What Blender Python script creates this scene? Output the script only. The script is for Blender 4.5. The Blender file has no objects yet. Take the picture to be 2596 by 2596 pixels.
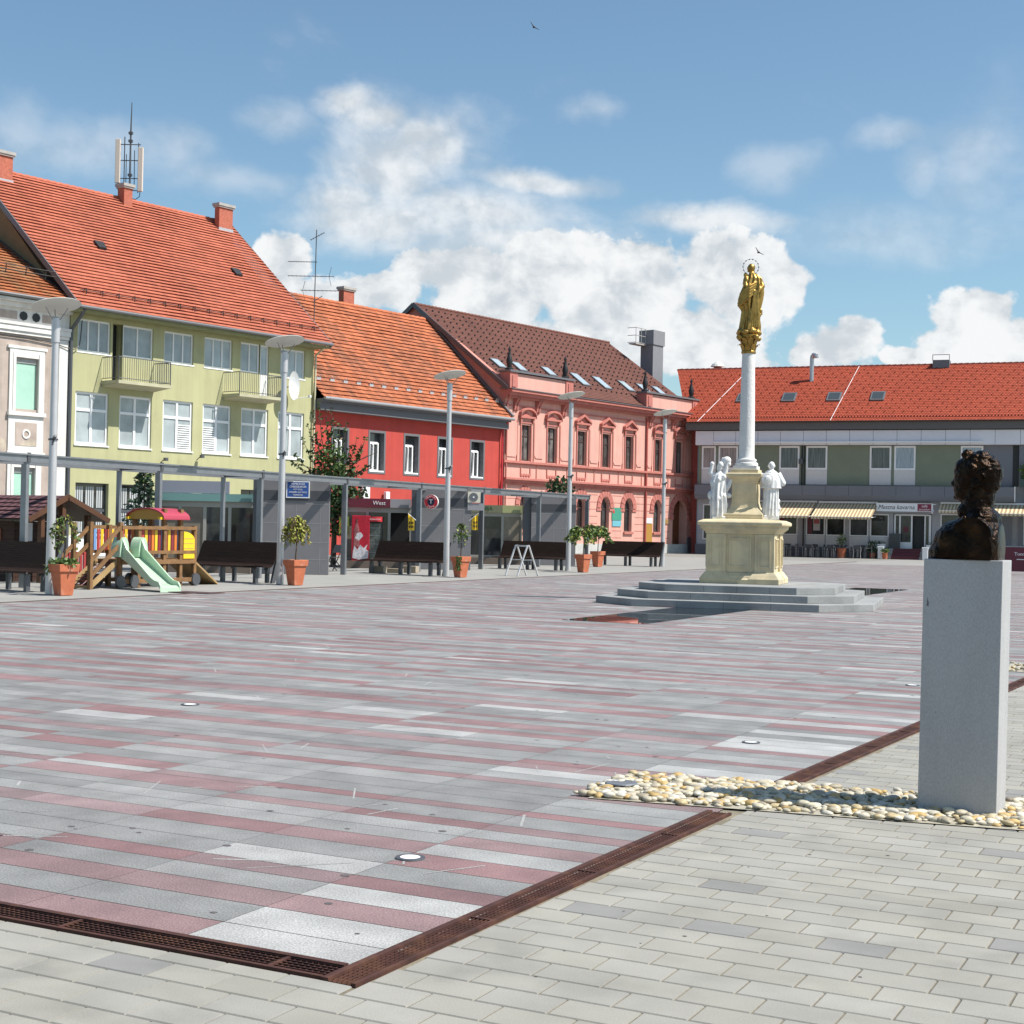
SUN_E = 5.0; SKY_S = 0.085; SKY_AIR = 1.0; SKY_DUST = 0.9; SKY_TINT = (1.06, 1.20, 1.16); CL_LIT = (.655, .668, .675); CL_DARK = (.43, .47, .505); EXPO = 0.5
import bpy, bmesh, math, random
from mathutils import Vector, Matrix, noise as mnoise
random.seed(7)
R = math.radians
sc = bpy.context.scene
col = sc.collection
# ---------------------------------------------------------------- camera model (photo pixels are 2596 x 2596)
F = 3800.0; TH = R(27); PIT = math.atan(37/3800); ROL = 0.02; EYE = 1.6
def ray(sx, sy):
    x = (sx-1298)/F; y = (1298-sy)/F
    c, s = math.cos(ROL), math.sin(ROL)
    x, y = x*c-y*s, x*s+y*c
    cp, sp = math.cos(PIT), math.sin(PIT)
    f = cp-y*sp; u = sp+y*cp
    return (x*math.cos(TH)-f*math.sin(TH), x*math.sin(TH)+f*math.cos(TH), u)
def gp(sx, sy, z=0.0):
    d = ray(sx, sy); t = (z-EYE)/d[2]; return (d[0]*t, d[1]*t, z)
def at_x(sx, sy, x):
    d = ray(sx, sy); t = x/d[0]; return (x, d[1]*t, EYE+d[2]*t)
def at_depth(sx, sy, dep):
    d = ray(sx, sy); f = -d[0]*math.sin(TH)+d[1]*math.cos(TH); t = dep/f
    return (d[0]*t, d[1]*t, EYE+d[2]*t)
class Plane:
    def __init__(s, a, b):
        s.o = a; L = math.hypot(b[0]-a[0], b[1]-a[1]); s.u = ((b[0]-a[0])/L, (b[1]-a[1])/L)
        s.n = (s.u[1], -s.u[0]); s.ang = math.atan2(s.u[1], s.u[0])
    def uz(s, sx, sy, w=0):
        d = ray(sx, sy); ox = s.o[0]+s.n[0]*w; oy = s.o[1]+s.n[1]*w
        t = (ox*s.n[0]+oy*s.n[1])/(d[0]*s.n[0]+d[1]*s.n[1])
        return ((d[0]*t-ox)*s.u[0]+(d[1]*t-oy)*s.u[1], EYE+d[2]*t)
    def P(s, u, w=0, z=0): return (s.o[0]+s.u[0]*u+s.n[0]*w, s.o[1]+s.u[1]*u+s.n[1]*w, z)
HP = Plane(gp(165, 1409), gp(1715, 1402.5))       # street front of the row of houses
CP = Plane(gp(1764, 1403.6), gp(2320, 1418))      # front of the cafe building
# ---------------------------------------------------------------- materials
def mat(name, c, rough=.7, metal=0, spec=.5, var=0.0, vscale=3.0, bump=0.0, bscale=40.0, c2=None, thr=(.45, .6), c2scale=2.0, fine=0.0, fscale=120.0, attr=None, stretch=None, coat=0, emit=None, dirt=None, streak=0, objrand=None):
    m = bpy.data.materials.new(name); m.use_nodes = True
    nt = m.node_tree; N = nt.nodes; L = nt.links
    b = N['Principled BSDF']
    b.inputs['Roughness'].default_value = rough; b.inputs['Metallic'].default_value = metal
    b.inputs['Specular IOR Level'].default_value = spec
    b.inputs['Coat Weight'].default_value = coat
    if emit: b.inputs['Emission Color'].default_value = (*emit[:3], 1); b.inputs['Emission Strength'].default_value = emit[3]
    tc = N.new('ShaderNodeTexCoord'); src = tc.outputs['Object']
    if stretch:
        mp = N.new('ShaderNodeMapping'); mp.inputs['Scale'].default_value = stretch
        L.new(src, mp.inputs['Vector']); src = mp.outputs['Vector']
    def ns(scale, detail=4):
        n = N.new('ShaderNodeTexNoise'); n.inputs['Scale'].default_value = scale; n.inputs['Detail'].default_value = detail
        L.new(src, n.inputs['Vector']); return n.outputs['Fac']
    def mix(kind, fac, a, b_):
        n = N.new('ShaderNodeMix'); n.data_type = 'RGBA'; n.blend_type = kind
        for s, v in ((n.inputs[0], fac), (n.inputs[6], a), (n.inputs[7], b_)):
            if hasattr(v, 'links'): L.new(v, s)
            elif isinstance(v, (int, float)): s.default_value = v
            else: s.default_value = (*v[:3], 1)
        return n.outputs[2]
    def ramp(fac, lo, hi, a=0.0, b_=1.0):
        n = N.new('ShaderNodeMapRange'); n.inputs['From Min'].default_value = lo; n.inputs['From Max'].default_value = hi
        n.inputs['To Min'].default_value = a; n.inputs['To Max'].default_value = b_
        L.new(fac, n.inputs['Value']); return n.outputs['Result']
    cur = tuple(c)
    if attr:
        a = N.new('ShaderNodeAttribute'); a.attribute_name = attr; cur = a.outputs['Color']
    if c2 is not None: cur = mix('MIX', ramp(ns(c2scale, 5), thr[0], thr[1]), cur, c2)
    if var: 
        k = ramp(ns(vscale, 5), .3, .7, 1-var, 1+var)
        g = N.new('ShaderNodeCombineColor'); 
        for i in range(3): L.new(k, g.inputs[i])
        cur = mix('MULTIPLY', 1.0, cur, g.outputs[0])
    if fine:
        k = ramp(ns(fscale, 3), .3, .7, 1-fine, 1+fine)
        g = N.new('ShaderNodeCombineColor')
        for i in range(3): L.new(k, g.inputs[i])
        cur = mix('MULTIPLY', 1.0, cur, g.outputs[0])
    def grey(k):
        g = N.new('ShaderNodeCombineColor')
        for i in range(3): L.new(k, g.inputs[i])
        return g.outputs[0]
    if dirt: cur = mix('MULTIPLY', 1.0, cur, grey(ramp(ns(dirt[0], 9), .48, .78, 1.0, 1-dirt[1])))
    if streak:
        mp2 = N.new('ShaderNodeMapping'); mp2.inputs['Scale'].default_value = (3.1, 3.1, .22); L.new(tc.outputs['Object'], mp2.inputs['Vector'])
        n2 = N.new('ShaderNodeTexNoise'); n2.inputs['Scale'].default_value = 1.0; n2.inputs['Detail'].default_value = 7; n2.inputs['Roughness'].default_value = .62; L.new(mp2.outputs['Vector'], n2.inputs['Vector'])
        cur = mix('MULTIPLY', 1.0, cur, grey(ramp(n2.outputs['Fac'], .42, .75, 1.0, 1-streak)))
    if objrand:
        oi = N.new('ShaderNodeObjectInfo'); cur = mix('MULTIPLY', 1.0, cur, grey(ramp(oi.outputs['Random'], 0, 1, *objrand)))
    if hasattr(cur, 'links'): L.new(cur, b.inputs['Base Color'])
    else: b.inputs['Base Color'].default_value = (*cur[:3], 1)
    if bump:
        bp = N.new('ShaderNodeBump'); bp.inputs['Strength'].default_value = bump; bp.inputs['Distance'].default_value = .02
        L.new(ns(bscale, 5), bp.inputs['Height']); L.new(bp.outputs['Normal'], b.inputs['Normal'])
    return m
def tile_mat(name, c, c_dark, stain=.25, per=.18, rough=.75, wave=1.0, stain_c=None):
    """roof tiles: UV holds (tile column, course); every tile gets its own tone"""
    m = bpy.data.materials.new(name); m.use_nodes = True
    nt = m.node_tree; N = nt.nodes; L = nt.links; b = N['Principled BSDF']
    b.inputs['Roughness'].default_value = rough; b.inputs['Specular IOR Level'].default_value = .25
    uv = N.new('ShaderNodeTexCoord'); fl = N.new('ShaderNodeVectorMath'); fl.operation = 'FLOOR'
    L.new(uv.outputs['UV'], fl.inputs[0])
    wn = N.new('ShaderNodeTexWhiteNoise'); wn.noise_dimensions = '2D'; L.new(fl.outputs[0], wn.inputs['Vector'])
    mr = N.new('ShaderNodeMapRange'); mr.inputs['To Min'].default_value = 1-per; mr.inputs['To Max'].default_value = 1+per
    L.new(wn.outputs['Value'], mr.inputs['Value'])
    nz = N.new('ShaderNodeTexNoise'); nz.inputs['Scale'].default_value = .55; nz.inputs['Detail'].default_value = 7; nz.inputs['Roughness'].default_value = .65
    mp = N.new('ShaderNodeMapping'); mp.inputs['Scale'].default_value = (1.6, .5, .5)
    L.new(uv.outputs['Object'], mp.inputs['Vector']); L.new(mp.outputs['Vector'], nz.inputs['Vector'])
    sr = N.new('ShaderNodeMapRange'); sr.inputs['From Min'].default_value = .45; sr.inputs['From Max'].default_value = .72
    sr.inputs['To Max'].default_value = stain; L.new(nz.outputs['Fac'], sr.inputs['Value'])
    mx = N.new('ShaderNodeMix'); mx.data_type = 'RGBA'; mx.inputs[6].default_value = (*c, 1); mx.inputs[7].default_value = (*(stain_c or c_dark), 1)
    L.new(sr.outputs['Result'], mx.inputs[0])
    mu = N.new('ShaderNodeVectorMath'); mu.operation = 'SCALE'; L.new(mx.outputs[2], mu.inputs[0]); L.new(mr.outputs['Result'], mu.inputs['Scale'])
    L.new(mu.outputs[0], b.inputs['Base Color'])
    if wave:
        sx = N.new('ShaderNodeSeparateXYZ'); L.new(uv.outputs['UV'], sx.inputs[0])
        k = N.new('ShaderNodeMath'); k.operation = 'MULTIPLY'; k.inputs[1].default_value = 2*math.pi; L.new(sx.outputs['X'], k.inputs[0])
        si = N.new('ShaderNodeMath'); si.operation = 'SINE'; L.new(k.outputs[0], si.inputs[0])
        bp = N.new('ShaderNodeBump'); bp.inputs['Strength'].default_value = .55*wave; bp.inputs['Distance'].default_value = .05
        L.new(si.outputs[0], bp.inputs['Height']); L.new(bp.outputs['Normal'], b.inputs['Normal'])
    return m
# ---------------------------------------------------------------- mesh builder
class MB:
    def __init__(s): s.v = []; s.f = []; s.m = []; s.uv = {}; s.col = {}
    def add(s, pts, faces, m=0):
        o = len(s.v); s.v += [tuple(p) for p in pts]
        for f in faces: s.f.append(tuple(o+i for i in f)); s.m.append(m)
    def box(s, x0, x1, y0, y1, z0, z1, m=0):
        s.add([(x0,y0,z0),(x1,y0,z0),(x1,y1,z0),(x0,y1,z0),(x0,y0,z1),(x1,y0,z1),(x1,y1,z1),(x0,y1,z1)],
              [(0,3,2,1),(4,5,6,7),(0,1,5,4),(1,2,6,5),(2,3,7,6),(3,0,4,7)], m); return s
    def quad(s, a, b, c, d, m=0, uv=None, colr=None):
        s.add([a, b, c, d], [(0, 1, 2, 3)], m)
        if uv: s.uv[len(s.f)-1] = uv
        if colr: s.col[len(s.f)-1] = colr
        return s
    def poly(s, pts, m=0): s.add(pts, [tuple(range(len(pts)))], m); return s
    def prism(s, pts, vec, m=0):
        n = len(pts); q = [(p[0]+vec[0], p[1]+vec[1], p[2]+vec[2]) for p in pts]
        s.add(list(pts)+q, [tuple(range(n-1, -1, -1)), tuple(range(n, 2*n))]+[(i, (i+1) % n, n+(i+1) % n, n+i) for i in range(n)], m); return s
    def cyl(s, p0, p1, r0, r1=None, n=12, m=0, caps=True):
        r1 = r0 if r1 is None else r1
        a = Vector(p0); b = Vector(p1); d = (b-a)
        if d.length < 1e-6: return s
        d.normalize(); up = Vector((0, 0, 1)) if abs(d.z) < .95 else Vector((1, 0, 0))
        e = d.cross(up).normalized(); g = e.cross(d)
        pts = []
        for c, r in ((a, r0), (b, r1)):
            for i in range(n):
                t = 2*math.pi*i/n; pts.append(c+e*(r*math.cos(t))+g*(r*math.sin(t)))
        fs = [(i, (i+1) % n, n+(i+1) % n, n+i) for i in range(n)]
        if caps: fs += [tuple(range(n-1, -1, -1)), tuple(range(n, 2*n))]
        s.add(pts, fs, m); return s
    def tube(s, path, r, n=8, m=0):
        for i in range(len(path)-1):
            r0 = r[i] if isinstance(r, (list, tuple)) else r; r1 = r[i+1] if isinstance(r, (list, tuple)) else r
            s.cyl(path[i], path[i+1], r0, r1, n, m)
        return s
    def bar(s, p0, p1, w, h, m=0):
        """rectangular bar from p0 to p1, w sideways, h upwards"""
        a = Vector(p0); b = Vector(p1); d = (b-a).normalized(); up = Vector((0, 0, 1)) if abs(d.z) < .97 else Vector((0, 1, 0))
        e = d.cross(up).normalized(); g = e.cross(d)
        pts = []
        for c in (a, b):
            for i, j in ((-1, -1), (1, -1), (1, 1), (-1, 1)): pts.append(c+e*(w/2*i)+g*(h/2*j))
        s.add(pts, [(0,3,2,1),(4,5,6,7),(0,1,5,4),(1,2,6,5),(2,3,7,6),(3,0,4,7)], m); return s
    def ell(s, c, r, nu=14, nv=9, rot=None, m=0):
        pts = []; M = rot or Matrix.Identity(3)
        if not hasattr(r, '__len__'): r = (r, r, r)
        C = Vector(c)
        pts.append(C+M @ Vector((0, 0, r[2])))
        for j in range(1, nv):
            p = math.pi*j/nv
            for i in range(nu):
                t = 2*math.pi*i/nu
                pts.append(C+M @ Vector((r[0]*math.sin(p)*math.cos(t), r[1]*math.sin(p)*math.sin(t), r[2]*math.cos(p))))
        pts.append(C+M @ Vector((0, 0, -r[2])))
        fs = [(0, 1+i, 1+(i+1) % nu) for i in range(nu)]
        for j in range(nv-2):
            for i in range(nu):
                a = 1+j*nu+i; b = 1+j*nu+(i+1) % nu; fs.append((a, a+nu, b+nu, b))
        l = len(pts)-1; o = 1+(nv-2)*nu
        fs += [(l, o+(i+1) % nu, o+i) for i in range(nu)]
        s.add(pts, fs, m); return s
    def loft(s, rings, m=0, caps=True):
        n = len(rings[0]); pts = [p for r in rings for p in r]; fs = []
        for j in range(len(rings)-1):
            for i in range(n): fs.append((j*n+i, j*n+(i+1) % n, (j+1)*n+(i+1) % n, (j+1)*n+i))
        if caps: fs += [tuple(range(n-1, -1, -1)), tuple((len(rings)-1)*n+i for i in range(n))]
        s.add(pts, fs, m); return s
    def lathe(s, c, prof, n=24, m=0):
        s.loft([[(c[0]+r*math.cos(2*math.pi*i/n), c[1]+r*math.sin(2*math.pi*i/n), c[2]+z) for i in range(n)] for r, z in prof], m); return s
    def sqlathe(s, prof, m=0):
        s.loft([[(-a, -a, z), (a, -a, z), (a, a, z), (-a, a, z)] for a, z in prof], m); return s
    def mesh(s, name, mats, off=(0, 0, 0), smooth=False, fix=True):
        me = bpy.data.meshes.new(name)
        me.from_pydata([(p[0]-off[0], p[1]-off[1], p[2]-off[2]) for p in s.v], [], s.f)
        if not isinstance(mats, (list, tuple)): mats = [mats]
        for k in mats: me.materials.append(k)
        if len(mats) > 1: me.polygons.foreach_set('material_index', s.m)
        if s.uv:
            ul = me.uv_layers.new(name='UVMap')
            for fi, uvs in s.uv.items():
                for k, li in enumerate(me.polygons[fi].loop_indices): ul.data[li].uv = uvs[k]
        if s.col:
            at = me.attributes.new('tone', 'FLOAT_COLOR', 'FACE')
            for fi, c in s.col.items(): at.data[fi].color = (*c[:3], 1)
        if fix and not s.uv and not s.col:
            bm = bmesh.new(); bm.from_mesh(me); bmesh.ops.recalc_face_normals(bm, faces=bm.faces); bm.to_mesh(me); bm.free()
        if smooth:
            me.polygons.foreach_set('use_smooth', [True]*len(me.polygons))
            if smooth is not True: me.set_sharp_from_angle(angle=R(smooth))
        me.update(); return me
    def split(s, name, mats, parent=None, off=(0, 0, 0), **kw):
        """one object per separate piece"""
        par = list(range(len(s.v)))
        def find(i):
            while par[i] != i: par[i] = par[par[i]]; i = par[i]
            return i
        for f in s.f:
            r = find(f[0])
            for k in f[1:]: par[find(k)] = r
        grp = {}
        for fi, f in enumerate(s.f): grp.setdefault(find(f[0]), []).append(fi)
        out = []
        for fs in grp.values():
            q = MB(); ix = {}
            for fi in fs:
                for k in s.f[fi]:
                    if k not in ix: ix[k] = len(q.v); q.v.append(s.v[k])
                q.f.append(tuple(ix[k] for k in s.f[fi])); q.m.append(s.m[fi])
            out.append(q.build(name, mats, parent, off, **kw))
        return out
    def build(s, name, mats, parent=None, off=(0, 0, 0), smooth=False, loc=None, bevel=0):
        o = bpy.data.objects.new(name, s.mesh(name, mats, off, smooth)); col.objects.link(o)
        if parent: o.parent = parent
        if loc: o.location = loc
        if bevel:
            b = o.modifiers.new('edge', 'BEVEL'); b.width = bevel; b.segments = 2; b.limit_method = 'ANGLE'; b.angle_limit = R(40)
        return o
def thing(name, label, cat, loc=(0, 0, 0), rz=0, group=None):
    o = bpy.data.objects.new(name, None); col.objects.link(o); o.location = loc; o.rotation_euler = (0, 0, rz)
    o.empty_display_size = .2; o['label'] = label; o['category'] = cat
    if group: o['group'] = group
    return o
def tag(o, label, cat, group=None):
    o['label'] = label; o['category'] = cat
    if group: o['group'] = group
    return o
def kind(o, k): o['kind'] = k; return o
def dup(root, loc, rz, label, group=None):
    r = root.copy(); col.objects.link(r); r.location = loc; r.rotation_euler = (0, 0, rz); r['label'] = label
    if group: r['group'] = group
    def rec(src, dst):
        for ch in list(src.children):
            c = ch.copy(); col.objects.link(c); c.parent = dst; rec(ch, c)
    rec(root, r); return r
def text(name, s, size, m, parent, loc, rx=R(90), rz=0, align='CENTER', ext=.004, shear=0, sx=1.0):
    cu = bpy.data.curves.new(name, 'FONT'); cu.body = s; cu.size = size; cu.align_x = align; cu.align_y = 'CENTER'
    cu.extrude = ext; cu.shear = shear; cu.resolution_u = 3
    t = bpy.data.objects.new('tmp', cu); col.objects.link(t)
    dg = bpy.context.evaluated_depsgraph_get(); me = bpy.data.meshes.new_from_object(t.evaluated_get(dg))
    bpy.data.objects.remove(t); bpy.data.curves.remove(cu)
    me.materials.clear(); me.materials.append(m)
    M = Matrix.Translation(loc) @ Matrix.Rotation(rz, 4, 'Z') @ Matrix.Rotation(rx, 4, 'X') @ Matrix.Diagonal((sx, 1, 1, 1))
    me.transform(M); me.name = name
    o = bpy.data.objects.new(name, me); col.objects.link(o)
    if parent: o.parent = parent
    return o
def remesh(mb, name, m, voxel, smooth_it=4, parent=None, loc=None, rz=0, disp=None, cuts=()):
    """melt the pieces of mb into one continuous surface"""
    me = mb.mesh(name, [m]); t = bpy.data.objects.new('tmp', me); col.objects.link(t)
    md = t.modifiers.new('r', 'REMESH'); md.mode = 'VOXEL'; md.voxel_size = voxel; md.use_smooth_shade = True
    sm = t.modifiers.new('s', 'SMOOTH'); sm.factor = .5; sm.iterations = smooth_it
    dg = bpy.context.evaluated_depsgraph_get(); out = bpy.data.meshes.new_from_object(t.evaluated_get(dg))
    bpy.data.objects.remove(t)
    out.name = name
    if disp:
        nr = [v.normal.copy() for v in out.vertices]
        for v, n in zip(out.vertices, nr): v.co = v.co+n*disp(v.co, n)
    if cuts:
        bm = bmesh.new(); bm.from_mesh(out)
        for co, no in cuts:
            g = bmesh.ops.bisect_plane(bm, geom=bm.verts[:]+bm.edges[:]+bm.faces[:], plane_co=co, plane_no=no, clear_outer=True)
            ed = [e for e in g['geom_cut'] if isinstance(e, bmesh.types.BMEdge)]
            bmesh.ops.holes_fill(bm, edges=ed, sides=0)
        bm.to_mesh(out); bm.free()
    out.polygons.foreach_set('use_smooth', [True]*len(out.polygons))
    if cuts: out.set_sharp_from_angle(angle=R(60))
    out.materials.clear(); out.materials.append(m)
    o = bpy.data.objects.new(name, out); col.objects.link(o)
    if parent: o.parent = parent
    if loc: o.location = loc
    o.rotation_euler = (0, 0, rz)
    return o
# ---------------------------------------------------------------- shared palette
M = {}
M['steel'] = mat('galvanised_steel', (.26, .27, .285), .40, .6, var=.08, vscale=6)
M['steel_dark'] = mat('dark_steel', (.10, .105, .115), .45, .4)
M['lamp'] = mat('lamp_paint', (.55, .54, .545), .38, .45, var=.04)
M['disc'] = mat('reflector', (.60, .60, .56), .5)
M['white'] = mat('white_paint', (.80, .80, .80), .5, var=.03)
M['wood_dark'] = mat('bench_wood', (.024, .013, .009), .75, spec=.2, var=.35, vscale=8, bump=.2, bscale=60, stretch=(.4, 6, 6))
M['terra'] = mat('terracotta', (.48, .14, .065), .8, var=.12, vscale=8, c2=(.50, .26, .18), thr=(.58, .75), c2scale=5)
M['soil'] = mat('soil', (.05, .035, .02), .95, bump=.5)
M['dark'] = mat('dark_interior', (.012, .012, .013), .6)
M['glass_dark'] = mat('dark_glass', (.030, .033, .034), .05, spec=.7, objrand=(.5, 2.2), var=.5, vscale=1.6)
M['glass_grey'] = mat('curtained_glass', (.34, .38, .395), .08, spec=.6, var=.25, vscale=1.1, objrand=(.68, 1.22))
M['zinc'] = mat('zinc', (.16, .165, .175), .5, .3)
M['flash'] = mat('lead_flashing', (.42, .44, .46), .5, .3)
M['brick'] = mat('chimney_brick', (.40, .12, .075), .85, var=.2, vscale=9, bump=.3)
M['conc'] = mat('concrete', (.36, .35, .33), .85, var=.12, bump=.2)
M['leaf'] = mat('leaf_dark', (.035, .075, .020), .6, var=.4, vscale=4)
M['leaf2'] = mat('leaf_mid', (.075, .13, .025), .6, var=.35, vscale=4)
M['leaf_y'] = mat('leaf_yellow', (.26, .27, .04), .6, var=.4, vscale=14)
M['leaf_r'] = mat('leaf_red', (.18, .10, .035), .6, var=.3, vscale=14)
M['bark'] = mat('bark', (.10, .075, .055), .9, bump=.4)
M['black'] = mat('black_paint', (.015, .015, .016), .5)
M['red'] = mat('red_paint', (.55, .03, .04), .4)
M['yellow'] = mat('yellow_paint', (.80, .52, .02), .5)
M['blue'] = mat('blue_paint', (.03, .09, .32), .4)
M['maroon'] = mat('maroon_paint', (.12, .015, .03), .5)
# ================================================================ helpers for buildings (local: x along the front, y inwards, z up)
def facade(mb, u0, u1, z0, z1, holes, y=0.0, rev=.2, m=0, mr=None):
    us = sorted({u0, u1, *[h[0] for h in holes], *[h[1] for h in holes]}); zs = sorted({z0, z1, *[h[2] for h in holes], *[h[3] for h in holes]})
    us = [u for u in us if u0 <= u <= u1]; zs = [z for z in zs if z0 <= z <= z1]
    for i in range(len(us)-1):
        for j in range(len(zs)-1):
            cu = (us[i]+us[i+1])/2; cz = (zs[j]+zs[j+1])/2
            if any(h[0] < cu < h[1] and h[2] < cz < h[3] for h in holes): continue
            mb.quad((us[i], y, zs[j]), (us[i+1], y, zs[j]), (us[i+1], y, zs[j+1]), (us[i], y, zs[j+1]), m)
    mr = m if mr is None else mr
    for h in holes:
        a, b, c, d = h[:4]; yb = y+(h[4] if len(h) > 4 else rev)
        mb.quad((a, y, c), (a, y, d), (a, yb, d), (a, yb, c), mr); mb.quad((b, y, d), (b, y, c), (b, yb, c), (b, yb, d), mr)
        mb.quad((a, y, c), (a, yb, c), (b, yb, c), (b, y, c), mr); mb.quad((a, y, d), (b, y, d), (b, yb, d), (a, yb, d), mr)
def win(parent, u0, u1, z0, z1, y, off, fm, gm, vs=(.5,), hs=(), fw=.07, mw=.06, d=.07, sill=None, name='window', label=None, slat=None):
    b = MB()
    b.box(u0, u0+fw, y, y+d, z0, z1); b.box(u1-fw, u1, y, y+d, z0, z1)
    b.box(u0+fw, u1-fw, y, y+d, z0, z0+fw); b.box(u0+fw, u1-fw, y, y+d, z1-fw, z1)
    for v in vs:
        x = u0+(u1-u0)*v; b.box(x-mw/2, x+mw/2, y+.004, y+d-.004, z0+fw, z1-fw)
    for h in hs:
        zz = z0+(z1-z0)*h; b.box(u0+fw, u1-fw, y+.001, y+d-.001, zz-mw/2, zz+mw/2)
    if sill: b.box(u0-.04, u1+.04, y-sill, y+.02, z0-.06, z0-.002)
    w = b.build(name, fm, parent, off)
    if label: w['label'] = label
    g = MB(); g.box(u0+fw*.6, u1-fw*.6, y+d*.55, y+d*.55+.012, z0+fw*.6, z1-fw*.6); g.build('pane', gm, w, (0, 0, 0) if False else (off[0], off[1], off[2]))
    return w
def slope(mb, xb, xt, e, r, n, tw, t=.035):
    """stepped courses of tiles from the eave e=(y,z) to the ridge r=(y,z)"""
    dy, dz = r[0]-e[0], r[1]-e[1]; L = math.hypot(dy, dz); ny, nz = (-dz/L, dy/L) if dy > 0 else (dz/L, -dy/L)
    if nz < 0: ny, nz = -ny, -nz
    for i in range(n):
        s0, s1 = i/n, (i+1)/n
        def X(s): return (xb[0]+(xt[0]-xb[0])*s, xb[1]+(xt[1]-xb[1])*s)
        a0, a1 = X(s0); b0, b1 = X(s1)
        y0, z0 = e[0]+dy*s0, e[1]+dz*s0; y1, z1 = e[0]+dy*s1, e[1]+dz*s1
        uvs = [(a0/tw, i+.5), (a1/tw, i+.5), (b1/tw, i+.5), (b0/tw, i+.5)]
        sh = .5*(i % 2)
        uvs = [(p+sh, q) for p, q in uvs]
        ex, ez = dy/L, dz/L; o = min(.3*L/n, t*1.3); th = t*.35
        def pt(x, sy, sz, q, back): return (x, sy+ny*q-ex*back, sz+nz*q-ez*back)
        A, B_ = pt(a0, y0, z0, t, o), pt(a1, y0, z0, t, o); C_, D_ = pt(a0, y0, z0, t-th, o), pt(a1, y0, z0, t-th, o); G_, H_ = pt(a0, y0, z0, t-th, -.02), pt(a1, y0, z0, t-th, -.02)
        e2 = [uvs[0], uvs[1], uvs[1], uvs[0]]
        E0, E1 = (b0, y1+ny*.004, z1+nz*.004), (b1, y1+ny*.004, z1+nz*.004); K0, K1 = (a0, y0+ex*.02, z0+ez*.02), (a1, y0+ex*.02, z0+ez*.02)
        ns = max(1, int((a1-a0)/1.1))
        def lp(p, q, f, am=0.0):
            x = p[0]+(q[0]-p[0])*f; j = am*t*mnoise.noise((x*.9, (p[1]+p[2])*1.3, 3.7)) + am*t*.6*mnoise.noise((x*.23, p[1]*.3, 9.1))
            return (x, p[1]+(q[1]-p[1])*f+ny*j, p[2]+(q[2]-p[2])*f+nz*j)
        for q in range(ns):
            f0, f1 = q/ns, (q+1)/ns; um = lambda u0, u1, f: (u0[0]+(u1[0]-u0[0])*f, u0[1])
            u4 = [um(uvs[0], uvs[1], f0), um(uvs[0], uvs[1], f1), um(uvs[3], uvs[2], f1), um(uvs[3], uvs[2], f0)]; v4 = [u4[0], u4[1], u4[1], u4[0]]
            a_, b_ = lp(A, B_, f0, .28), lp(A, B_, f1, .28); c_, d_ = lp(C_, D_, f0, .28), lp(C_, D_, f1, .28)
            mb.quad(a_, b_, lp(E0, E1, f1), lp(E0, E1, f0), 0, u4); mb.quad(c_, d_, b_, a_, 0, v4)
            g_, h_ = lp(G_, H_, f0), lp(G_, H_, f1); mb.quad(g_, h_, d_, c_, 0, v4); mb.quad(lp(K0, K1, f0), lp(K0, K1, f1), h_, g_, 0, v4)
def ridge_caps(mb, x0, x1, y, z, r=.11, step=.36):
    n = int((x1-x0)/step)
    for i in range(n):
        a = x0+(x1-x0)*i/n; b = x0+(x1-x0)*(i+1)/n+.03
        mb.cyl((a, y, z), (b, y, z+.025), r*.92, r*1.08, 8)
def chimney(parent, u0, u1, y0, y1, z0, z1, off, brick=None):
    b = MB(); b.box(u0, u1, y0, y1, z0, z1); c = b.build('chimney', brick or M['brick'], parent, off)
    k = MB(); k.box(u0-.1, u1+.1, y0-.1, y1+.1, z1+.002, z1+.14); k.box(u0-.06, u1+.06, y0-.06, y1+.06, z1-.08, z1); k.build('cap', M['conc'], c, off)
    f = MB(); f.box(u0-.03, u1+.03, y0-.03, y1+.03, z0-.5, z0+.22); f.build('flashing', M['flash'], c, off)
    return c
def house(name, label, u0):
    return thing(name, label, 'house', HP.P(u0), HP.ang)
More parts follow.
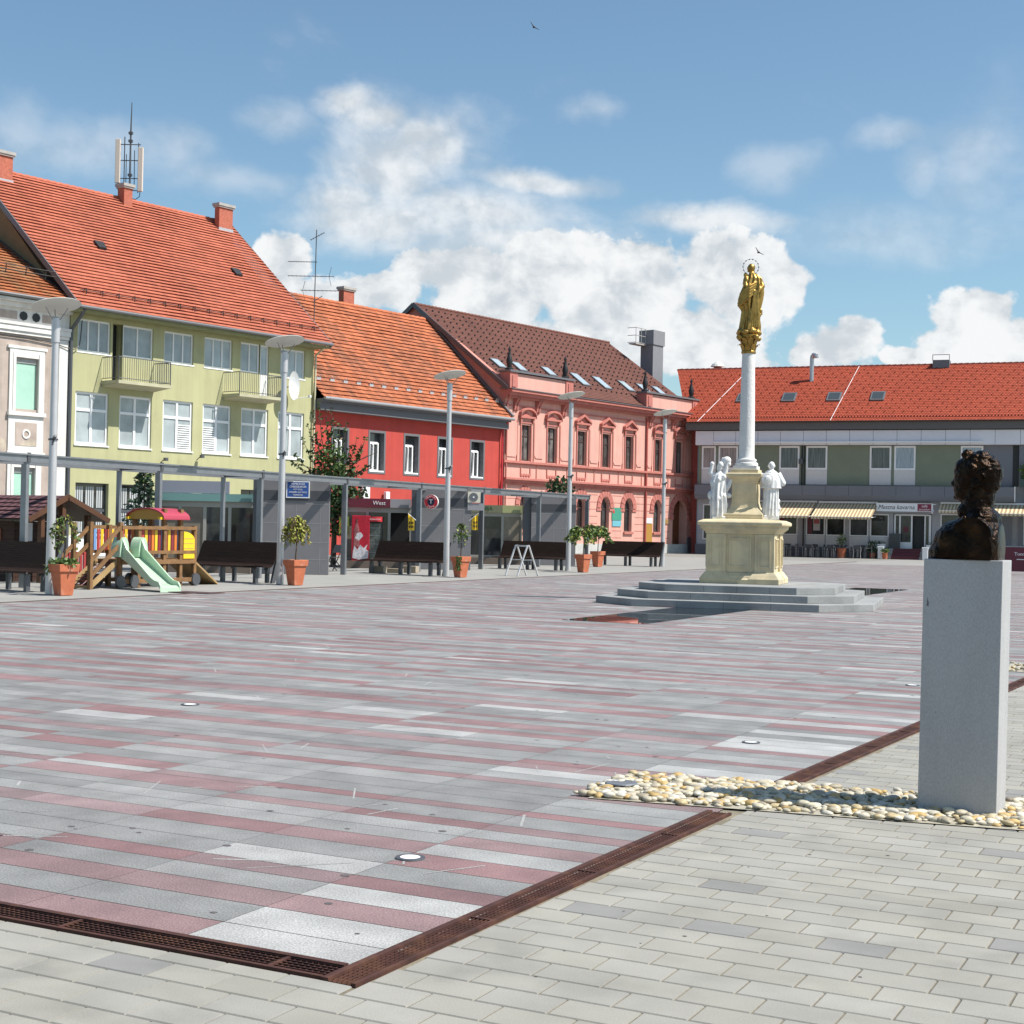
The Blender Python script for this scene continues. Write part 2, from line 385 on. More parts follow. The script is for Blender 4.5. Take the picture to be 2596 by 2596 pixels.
# ================================================================ ground
def build_ground():
    g = MB(); g.quad((-400, -40, -.012), (300, -40, -.012), (300, 600, -.012), (-400, 600, -.012))
    m = mat('paving_grey', (.22, .215, .20), .85, var=.10, vscale=.6, fine=.10, fscale=30, bump=.1, bscale=20)
    kind(g.build('ground', m), 'structure')
    s = MB(); s.quad((-36, -30, -.008), (-21.03, -30, -.008), (-21.03, 84, -.008), (-36, 84, -.008))
    m2 = mat('walk_grey', (.265, .258, .24), .85, var=.10, vscale=.7, fine=.10, fscale=25, bump=.1, bscale=20)
    kind(s.build('pavement', m2), 'structure')
    k = MB(); k.box(-21.03, -20.97, -10, 84, -.1, .012)
    kind(k.build('kerb', mat('kerb_steel', (.10, .065, .05), .7, .3)), 'structure')
    f = MB(); f.quad((-21.0, 78, -.008), (60, 78, -.008), (60, 120, -.008), (-21.0, 120, -.008))
    kind(f.build('road', mat('far_paving', (.255, .25, .24), .85, var=.08, vscale=.5, fine=.08, fscale=10)), 'structure')
    # striped granite of the square: every slab its own face, joints show the dark bed below
    rng = random.Random(11)
    b = MB(); bx = lambda y: -2.92+(y-4.57)*.031     # right edge, under the drain
    base = MB(); base.quad((-21, 4.5, -.006), (bx(4.5), 4.5, -.006), (bx(78), 78, -.006), (-21, 78, -.006))
    kind(base.build('plaza_bed', mat('joint_bed', (.10, .095, .09), .95)), 'structure')
    xs = [-2.85-.872*i for i in range(0, 23)]
    def tone(kd):
        j = rng.uniform(-.03, .03)
        if kd == 'r':
            v = rng.uniform(.84, 1.1); q = rng.random()**1.3
            return (.228*v, (.135+.035*q)*v, (.134+.036*q)*v)
        if kd == 'w': v = rng.uniform(.92, 1.08); return (.34*v, .338*v, .33*v)
        v = rng.uniform(.84, 1.14); return (.225*v, .225*v, .219*v)
    ys_ = [4.57, 4.84, 5.12, 5.36, 5.60, 5.79, 6.06, 6.33, 6.57, 6.79, 7.0, 7.16, 7.44, 7.58, 7.82, 8.08, 8.35, 8.50, 8.72, 8.94, 9.13]
    pt = ['wwrwrgrwrgrgrggrgggr', 'rgrgrggrggrgrgggrggr', 'rgrgrggrggrgrgggrggr', 'rgrrgggrgggrrgggrggr', 'ggrrgggrgggrgrggrgrg', 'rgrgggrgggrgrggrggrg']
    for ri in range(20):
        for c in range(22):
            x1 = xs[c] if c else bx((ys_[ri]+ys_[ri+1])/2); x0 = max(xs[c+1], -20.97)
            if x0 >= x1: continue
            p_ = pt[c] if c < 6 else pt[4+((c*5+ri//7) % 2)]
            kd = p_[ri]; kd = 'w' if kd == 'g' and rng.random() < .04 else kd
            b.quad((x0+.0015, ys_[ri]+.003, 0), (x1-.0015, ys_[ri]+.003, 0), (x1-.0015, ys_[ri+1]-.003, 0), (x0+.0015, ys_[ri+1]-.003, 0), 0, None, tone(kd))
    y = 9.13; unit = 0; pat = [0]*23; run = [0]*23
    shift = rng.random()*3
    while y < 78:
        ws = [rng.uniform(.13, .20), rng.uniform(.22, .30), rng.uniform(.2, .28)] if y > 5.4 else [.27, .28, .26]
        order = [0, 1, 2]
        # which row of the unit is red, constant over runs of slabs
        reds = []; cur = rng.choice([0, 0, 1]); left = rng.randint(1, 6)
        for c in range(22):
            if left == 0:
                cur = (cur+rng.choice([1, 2])) % 3; left = rng.randint(2, 6)
            reds.append(cur); left -= 1
        yy = y
        for ri in range(3):
            w = ws[ri]
            for c in range(22):
                x1 = xs[c]; x0 = xs[c+1]
                if c == 0: x1 = bx(yy+w/2)
                x0 = max(x0, -20.97)
                if x0 >= x1: continue
                red = reds[c] == ri
                if red and rng.random() < .07: red = False
                near = c == 0 and y < 12.5
                kd = 'r' if red else ('w' if (rng.random() < (.5 if near else .055)) else 'g')
                if near and y < 5.2: kd = ['w', 'w', 'r'][ri] if y < 5.0 else kd
                # far slabs are merged visually anyway
                j = .003; i_ = .0015
                b.quad((x0+i_, yy+j, 0), (x1-i_, yy+j, 0), (x1-i_, yy+w-j, 0), (x0+i_, yy+w-j, 0), 0, None, tone(kd))
            yy += w
        y = yy
    # pale scratches and chalk marks on the slabs
    for i in range(150):
        cy = 5.2+rng.random()**1.6*26; cx = -3.2-rng.random()*min(3+cy*.5, 15)
        l = rng.uniform(.12, .5); a = rng.choice([R(62), R(35), R(75), R(120)])+rng.uniform(-.2, .2); w = rng.uniform(.006, .016)
        dx, dy = math.cos(a)*l/2, math.sin(a)*l/2; ex, ey = -math.sin(a)*w/2, math.cos(a)*w/2
        b.quad((cx-dx-ex, cy-dy-ey, .0015), (cx+dx-ex, cy+dy-ey, .0015), (cx+dx+ex, cy+dy+ey, .0015), (cx-dx+ex, cy-dy+ey, .0015), 0, None, (.34, .34, .33))
    for i in range(90):
        cy = 4.8+rng.random()**1.4*14; cx = -3.1-rng.random()*min(2+cy*.5, 12); r = rng.uniform(.008, .022)
        pts = [(cx+r*1.2*math.cos(t*math.pi/4), cy+r*math.sin(t*math.pi/4), .0015) for t in range(8)]
        b.poly(pts); b.col[len(b.f)-1] = (.10, .09, .09)
    mg = mat('granite', (1, 1, 1), .62, spec=.4, attr='tone', var=.17, vscale=3.2, fine=.42, fscale=120, bump=.06, bscale=120, dirt=(.55, .22))
    kind(b.build('plaza', mg), 'structure')
    # grey pavers in running bond, near side
    p = MB(); rowh = .1755; L = .272; rng = random.Random(5)
    r0 = -18; y = 4.30+r0*rowh; off = 0
    for r in range(r0, 110):
        y = 4.30+r*rowh; o = -4.18-.115*r
        c = math.floor((-6.8-o)/L); x = o+c*L
        while x < 2.6:
            v = rng.uniform(.93, 1.06); t = (.285*v, .276*v, .248*v*rng.uniform(.97, 1.02))
            if rng.random() < .05: t = (.225*v, .222*v, .212*v)
            g_ = .0022
            xa, xb_, ya, yb = x+g_, x+L-g_, y+g_, y+rowh-g_
            # clipped by the two drains
            if 4.405 < yb < 4.6 and xb_ < -2.72: yb = min(yb, 4.405)
            if yb <= ya+.01: x += L; continue
            if yb > 4.42:
                lim = -2.80+(ya-4.41)*.0323
                if xb_ < lim+.02: x += L; continue
                xa = max(xa, lim)
                if xa >= xb_-.005: x += L; continue
            e = .006
            tp = [(xa+e, ya+e, 0), (xb_-e, ya+e, 0), (xb_-e, yb-e, 0), (xa+e, yb-e, 0)]; bt = [(xa, ya, -.005), (xb_, ya, -.005), (xb_, yb, -.005), (xa, yb, -.005)]
            p.quad(*tp, 0, None, t)
            for k in range(4): p.quad(bt[k], bt[(k+1) % 4], tp[(k+1) % 4], tp[k], 0, None, tuple(q*.8 for q in t))
            x += L
    for i in range(70):
        cy = 2.6+rng.random()*6; cx = -4.5+rng.random()*5; r = rng.uniform(.003, .009)
        if cy > 4.3 and cx < -2.6: continue
        p.poly([(cx+r*1.3*math.cos(t*math.pi/4), cy+r*math.sin(t*math.pi/4), .0012) for t in range(8)]); p.col[len(p.f)-1] = (.07, .06, .055)
    mp = mat('paver_stone', (1, 1, 1), .8, spec=.3, attr='tone', var=.09, vscale=2.2, fine=.10, fscale=180, bump=.08, bscale=150, c2=(.19, .185, .17), thr=(.60, .85), c2scale=1.7, dirt=(3.0, .16))
    kind(p.build('paving', mp), 'structure')
    s = MB(); s.quad((-7, -2, -.0055), (2.7, -2, -.0055), (2.7, 24, -.0055), (-7, 24, -.0055))
    o = s.build('paver_joint_sand', mat('joint_sand', (.185, .16, .115), .95, var=.25, vscale=4, fine=.2, fscale=60)); kind(o, 'structure')
    o.location.z = -.0007
    # still water beside the column
    w = MB(); w.quad((-11.0, 23.55, .004), (-9.45, 23.55, .004), (-9.45, 29.6, .004), (-11.0, 29.6, .004)); w.quad((-11.0, 33.5, .004), (-9.45, 33.5, .004), (-9.45, 44, .004), (-11.0, 44, .004))
    wm = mat('water_surface', (.012, .013, .014), .015, spec=1.0)
    kind(w.build('water', wm), 'structure')
    # pebble beds round the plinths
    def bed(y0, y1, x0, x1, sk, n, seed, hi):
        rg = random.Random(seed); q = MB(); f = lambda x: sk*(x-x0)
        ico = bmesh.new(); bmesh.ops.create_icosphere(ico, subdivisions=hi, radius=1); iv = [v.co.copy() for v in ico.verts]; iff = [[v.index for v in fc.verts] for fc in ico.faces]; ico.free()
        pal = [(.62, .58, .48), (.66, .62, .54), (.58, .48, .30), (.60, .42, .18), (.40, .36, .29), (.68, .66, .62), (.55, .50, .42), (.64, .60, .50)]
        q.quad((x0+.12, y0+.01, .006), (x1, y0+.01+f(x1), .006), (x1, y1-.01+f(x1), .006), (x0, y1-.01, .006), 0, None, (.36, .33, .26))
        for i in range(n):
            x = rg.uniform(x0, x1); y = rg.uniform(y0+.03, y1-.03)+f(x); a = rg.uniform(.013, .040); c = rg.choice(pal); t = rg.uniform(0, 3.14); v = rg.uniform(.85, 1.1)
            sx, sy, sz = a*rg.uniform(.9, 1.5), a*rg.uniform(.7, 1), a*rg.uniform(.35, .6); ct, st = math.cos(t), math.sin(t); f_z = rg.uniform(.006, .022)
            pts = [(x+ct*p.x*sx-st*p.y*sy, y+st*p.x*sx+ct*p.y*sy, f_z+sz*.25+p.z*sz) for p in iv]
            o = len(q.f); q.add(pts, iff)
            for k in range(o, len(q.f)): q.col[k] = (c[0]*v*.76, c[1]*v*.735, c[2]*v*.66)
        ob = q.build('pebbles', mat('pebble', (1, 1, 1), .6, attr='tone', var=.2, vscale=25, fine=.12, fscale=90))
        ob.data.polygons.foreach_set('use_smooth', [True]*len(ob.data.polygons)); kind(ob, 'stuff')
        ob['label'] = 'cream and ochre rounded pebbles in a strip round the plinth of the bust' if hi > 1 else 'far strip of cream pebbles behind the plinth of the bust'
    bed(8.12, 9.10, -3.72, 1.4, .17, 3000, 3, 2)
    bed(18.5, 19.75, -2.95, 1.5, 0, 900, 4, 1)
build_ground()
# ---------------------------------------------------------------- drains and ground lamps
M['rust'] = mat('rusty_iron', (.060, .022, .016), .8, .2, var=.3, vscale=9, bump=.15, c2=(.10, .042, .024), thr=(.5, .65), c2scale=6)
def drain(name, label, a, b, w, nlong, step, rim):
    """grating between ground points a and b, w wide to the right of the direction"""
    d = Vector((b[0]-a[0], b[1]-a[1])); L = d.length; ang = math.atan2(d.y, d.x)
    root = thing(name, label, 'drain', (a[0], a[1], 0), ang, 'rusty drain channels of the square')
    fr = MB(); fr.box(0, L, -rim, 0, -.05, .012); fr.box(0, L, -w, -w+rim*.6, -.05, .010); fr.build('frame', M['rust'], root)
    bd = MB(); bd.quad((0, -w+.002, -.0045), (L, -w+.002, -.0048), (L, -.002, -.0048), (0, -.002, -.0048)); bd.build('channel', M['black'], root)
    g = MB(); inner = w-rim*1.6
    for i in range(nlong+1):
        yy = -rim-inner*i/nlong; g.box(0, L, yy-.0022, yy+.0022, -.004, .006)
    n = int(L/step)
    for i in range(n+1):
        x = L*i/n; g.box(x-.0018, x+.0018, -w+rim*.6, -rim, -.004, .0025)
    for k in range(1, int(L/1.0)+1):
        g.box(k*1.0-.008, k*1.0+.008, -w+rim*.6, -rim, -.003, .0085)
    g.build('grating', M['rust'], root)
drain('drain_channel', 'rusty drain grating between stripes and pavers, from the near corner to the pebbles', (-2.955, 4.40), (-2.86, 8.14), .145, 5, .03, .03)
drain('drain_channel', 'rusty drain grating running from behind the pebbles towards the plinth', (-2.825, 9.28), (-2.49, 18.4), .145, 6, .03, .03)
drain('drain_channel', 'short piece of rusty drain grating right of the plinth, beyond the far pebbles', (-2.46, 19.9), (-2.0, 34.0), .145, 5, .08, .03)
drain('drain_channel', 'rusty drain grating along the near edge of the stripes, at lower left', (-7.2, 4.585), (-2.962, 4.585), .175, 5, .026, .03)
def ground_lamp(x, y, r, label, lens):
    t = thing('ground_lamp', label, 'ground lamp', (x, y, 0), 0, 'lamps set flush in the paving')
    b = MB(); b.lathe((0, 0, 0), [(r*.66, .006), (r*.68, .0085), (r*.97, .0075), (r, .001)], 28); b.build('ring', M['steel_dark'] if lens else M['steel'], t)
    c = MB(); c.cyl((0, 0, .001), (0, 0, .0072), r*.665, r*.665, 28); c.build('lens', M['white'] if lens else M['zinc'], t)
for (sx, sy), r, lb, ln in [((1040, 2176), .073, 'round white lamp in a dark ring set in the stripes, nearest to the camera', 1), ((1904, 1883), .07, 'round white lamp set in the stripes just beyond the pebbles', 1), ((2313, 1738), .075, 'round white lamp set in the stripes beside the plinth', 1), ((482, 1787), .08, 'small white lamp set in the stripes far out at left', 1), ((1575, 1998), .10, 'grey metal lamp lid lying among the pebbles', 0)]:
    g = gp(sx, sy); ground_lamp(g[0], g[1], r, lb, ln)
bpy.data.objects['ground_lamp.004'].location.z = .03
# ================================================================ GREEN HOUSE
def green_house():
    u0 = 0.0; off = (0, 0, 0)
    h = house('green_house', 'pale green three storey house with orange tiled roof, two small balconies and white windows', u0)
    wall = mat('green_plaster', (.415, .405, .225), .9, var=.07, vscale=.8, c2=(.33, .33, .19), thr=(.58, .8), c2scale=.9, bump=.08, bscale=60, streak=.13)
    side = mat('olive_plaster', (.20, .16, .085), .9, var=.08)
    top = [(.39, 2.09), (2.20, 4.42), (5.03, 6.73), (7.38, 9.09), (9.61, 11.44), (12.2, 13.87)]
    mid = [(.34, 2.06), (2.64, 4.40), (5.03, 6.76), (7.36, 9.09), (9.72, 11.46), (12.12, 13.88)]
    gnd = [(.44, 2.16), (2.74, 4.56), (5.1, 6.8), (7.4, 9.1), (9.8, 11.4), (12.1, 13.8)]
    holes = []
    for i, (a, b) in enumerate(top): 
        if i == 1: holes += [(a, 2.74, 7.50, 10.04, .5), (2.74, b, 8.66, 10.04, .16)]
        elif i == 4: holes += [(a, 10.86, 8.66, 10.06, .16), (10.86, b, 7.50, 10.06, .16)]
        else: holes.append((a, b, 8.66, 10.05, .16))
    holes += [(a, b, 4.68, 6.97, .16) for a, b in mid]+[(a, b, .95, 3.10, .25) for a, b in gnd]
    w = MB(); facade(w, 0, 14.5, 0, 10.3, holes, 0)
    w.quad((14.5, 0, 0), (14.5, 14, 0), (14.5, 14, 10.3), (14.5, 0, 10.3)); w.quad((0, 14, 0), (14.5, 14, 0), (14.5, 14, 10.3), (0, 14, 10.3))
    w.build('wall', wall, h)
    w = MB(); w.prism([(0.02, 0.02, 0), (0.02, 13.9, 0), (0.02, 13.9, 10.3), (0.02, 7, 16.95), (0.02, .02, 10.3)], (.3, 0, 0)); w.build('gable_wall', side, h)
    w = MB(); w.prism([(14.2, 0.02, 9), (14.2, 13.9, 9), (14.2, 13.9, 10.3), (14.2, 7, 16.95), (14.2, .02, 10.3)], (.29, 0, 0)); w.build('gable_wall', wall, h)
    pl = MB(); pl.box(-.0, 14.5, -.035, -.002, 0, .85); pl.build('plinth', M['white'], h)
    # roof
    tm = tile_mat('orange_tiles', (.415, .125, .075), (.26, .085, .055), stain=.5, per=.12, wave=.6)
    rf = MB(); slope(rf, (-.28, 14.72), (-.28, 15.05), (-.95, 10.46), (7.0, 17.32), 39, .27, .085)
    rf.quad((15.05, 7.0, 17.32), (-.28, 7.0, 17.32), (-.28, 14.9, 10.4), (14.8, 14.9, 10.4), 0, [(0, 0), (50, 0), (50, 30), (0, 30)])
    roof = rf.build('roof', tm, h)
    rc = MB(); ridge_caps(rc, -.28, 15.05, 7.0, 17.30); rc.build('ridge_tiles', tm, roof)
    v = MB()
    for x0, x1 in ((-.30, -.30), (14.74, 15.07)): v.bar((x0, -.97, 10.36), (x1, 7.0, 17.24), .05, .24); v.bar((x0, 7.0, 17.24), (x0, 14.9, 10.3), .05, .24)
    v.build('verge_board', M['zinc'], roof)
    s = MB(); s.box(-.25, 14.7, -.9, .0, 10.22, 10.34); s.build('soffit', mat('green_soffit', (.24, .24, .12), .9, var=.1), roof)
    g = MB(); g.cyl((-.28, -1.0, 10.40), (14.74, -1.0, 10.42), .085, .085, 10); g.build('gutter', M['zinc'], roof)
    sn = MB()
    for i in range(17):
        x = .5+i*.85; y = -.1; z = 11.22
        sn.bar((x, y, z), (x, y-.28, z+.06), .03, .03); sn.bar((x, y-.26, z-.2), (x, y-.26, z+.09), .03, .03); sn.bar((x, y, z), (x+.25, y-.22, z+.0), .02, .02)
    sn.tube([(.2, -.36, 11.20), (14.4, -.36, 11.20)], .018, 6); sn.build('snow_rail', M['black'], roof)
    for x, y, z in ((3.45, 3.0, 13.92), (11.7, 3.0, 13.92)):
        d = MB(); d.prism([(x, y-.25, z-.20), (x+.42, y-.25, z-.20), (x+.52, y+.15, z+.15), (x+.0, y+.15, z+.15)], (0, -.05, .10)); d.build('vent_tile', M['black'], roof)
    for a, b, y0, y1, z1 in ((.3, 1.35, 6.3, 6.7, 17.95), (7.72, 8.22, 6.45, 6.95, 17.85), (13.62, 14.55, 6.2, 6.55, 17.95)): chimney(roof, a, b, y0, y1, 16.6, z1, (0, 0, 0))
    # windows
    wf = M['white']; gl = M['glass_grey']
    for i, (a, b) in enumerate(top):
        if i == 1:
            win(h, 2.76, b, 8.66, 10.04, .08, off, wf, gl, (.5,), (), .08, .07)
            d = MB(); d.box(2.22, 2.74, .45, .49, 7.52, 10.02); d.build('balcony_doorway', M['dark'], h)
        elif i == 4:
            win(h, a, 10.84, 8.66, 10.06, .08, off, wf, gl, (.5,), (), .08, .07)
            dd = win(h, 10.88, b, 7.52, 10.06, .08, off, wf, gl, (), (.44,), .09, .07, name='balcony_door')
            q = MB(); q.box(10.96, b-.08, .085, .11, 7.6, 8.6); q.build('panel', wf, dd)
        else: win(h, a, b, 8.66, 10.05, .08, off, wf, gl if i != 3 else M['glass_grey'], (.345, .665), (), .08, .07, sill=.10 if i in (0, 2, 3, 5) else None)
    for i, (a, b) in enumerate(mid):
        wd = win(h, a, b, 4.72, 6.97, .07, off, wf, gl, (.5,), (.66,), .10, .12, .08, sill=.12)
        if i in (2, 3):
            q = MB(); xa, xb = ((a+b)/2+.07, b-.10) if i == 2 else (a+.10, (a+b)/2-.07)
            for k in range(11): q.box(xa, xb, .055+.0, .085, 4.86+k*.1, 4.86+k*.1+.055)
            q.build('louvre', wf, wd)
    for i, (a, b) in enumerate(gnd[:2]):
        sw = win(h, a, b, .95, 3.1, .18, off, M['steel_dark'], M['glass_dark'], (), (.46,), .06, .12, .06, name='shop_window')
        q = MB(); n = 13
        for k in range(n):
            if k % 5 == 4: continue
            x = a+.12+(b-a-.26)*k/n; q.box(x, x+.075, .205, .209, 1.02, 1.9); q.box(x, x+.075, .205, .209, 2.05+.0, 2.95)
        q.build('blind', mat('blind_slats', (.42, .44, .45), .7), sw)
        q = MB(); q.box(a-.04, b+.04, -.12, -.04, .84, .94); q.build('sill', M['white'], sw)
    for i, (a, b) in enumerate(gnd[2:]): win(h, a, b, .95, 3.1, .18, off, M['steel_dark'], M['glass_dark'], (.5,), (), .06, .08, .06, name='shop_window')
    # balconies
    for x0, x1 in ((1.62, 4.52), (8.5, 11.4)):
        b = MB(); b.box(x0, x1, -1.2, -.003, 7.36, 7.50); b.prism([(x0+.05, -1.1, 7.36), (x0+.05, -.003, 7.36), (x0+.05, -.003, 7.24)], (x1-x0-.1, 0, 0))
        bal = b.build('balcony', mat('balcony_concrete', (.42, .40, .27), .9, var=.15, vscale=2), h)
        r = MB()
        r.tube([(x0+.05, -.02, 8.5), (x0+.05, -1.12, 8.5), (x1-.05, -1.12, 8.5), (x1-.05, -.02, 8.5)], .022, 6)
        r.tube([(x0+.05, -.02, 7.6), (x0+.05, -1.12, 7.6), (x1-.05, -1.12, 7.6), (x1-.05, -.02, 7.6)], .018, 6)
        n = 24
        for k in range(n+1):
            x = x0+.05+(x1-x0-.1)*k/n; r.cyl((x, -1.12, 7.5), (x, -1.12, 8.5), .011, None, 5, caps=False)
        for k in range(1, 9):
            for x in (x0+.05, x1-.05): r.cyl((x, -1.12*k/9, 7.6), (x, -1.12*k/9, 8.5), .009, None, 5, caps=False)
        for x in (x0+.05, x1-.05): r.cyl((x, -1.12, 7.45), (x, -1.12, 8.52), .026, None, 6)
        r.build('railing', M['steel_dark'], bal)
    # satellite dish, floodlights
    d = MB(); c = (12.55, -.62, 8.22)
    rings = [[(c[0]+rr*.72*math.cos(t*math.pi/12)*.9, c[1]+.16*(1-rr*rr/.5)+rr*.12*math.cos(t*math.pi/12), c[2]+rr*math.sin(t*math.pi/12)) for t in range(24)] for rr in (.05, .25, .45, .62, .70)]
    d.loft(rings, 0, False); d.cyl((12.5, -.45, 8.2), (12.4, 0, 8.1), .04, None, 8); d.tube([(12.5, -.5, 7.56), (13.2, -1.0, 7.72)], .02, 6); d.box(13.16, 13.28, -1.08, -.96, 7.68, 7.80)
    d.build('satellite_dish', mat('dish_grey', (.62, .63, .62), .5), h)
    f = MB()
    for x, z in ((7.05, 4.45), (4.95, 4.22)): f.box(x, x+.16, -.35, -.2, z, z+.14); f.bar((x+.08, -.2, z+.1), (x+.0, 0, z-.1), .03, .03)
    f.split('floodlight', M['steel_dark'], h)
    p = MB(); p.tube([(.02, -.95, 10.34), (.05, -.7, 10.1), (-.02, -.12, 9.5), (-.02, -.12, 0)], .075, 10); p.build('downpipe', M['steel_dark'], h)
    p = MB(); p.tube([(14.42, -.95, 10.36), (14.45, -.16, 9.9), (14.45, -.09, 0)], .05, 8); p.build('downpipe', mat('pale_pipe', (.55, .52, .36), .6), h)
    return h
green_house()
# ================================================================ WHITE HOUSE at the left edge
def white_house():
    u0 = -10.0; off = (u0, 0, 0)
    h = house('white_house', 'old white and brown plastered house with mint roller shutters, cut by the left edge', u0)
    br = mat('brown_plaster', (.42, .345, .30), .95, var=.15, vscale=1.5, c2=(.55, .48, .36), thr=(.6, .75), c2scale=1.2, bump=.15, streak=.25)
    wm = mat('white_stucco', (.70, .68, .645), .85, var=.08, vscale=2, bump=.08, streak=.2)
    gn = mat('mint_shutter', (.36, .58, .47), .6, var=.05)
    H = [(-2.62, -1.56, 6.0, 8.08, .22), (-2.62, -1.62, 1.2, 3.6, .22), (-6.4, -5.3, 6.0, 8.08, .22), (-6.4, -5.3, 1.2, 3.6, .22)]
    w = MB(); facade(w, -12, -.06, 0, 9.0, H); w.quad((-12, 0, 9.0), (-.06, 0, 9.0), (-.06, 0, 10.4), (-12, 0, 10.4)); w.quad((-12, 0, 0), (-12, 10, 0), (-12, 10, 10.3), (-12, 0, 10.3)); w.quad((-12, 10, 0), (-.06, 10, 0), (-.06, 10, 10.3), (-12, 10, 10.3)); w.quad((-.06, 0, 0), (-.06, 10, 0), (-.06, 10, 10.3), (-.06, 0, 10.3))
    w.build('wall', br, h, off)
    c = MB(); c.box(-12, -.07, -.10, -.002, 9.02, 9.16); c.box(-12, -.07, -.16, -.002, 9.163, 9.38); c.box(-12, -.07, -.20, -.002, 9.383, 9.50); c.box(-12, -.07, -.04, -.002, 9.503, 10.1)
    c.box(-12, -.07, -.25, -.002, 10.103, 10.3); c.box(-12, -.07, -.5, -.002, 10.303, 10.42); c.build('cornice', wm, h, off)
    for x in (-2.32, -1.72, -5.9, -5.3): k = MB(); k.cyl((x, -.07, 9.79), (x, -.035, 9.79), .19, .19, 8); k.build('attic_opening', M['black'], h, off)
    k = MB()
    for a, b in ((-3.6, -2.62), (-1.42, -.6), (-5.0, -4.0)): k.box(a, b, -.055, -.041, 9.62, 9.95)
    k.split('frieze_panel', br, h, off)
    for (a, b, z0, z1, _) in H:
        f = MB(); f.box(a-.30, a-.02, -.07, -.002, z0-.12, z1+.36); f.box(b+.02, b+.30, -.07, -.002, z0-.12, z1+.36); f.box(a-.02, b+.02, -.07, -.002, z1+.02, z1+.36)
        f.box(a-.40, b+.40, -.10, -.002, z1+.363, z1+.48); f.box(a-.14, a-.02, -.10, -.0705, z0-.1, z1+.2); f.box(b+.02, b+.14, -.10, -.0705, z0-.1, z1+.2)
        f.box(a-.36, b+.36, -.16, -.002, z0-.28, z0-.122)
        fr = f.build('window', wm, h, off)
        s = MB()
        n = int((z1-.22-z0)/.045)
        for i in range(n): s.prism([(a, .10, z0+i*.045), (a, .10, z0+i*.045+.043), (a, .118, z0+i*.045)], (b-a, 0, 0))
        s.box(a, b, .12, .14, z0, z1-.2); s.build('shutter', gn, fr, off)
        k = MB(); k.box(a, b, .06, .2, z1-.2, z1); k.build('shutter_box', M['conc'], fr, off)
        if z0 > 5:
            f = MB(); f.box(a-.30, b+.30, -.06, -.002, z0-1.75, z0-.283); f.box(a-.36, b+.36, -.12, -.002, z0-1.95, z0-1.752); f.build('apron', wm, fr, off)
            q = MB(); q.box(a+.02, b-.02, -.075, -.0605, z0-1.50, z0-.55); q.build('apron_panel', br, fr, off)
            q = MB(); cx = (a+b)/2; cz = z0-1.02
            q.loft([[(cx+rr*math.cos(t*math.pi/10), yy, cz+rr*math.sin(t*math.pi/10)) for t in range(20)] for rr, yy in ((.20, -.0755), (.19, -.11), (.13, -.11), (.12, -.0755))], 0, False); q.build('rosette', wm, fr, off)
    q = MB(); q.box(-.55, -.10, -.05, -.002, 0, 9.0); q.build('pilaster', wm, h, off)
    tm = tile_mat('old_orange_tiles', (.37, .12, .05), (.2, .14, .07), stain=.8, per=.22, stain_c=(.22, .17, .09))
    rf = MB(); slope(rf, (-12, -.1), (-12, -.1), (-.55, 10.55), (7.0, 14.75), 24, .25, .08); roof = rf.build('roof', tm, h, off)
    g = MB(); g.cyl((-12, -.62, 10.52), (-.3, -.62, 10.52), .08, None, 8); g.build('gutter', M['zinc'], roof, off)
    g = MB(); g.bar((-.02, -.5, 10.62), (-.02, 7.0, 14.8), .35, .06); g.build('valley_flashing', M['steel_dark'], roof, off)
    sn = MB()
    for i in range(12):
        x = -.9-i*.95; sn.bar((x, .55, 11.55), (x, .50, 11.95), .03, .03); sn.bar((x, .55, 11.6), (x-.3, .5, 11.55), .02, .02)
    for z in (11.7, 11.9): sn.tube([(-12, .5, z), (-.4, .5, z)], .018, 6)
    sn.build('snow_rail', M['black'], roof, off)
    cb = MB(); cb.tube([(-12, -.06, 9.0), (-6, -.08, 8.95), (-2, -.08, 8.93), (-.9, -.08, 8.85), (-.3, -.1, 8.72), (.1, -.16, 8.68), (.36, -.16, 8.85), (.42, -.16, 9.3), (.44, -.2, 9.95)], .02, 6); cb.tube([(-12, -.06, 8.93), (-2.5, -.08, 8.9), (-.9, -.08, 8.8)], .014, 6); cb.build('cable', M['black'], h, off)
    return h
white_house()
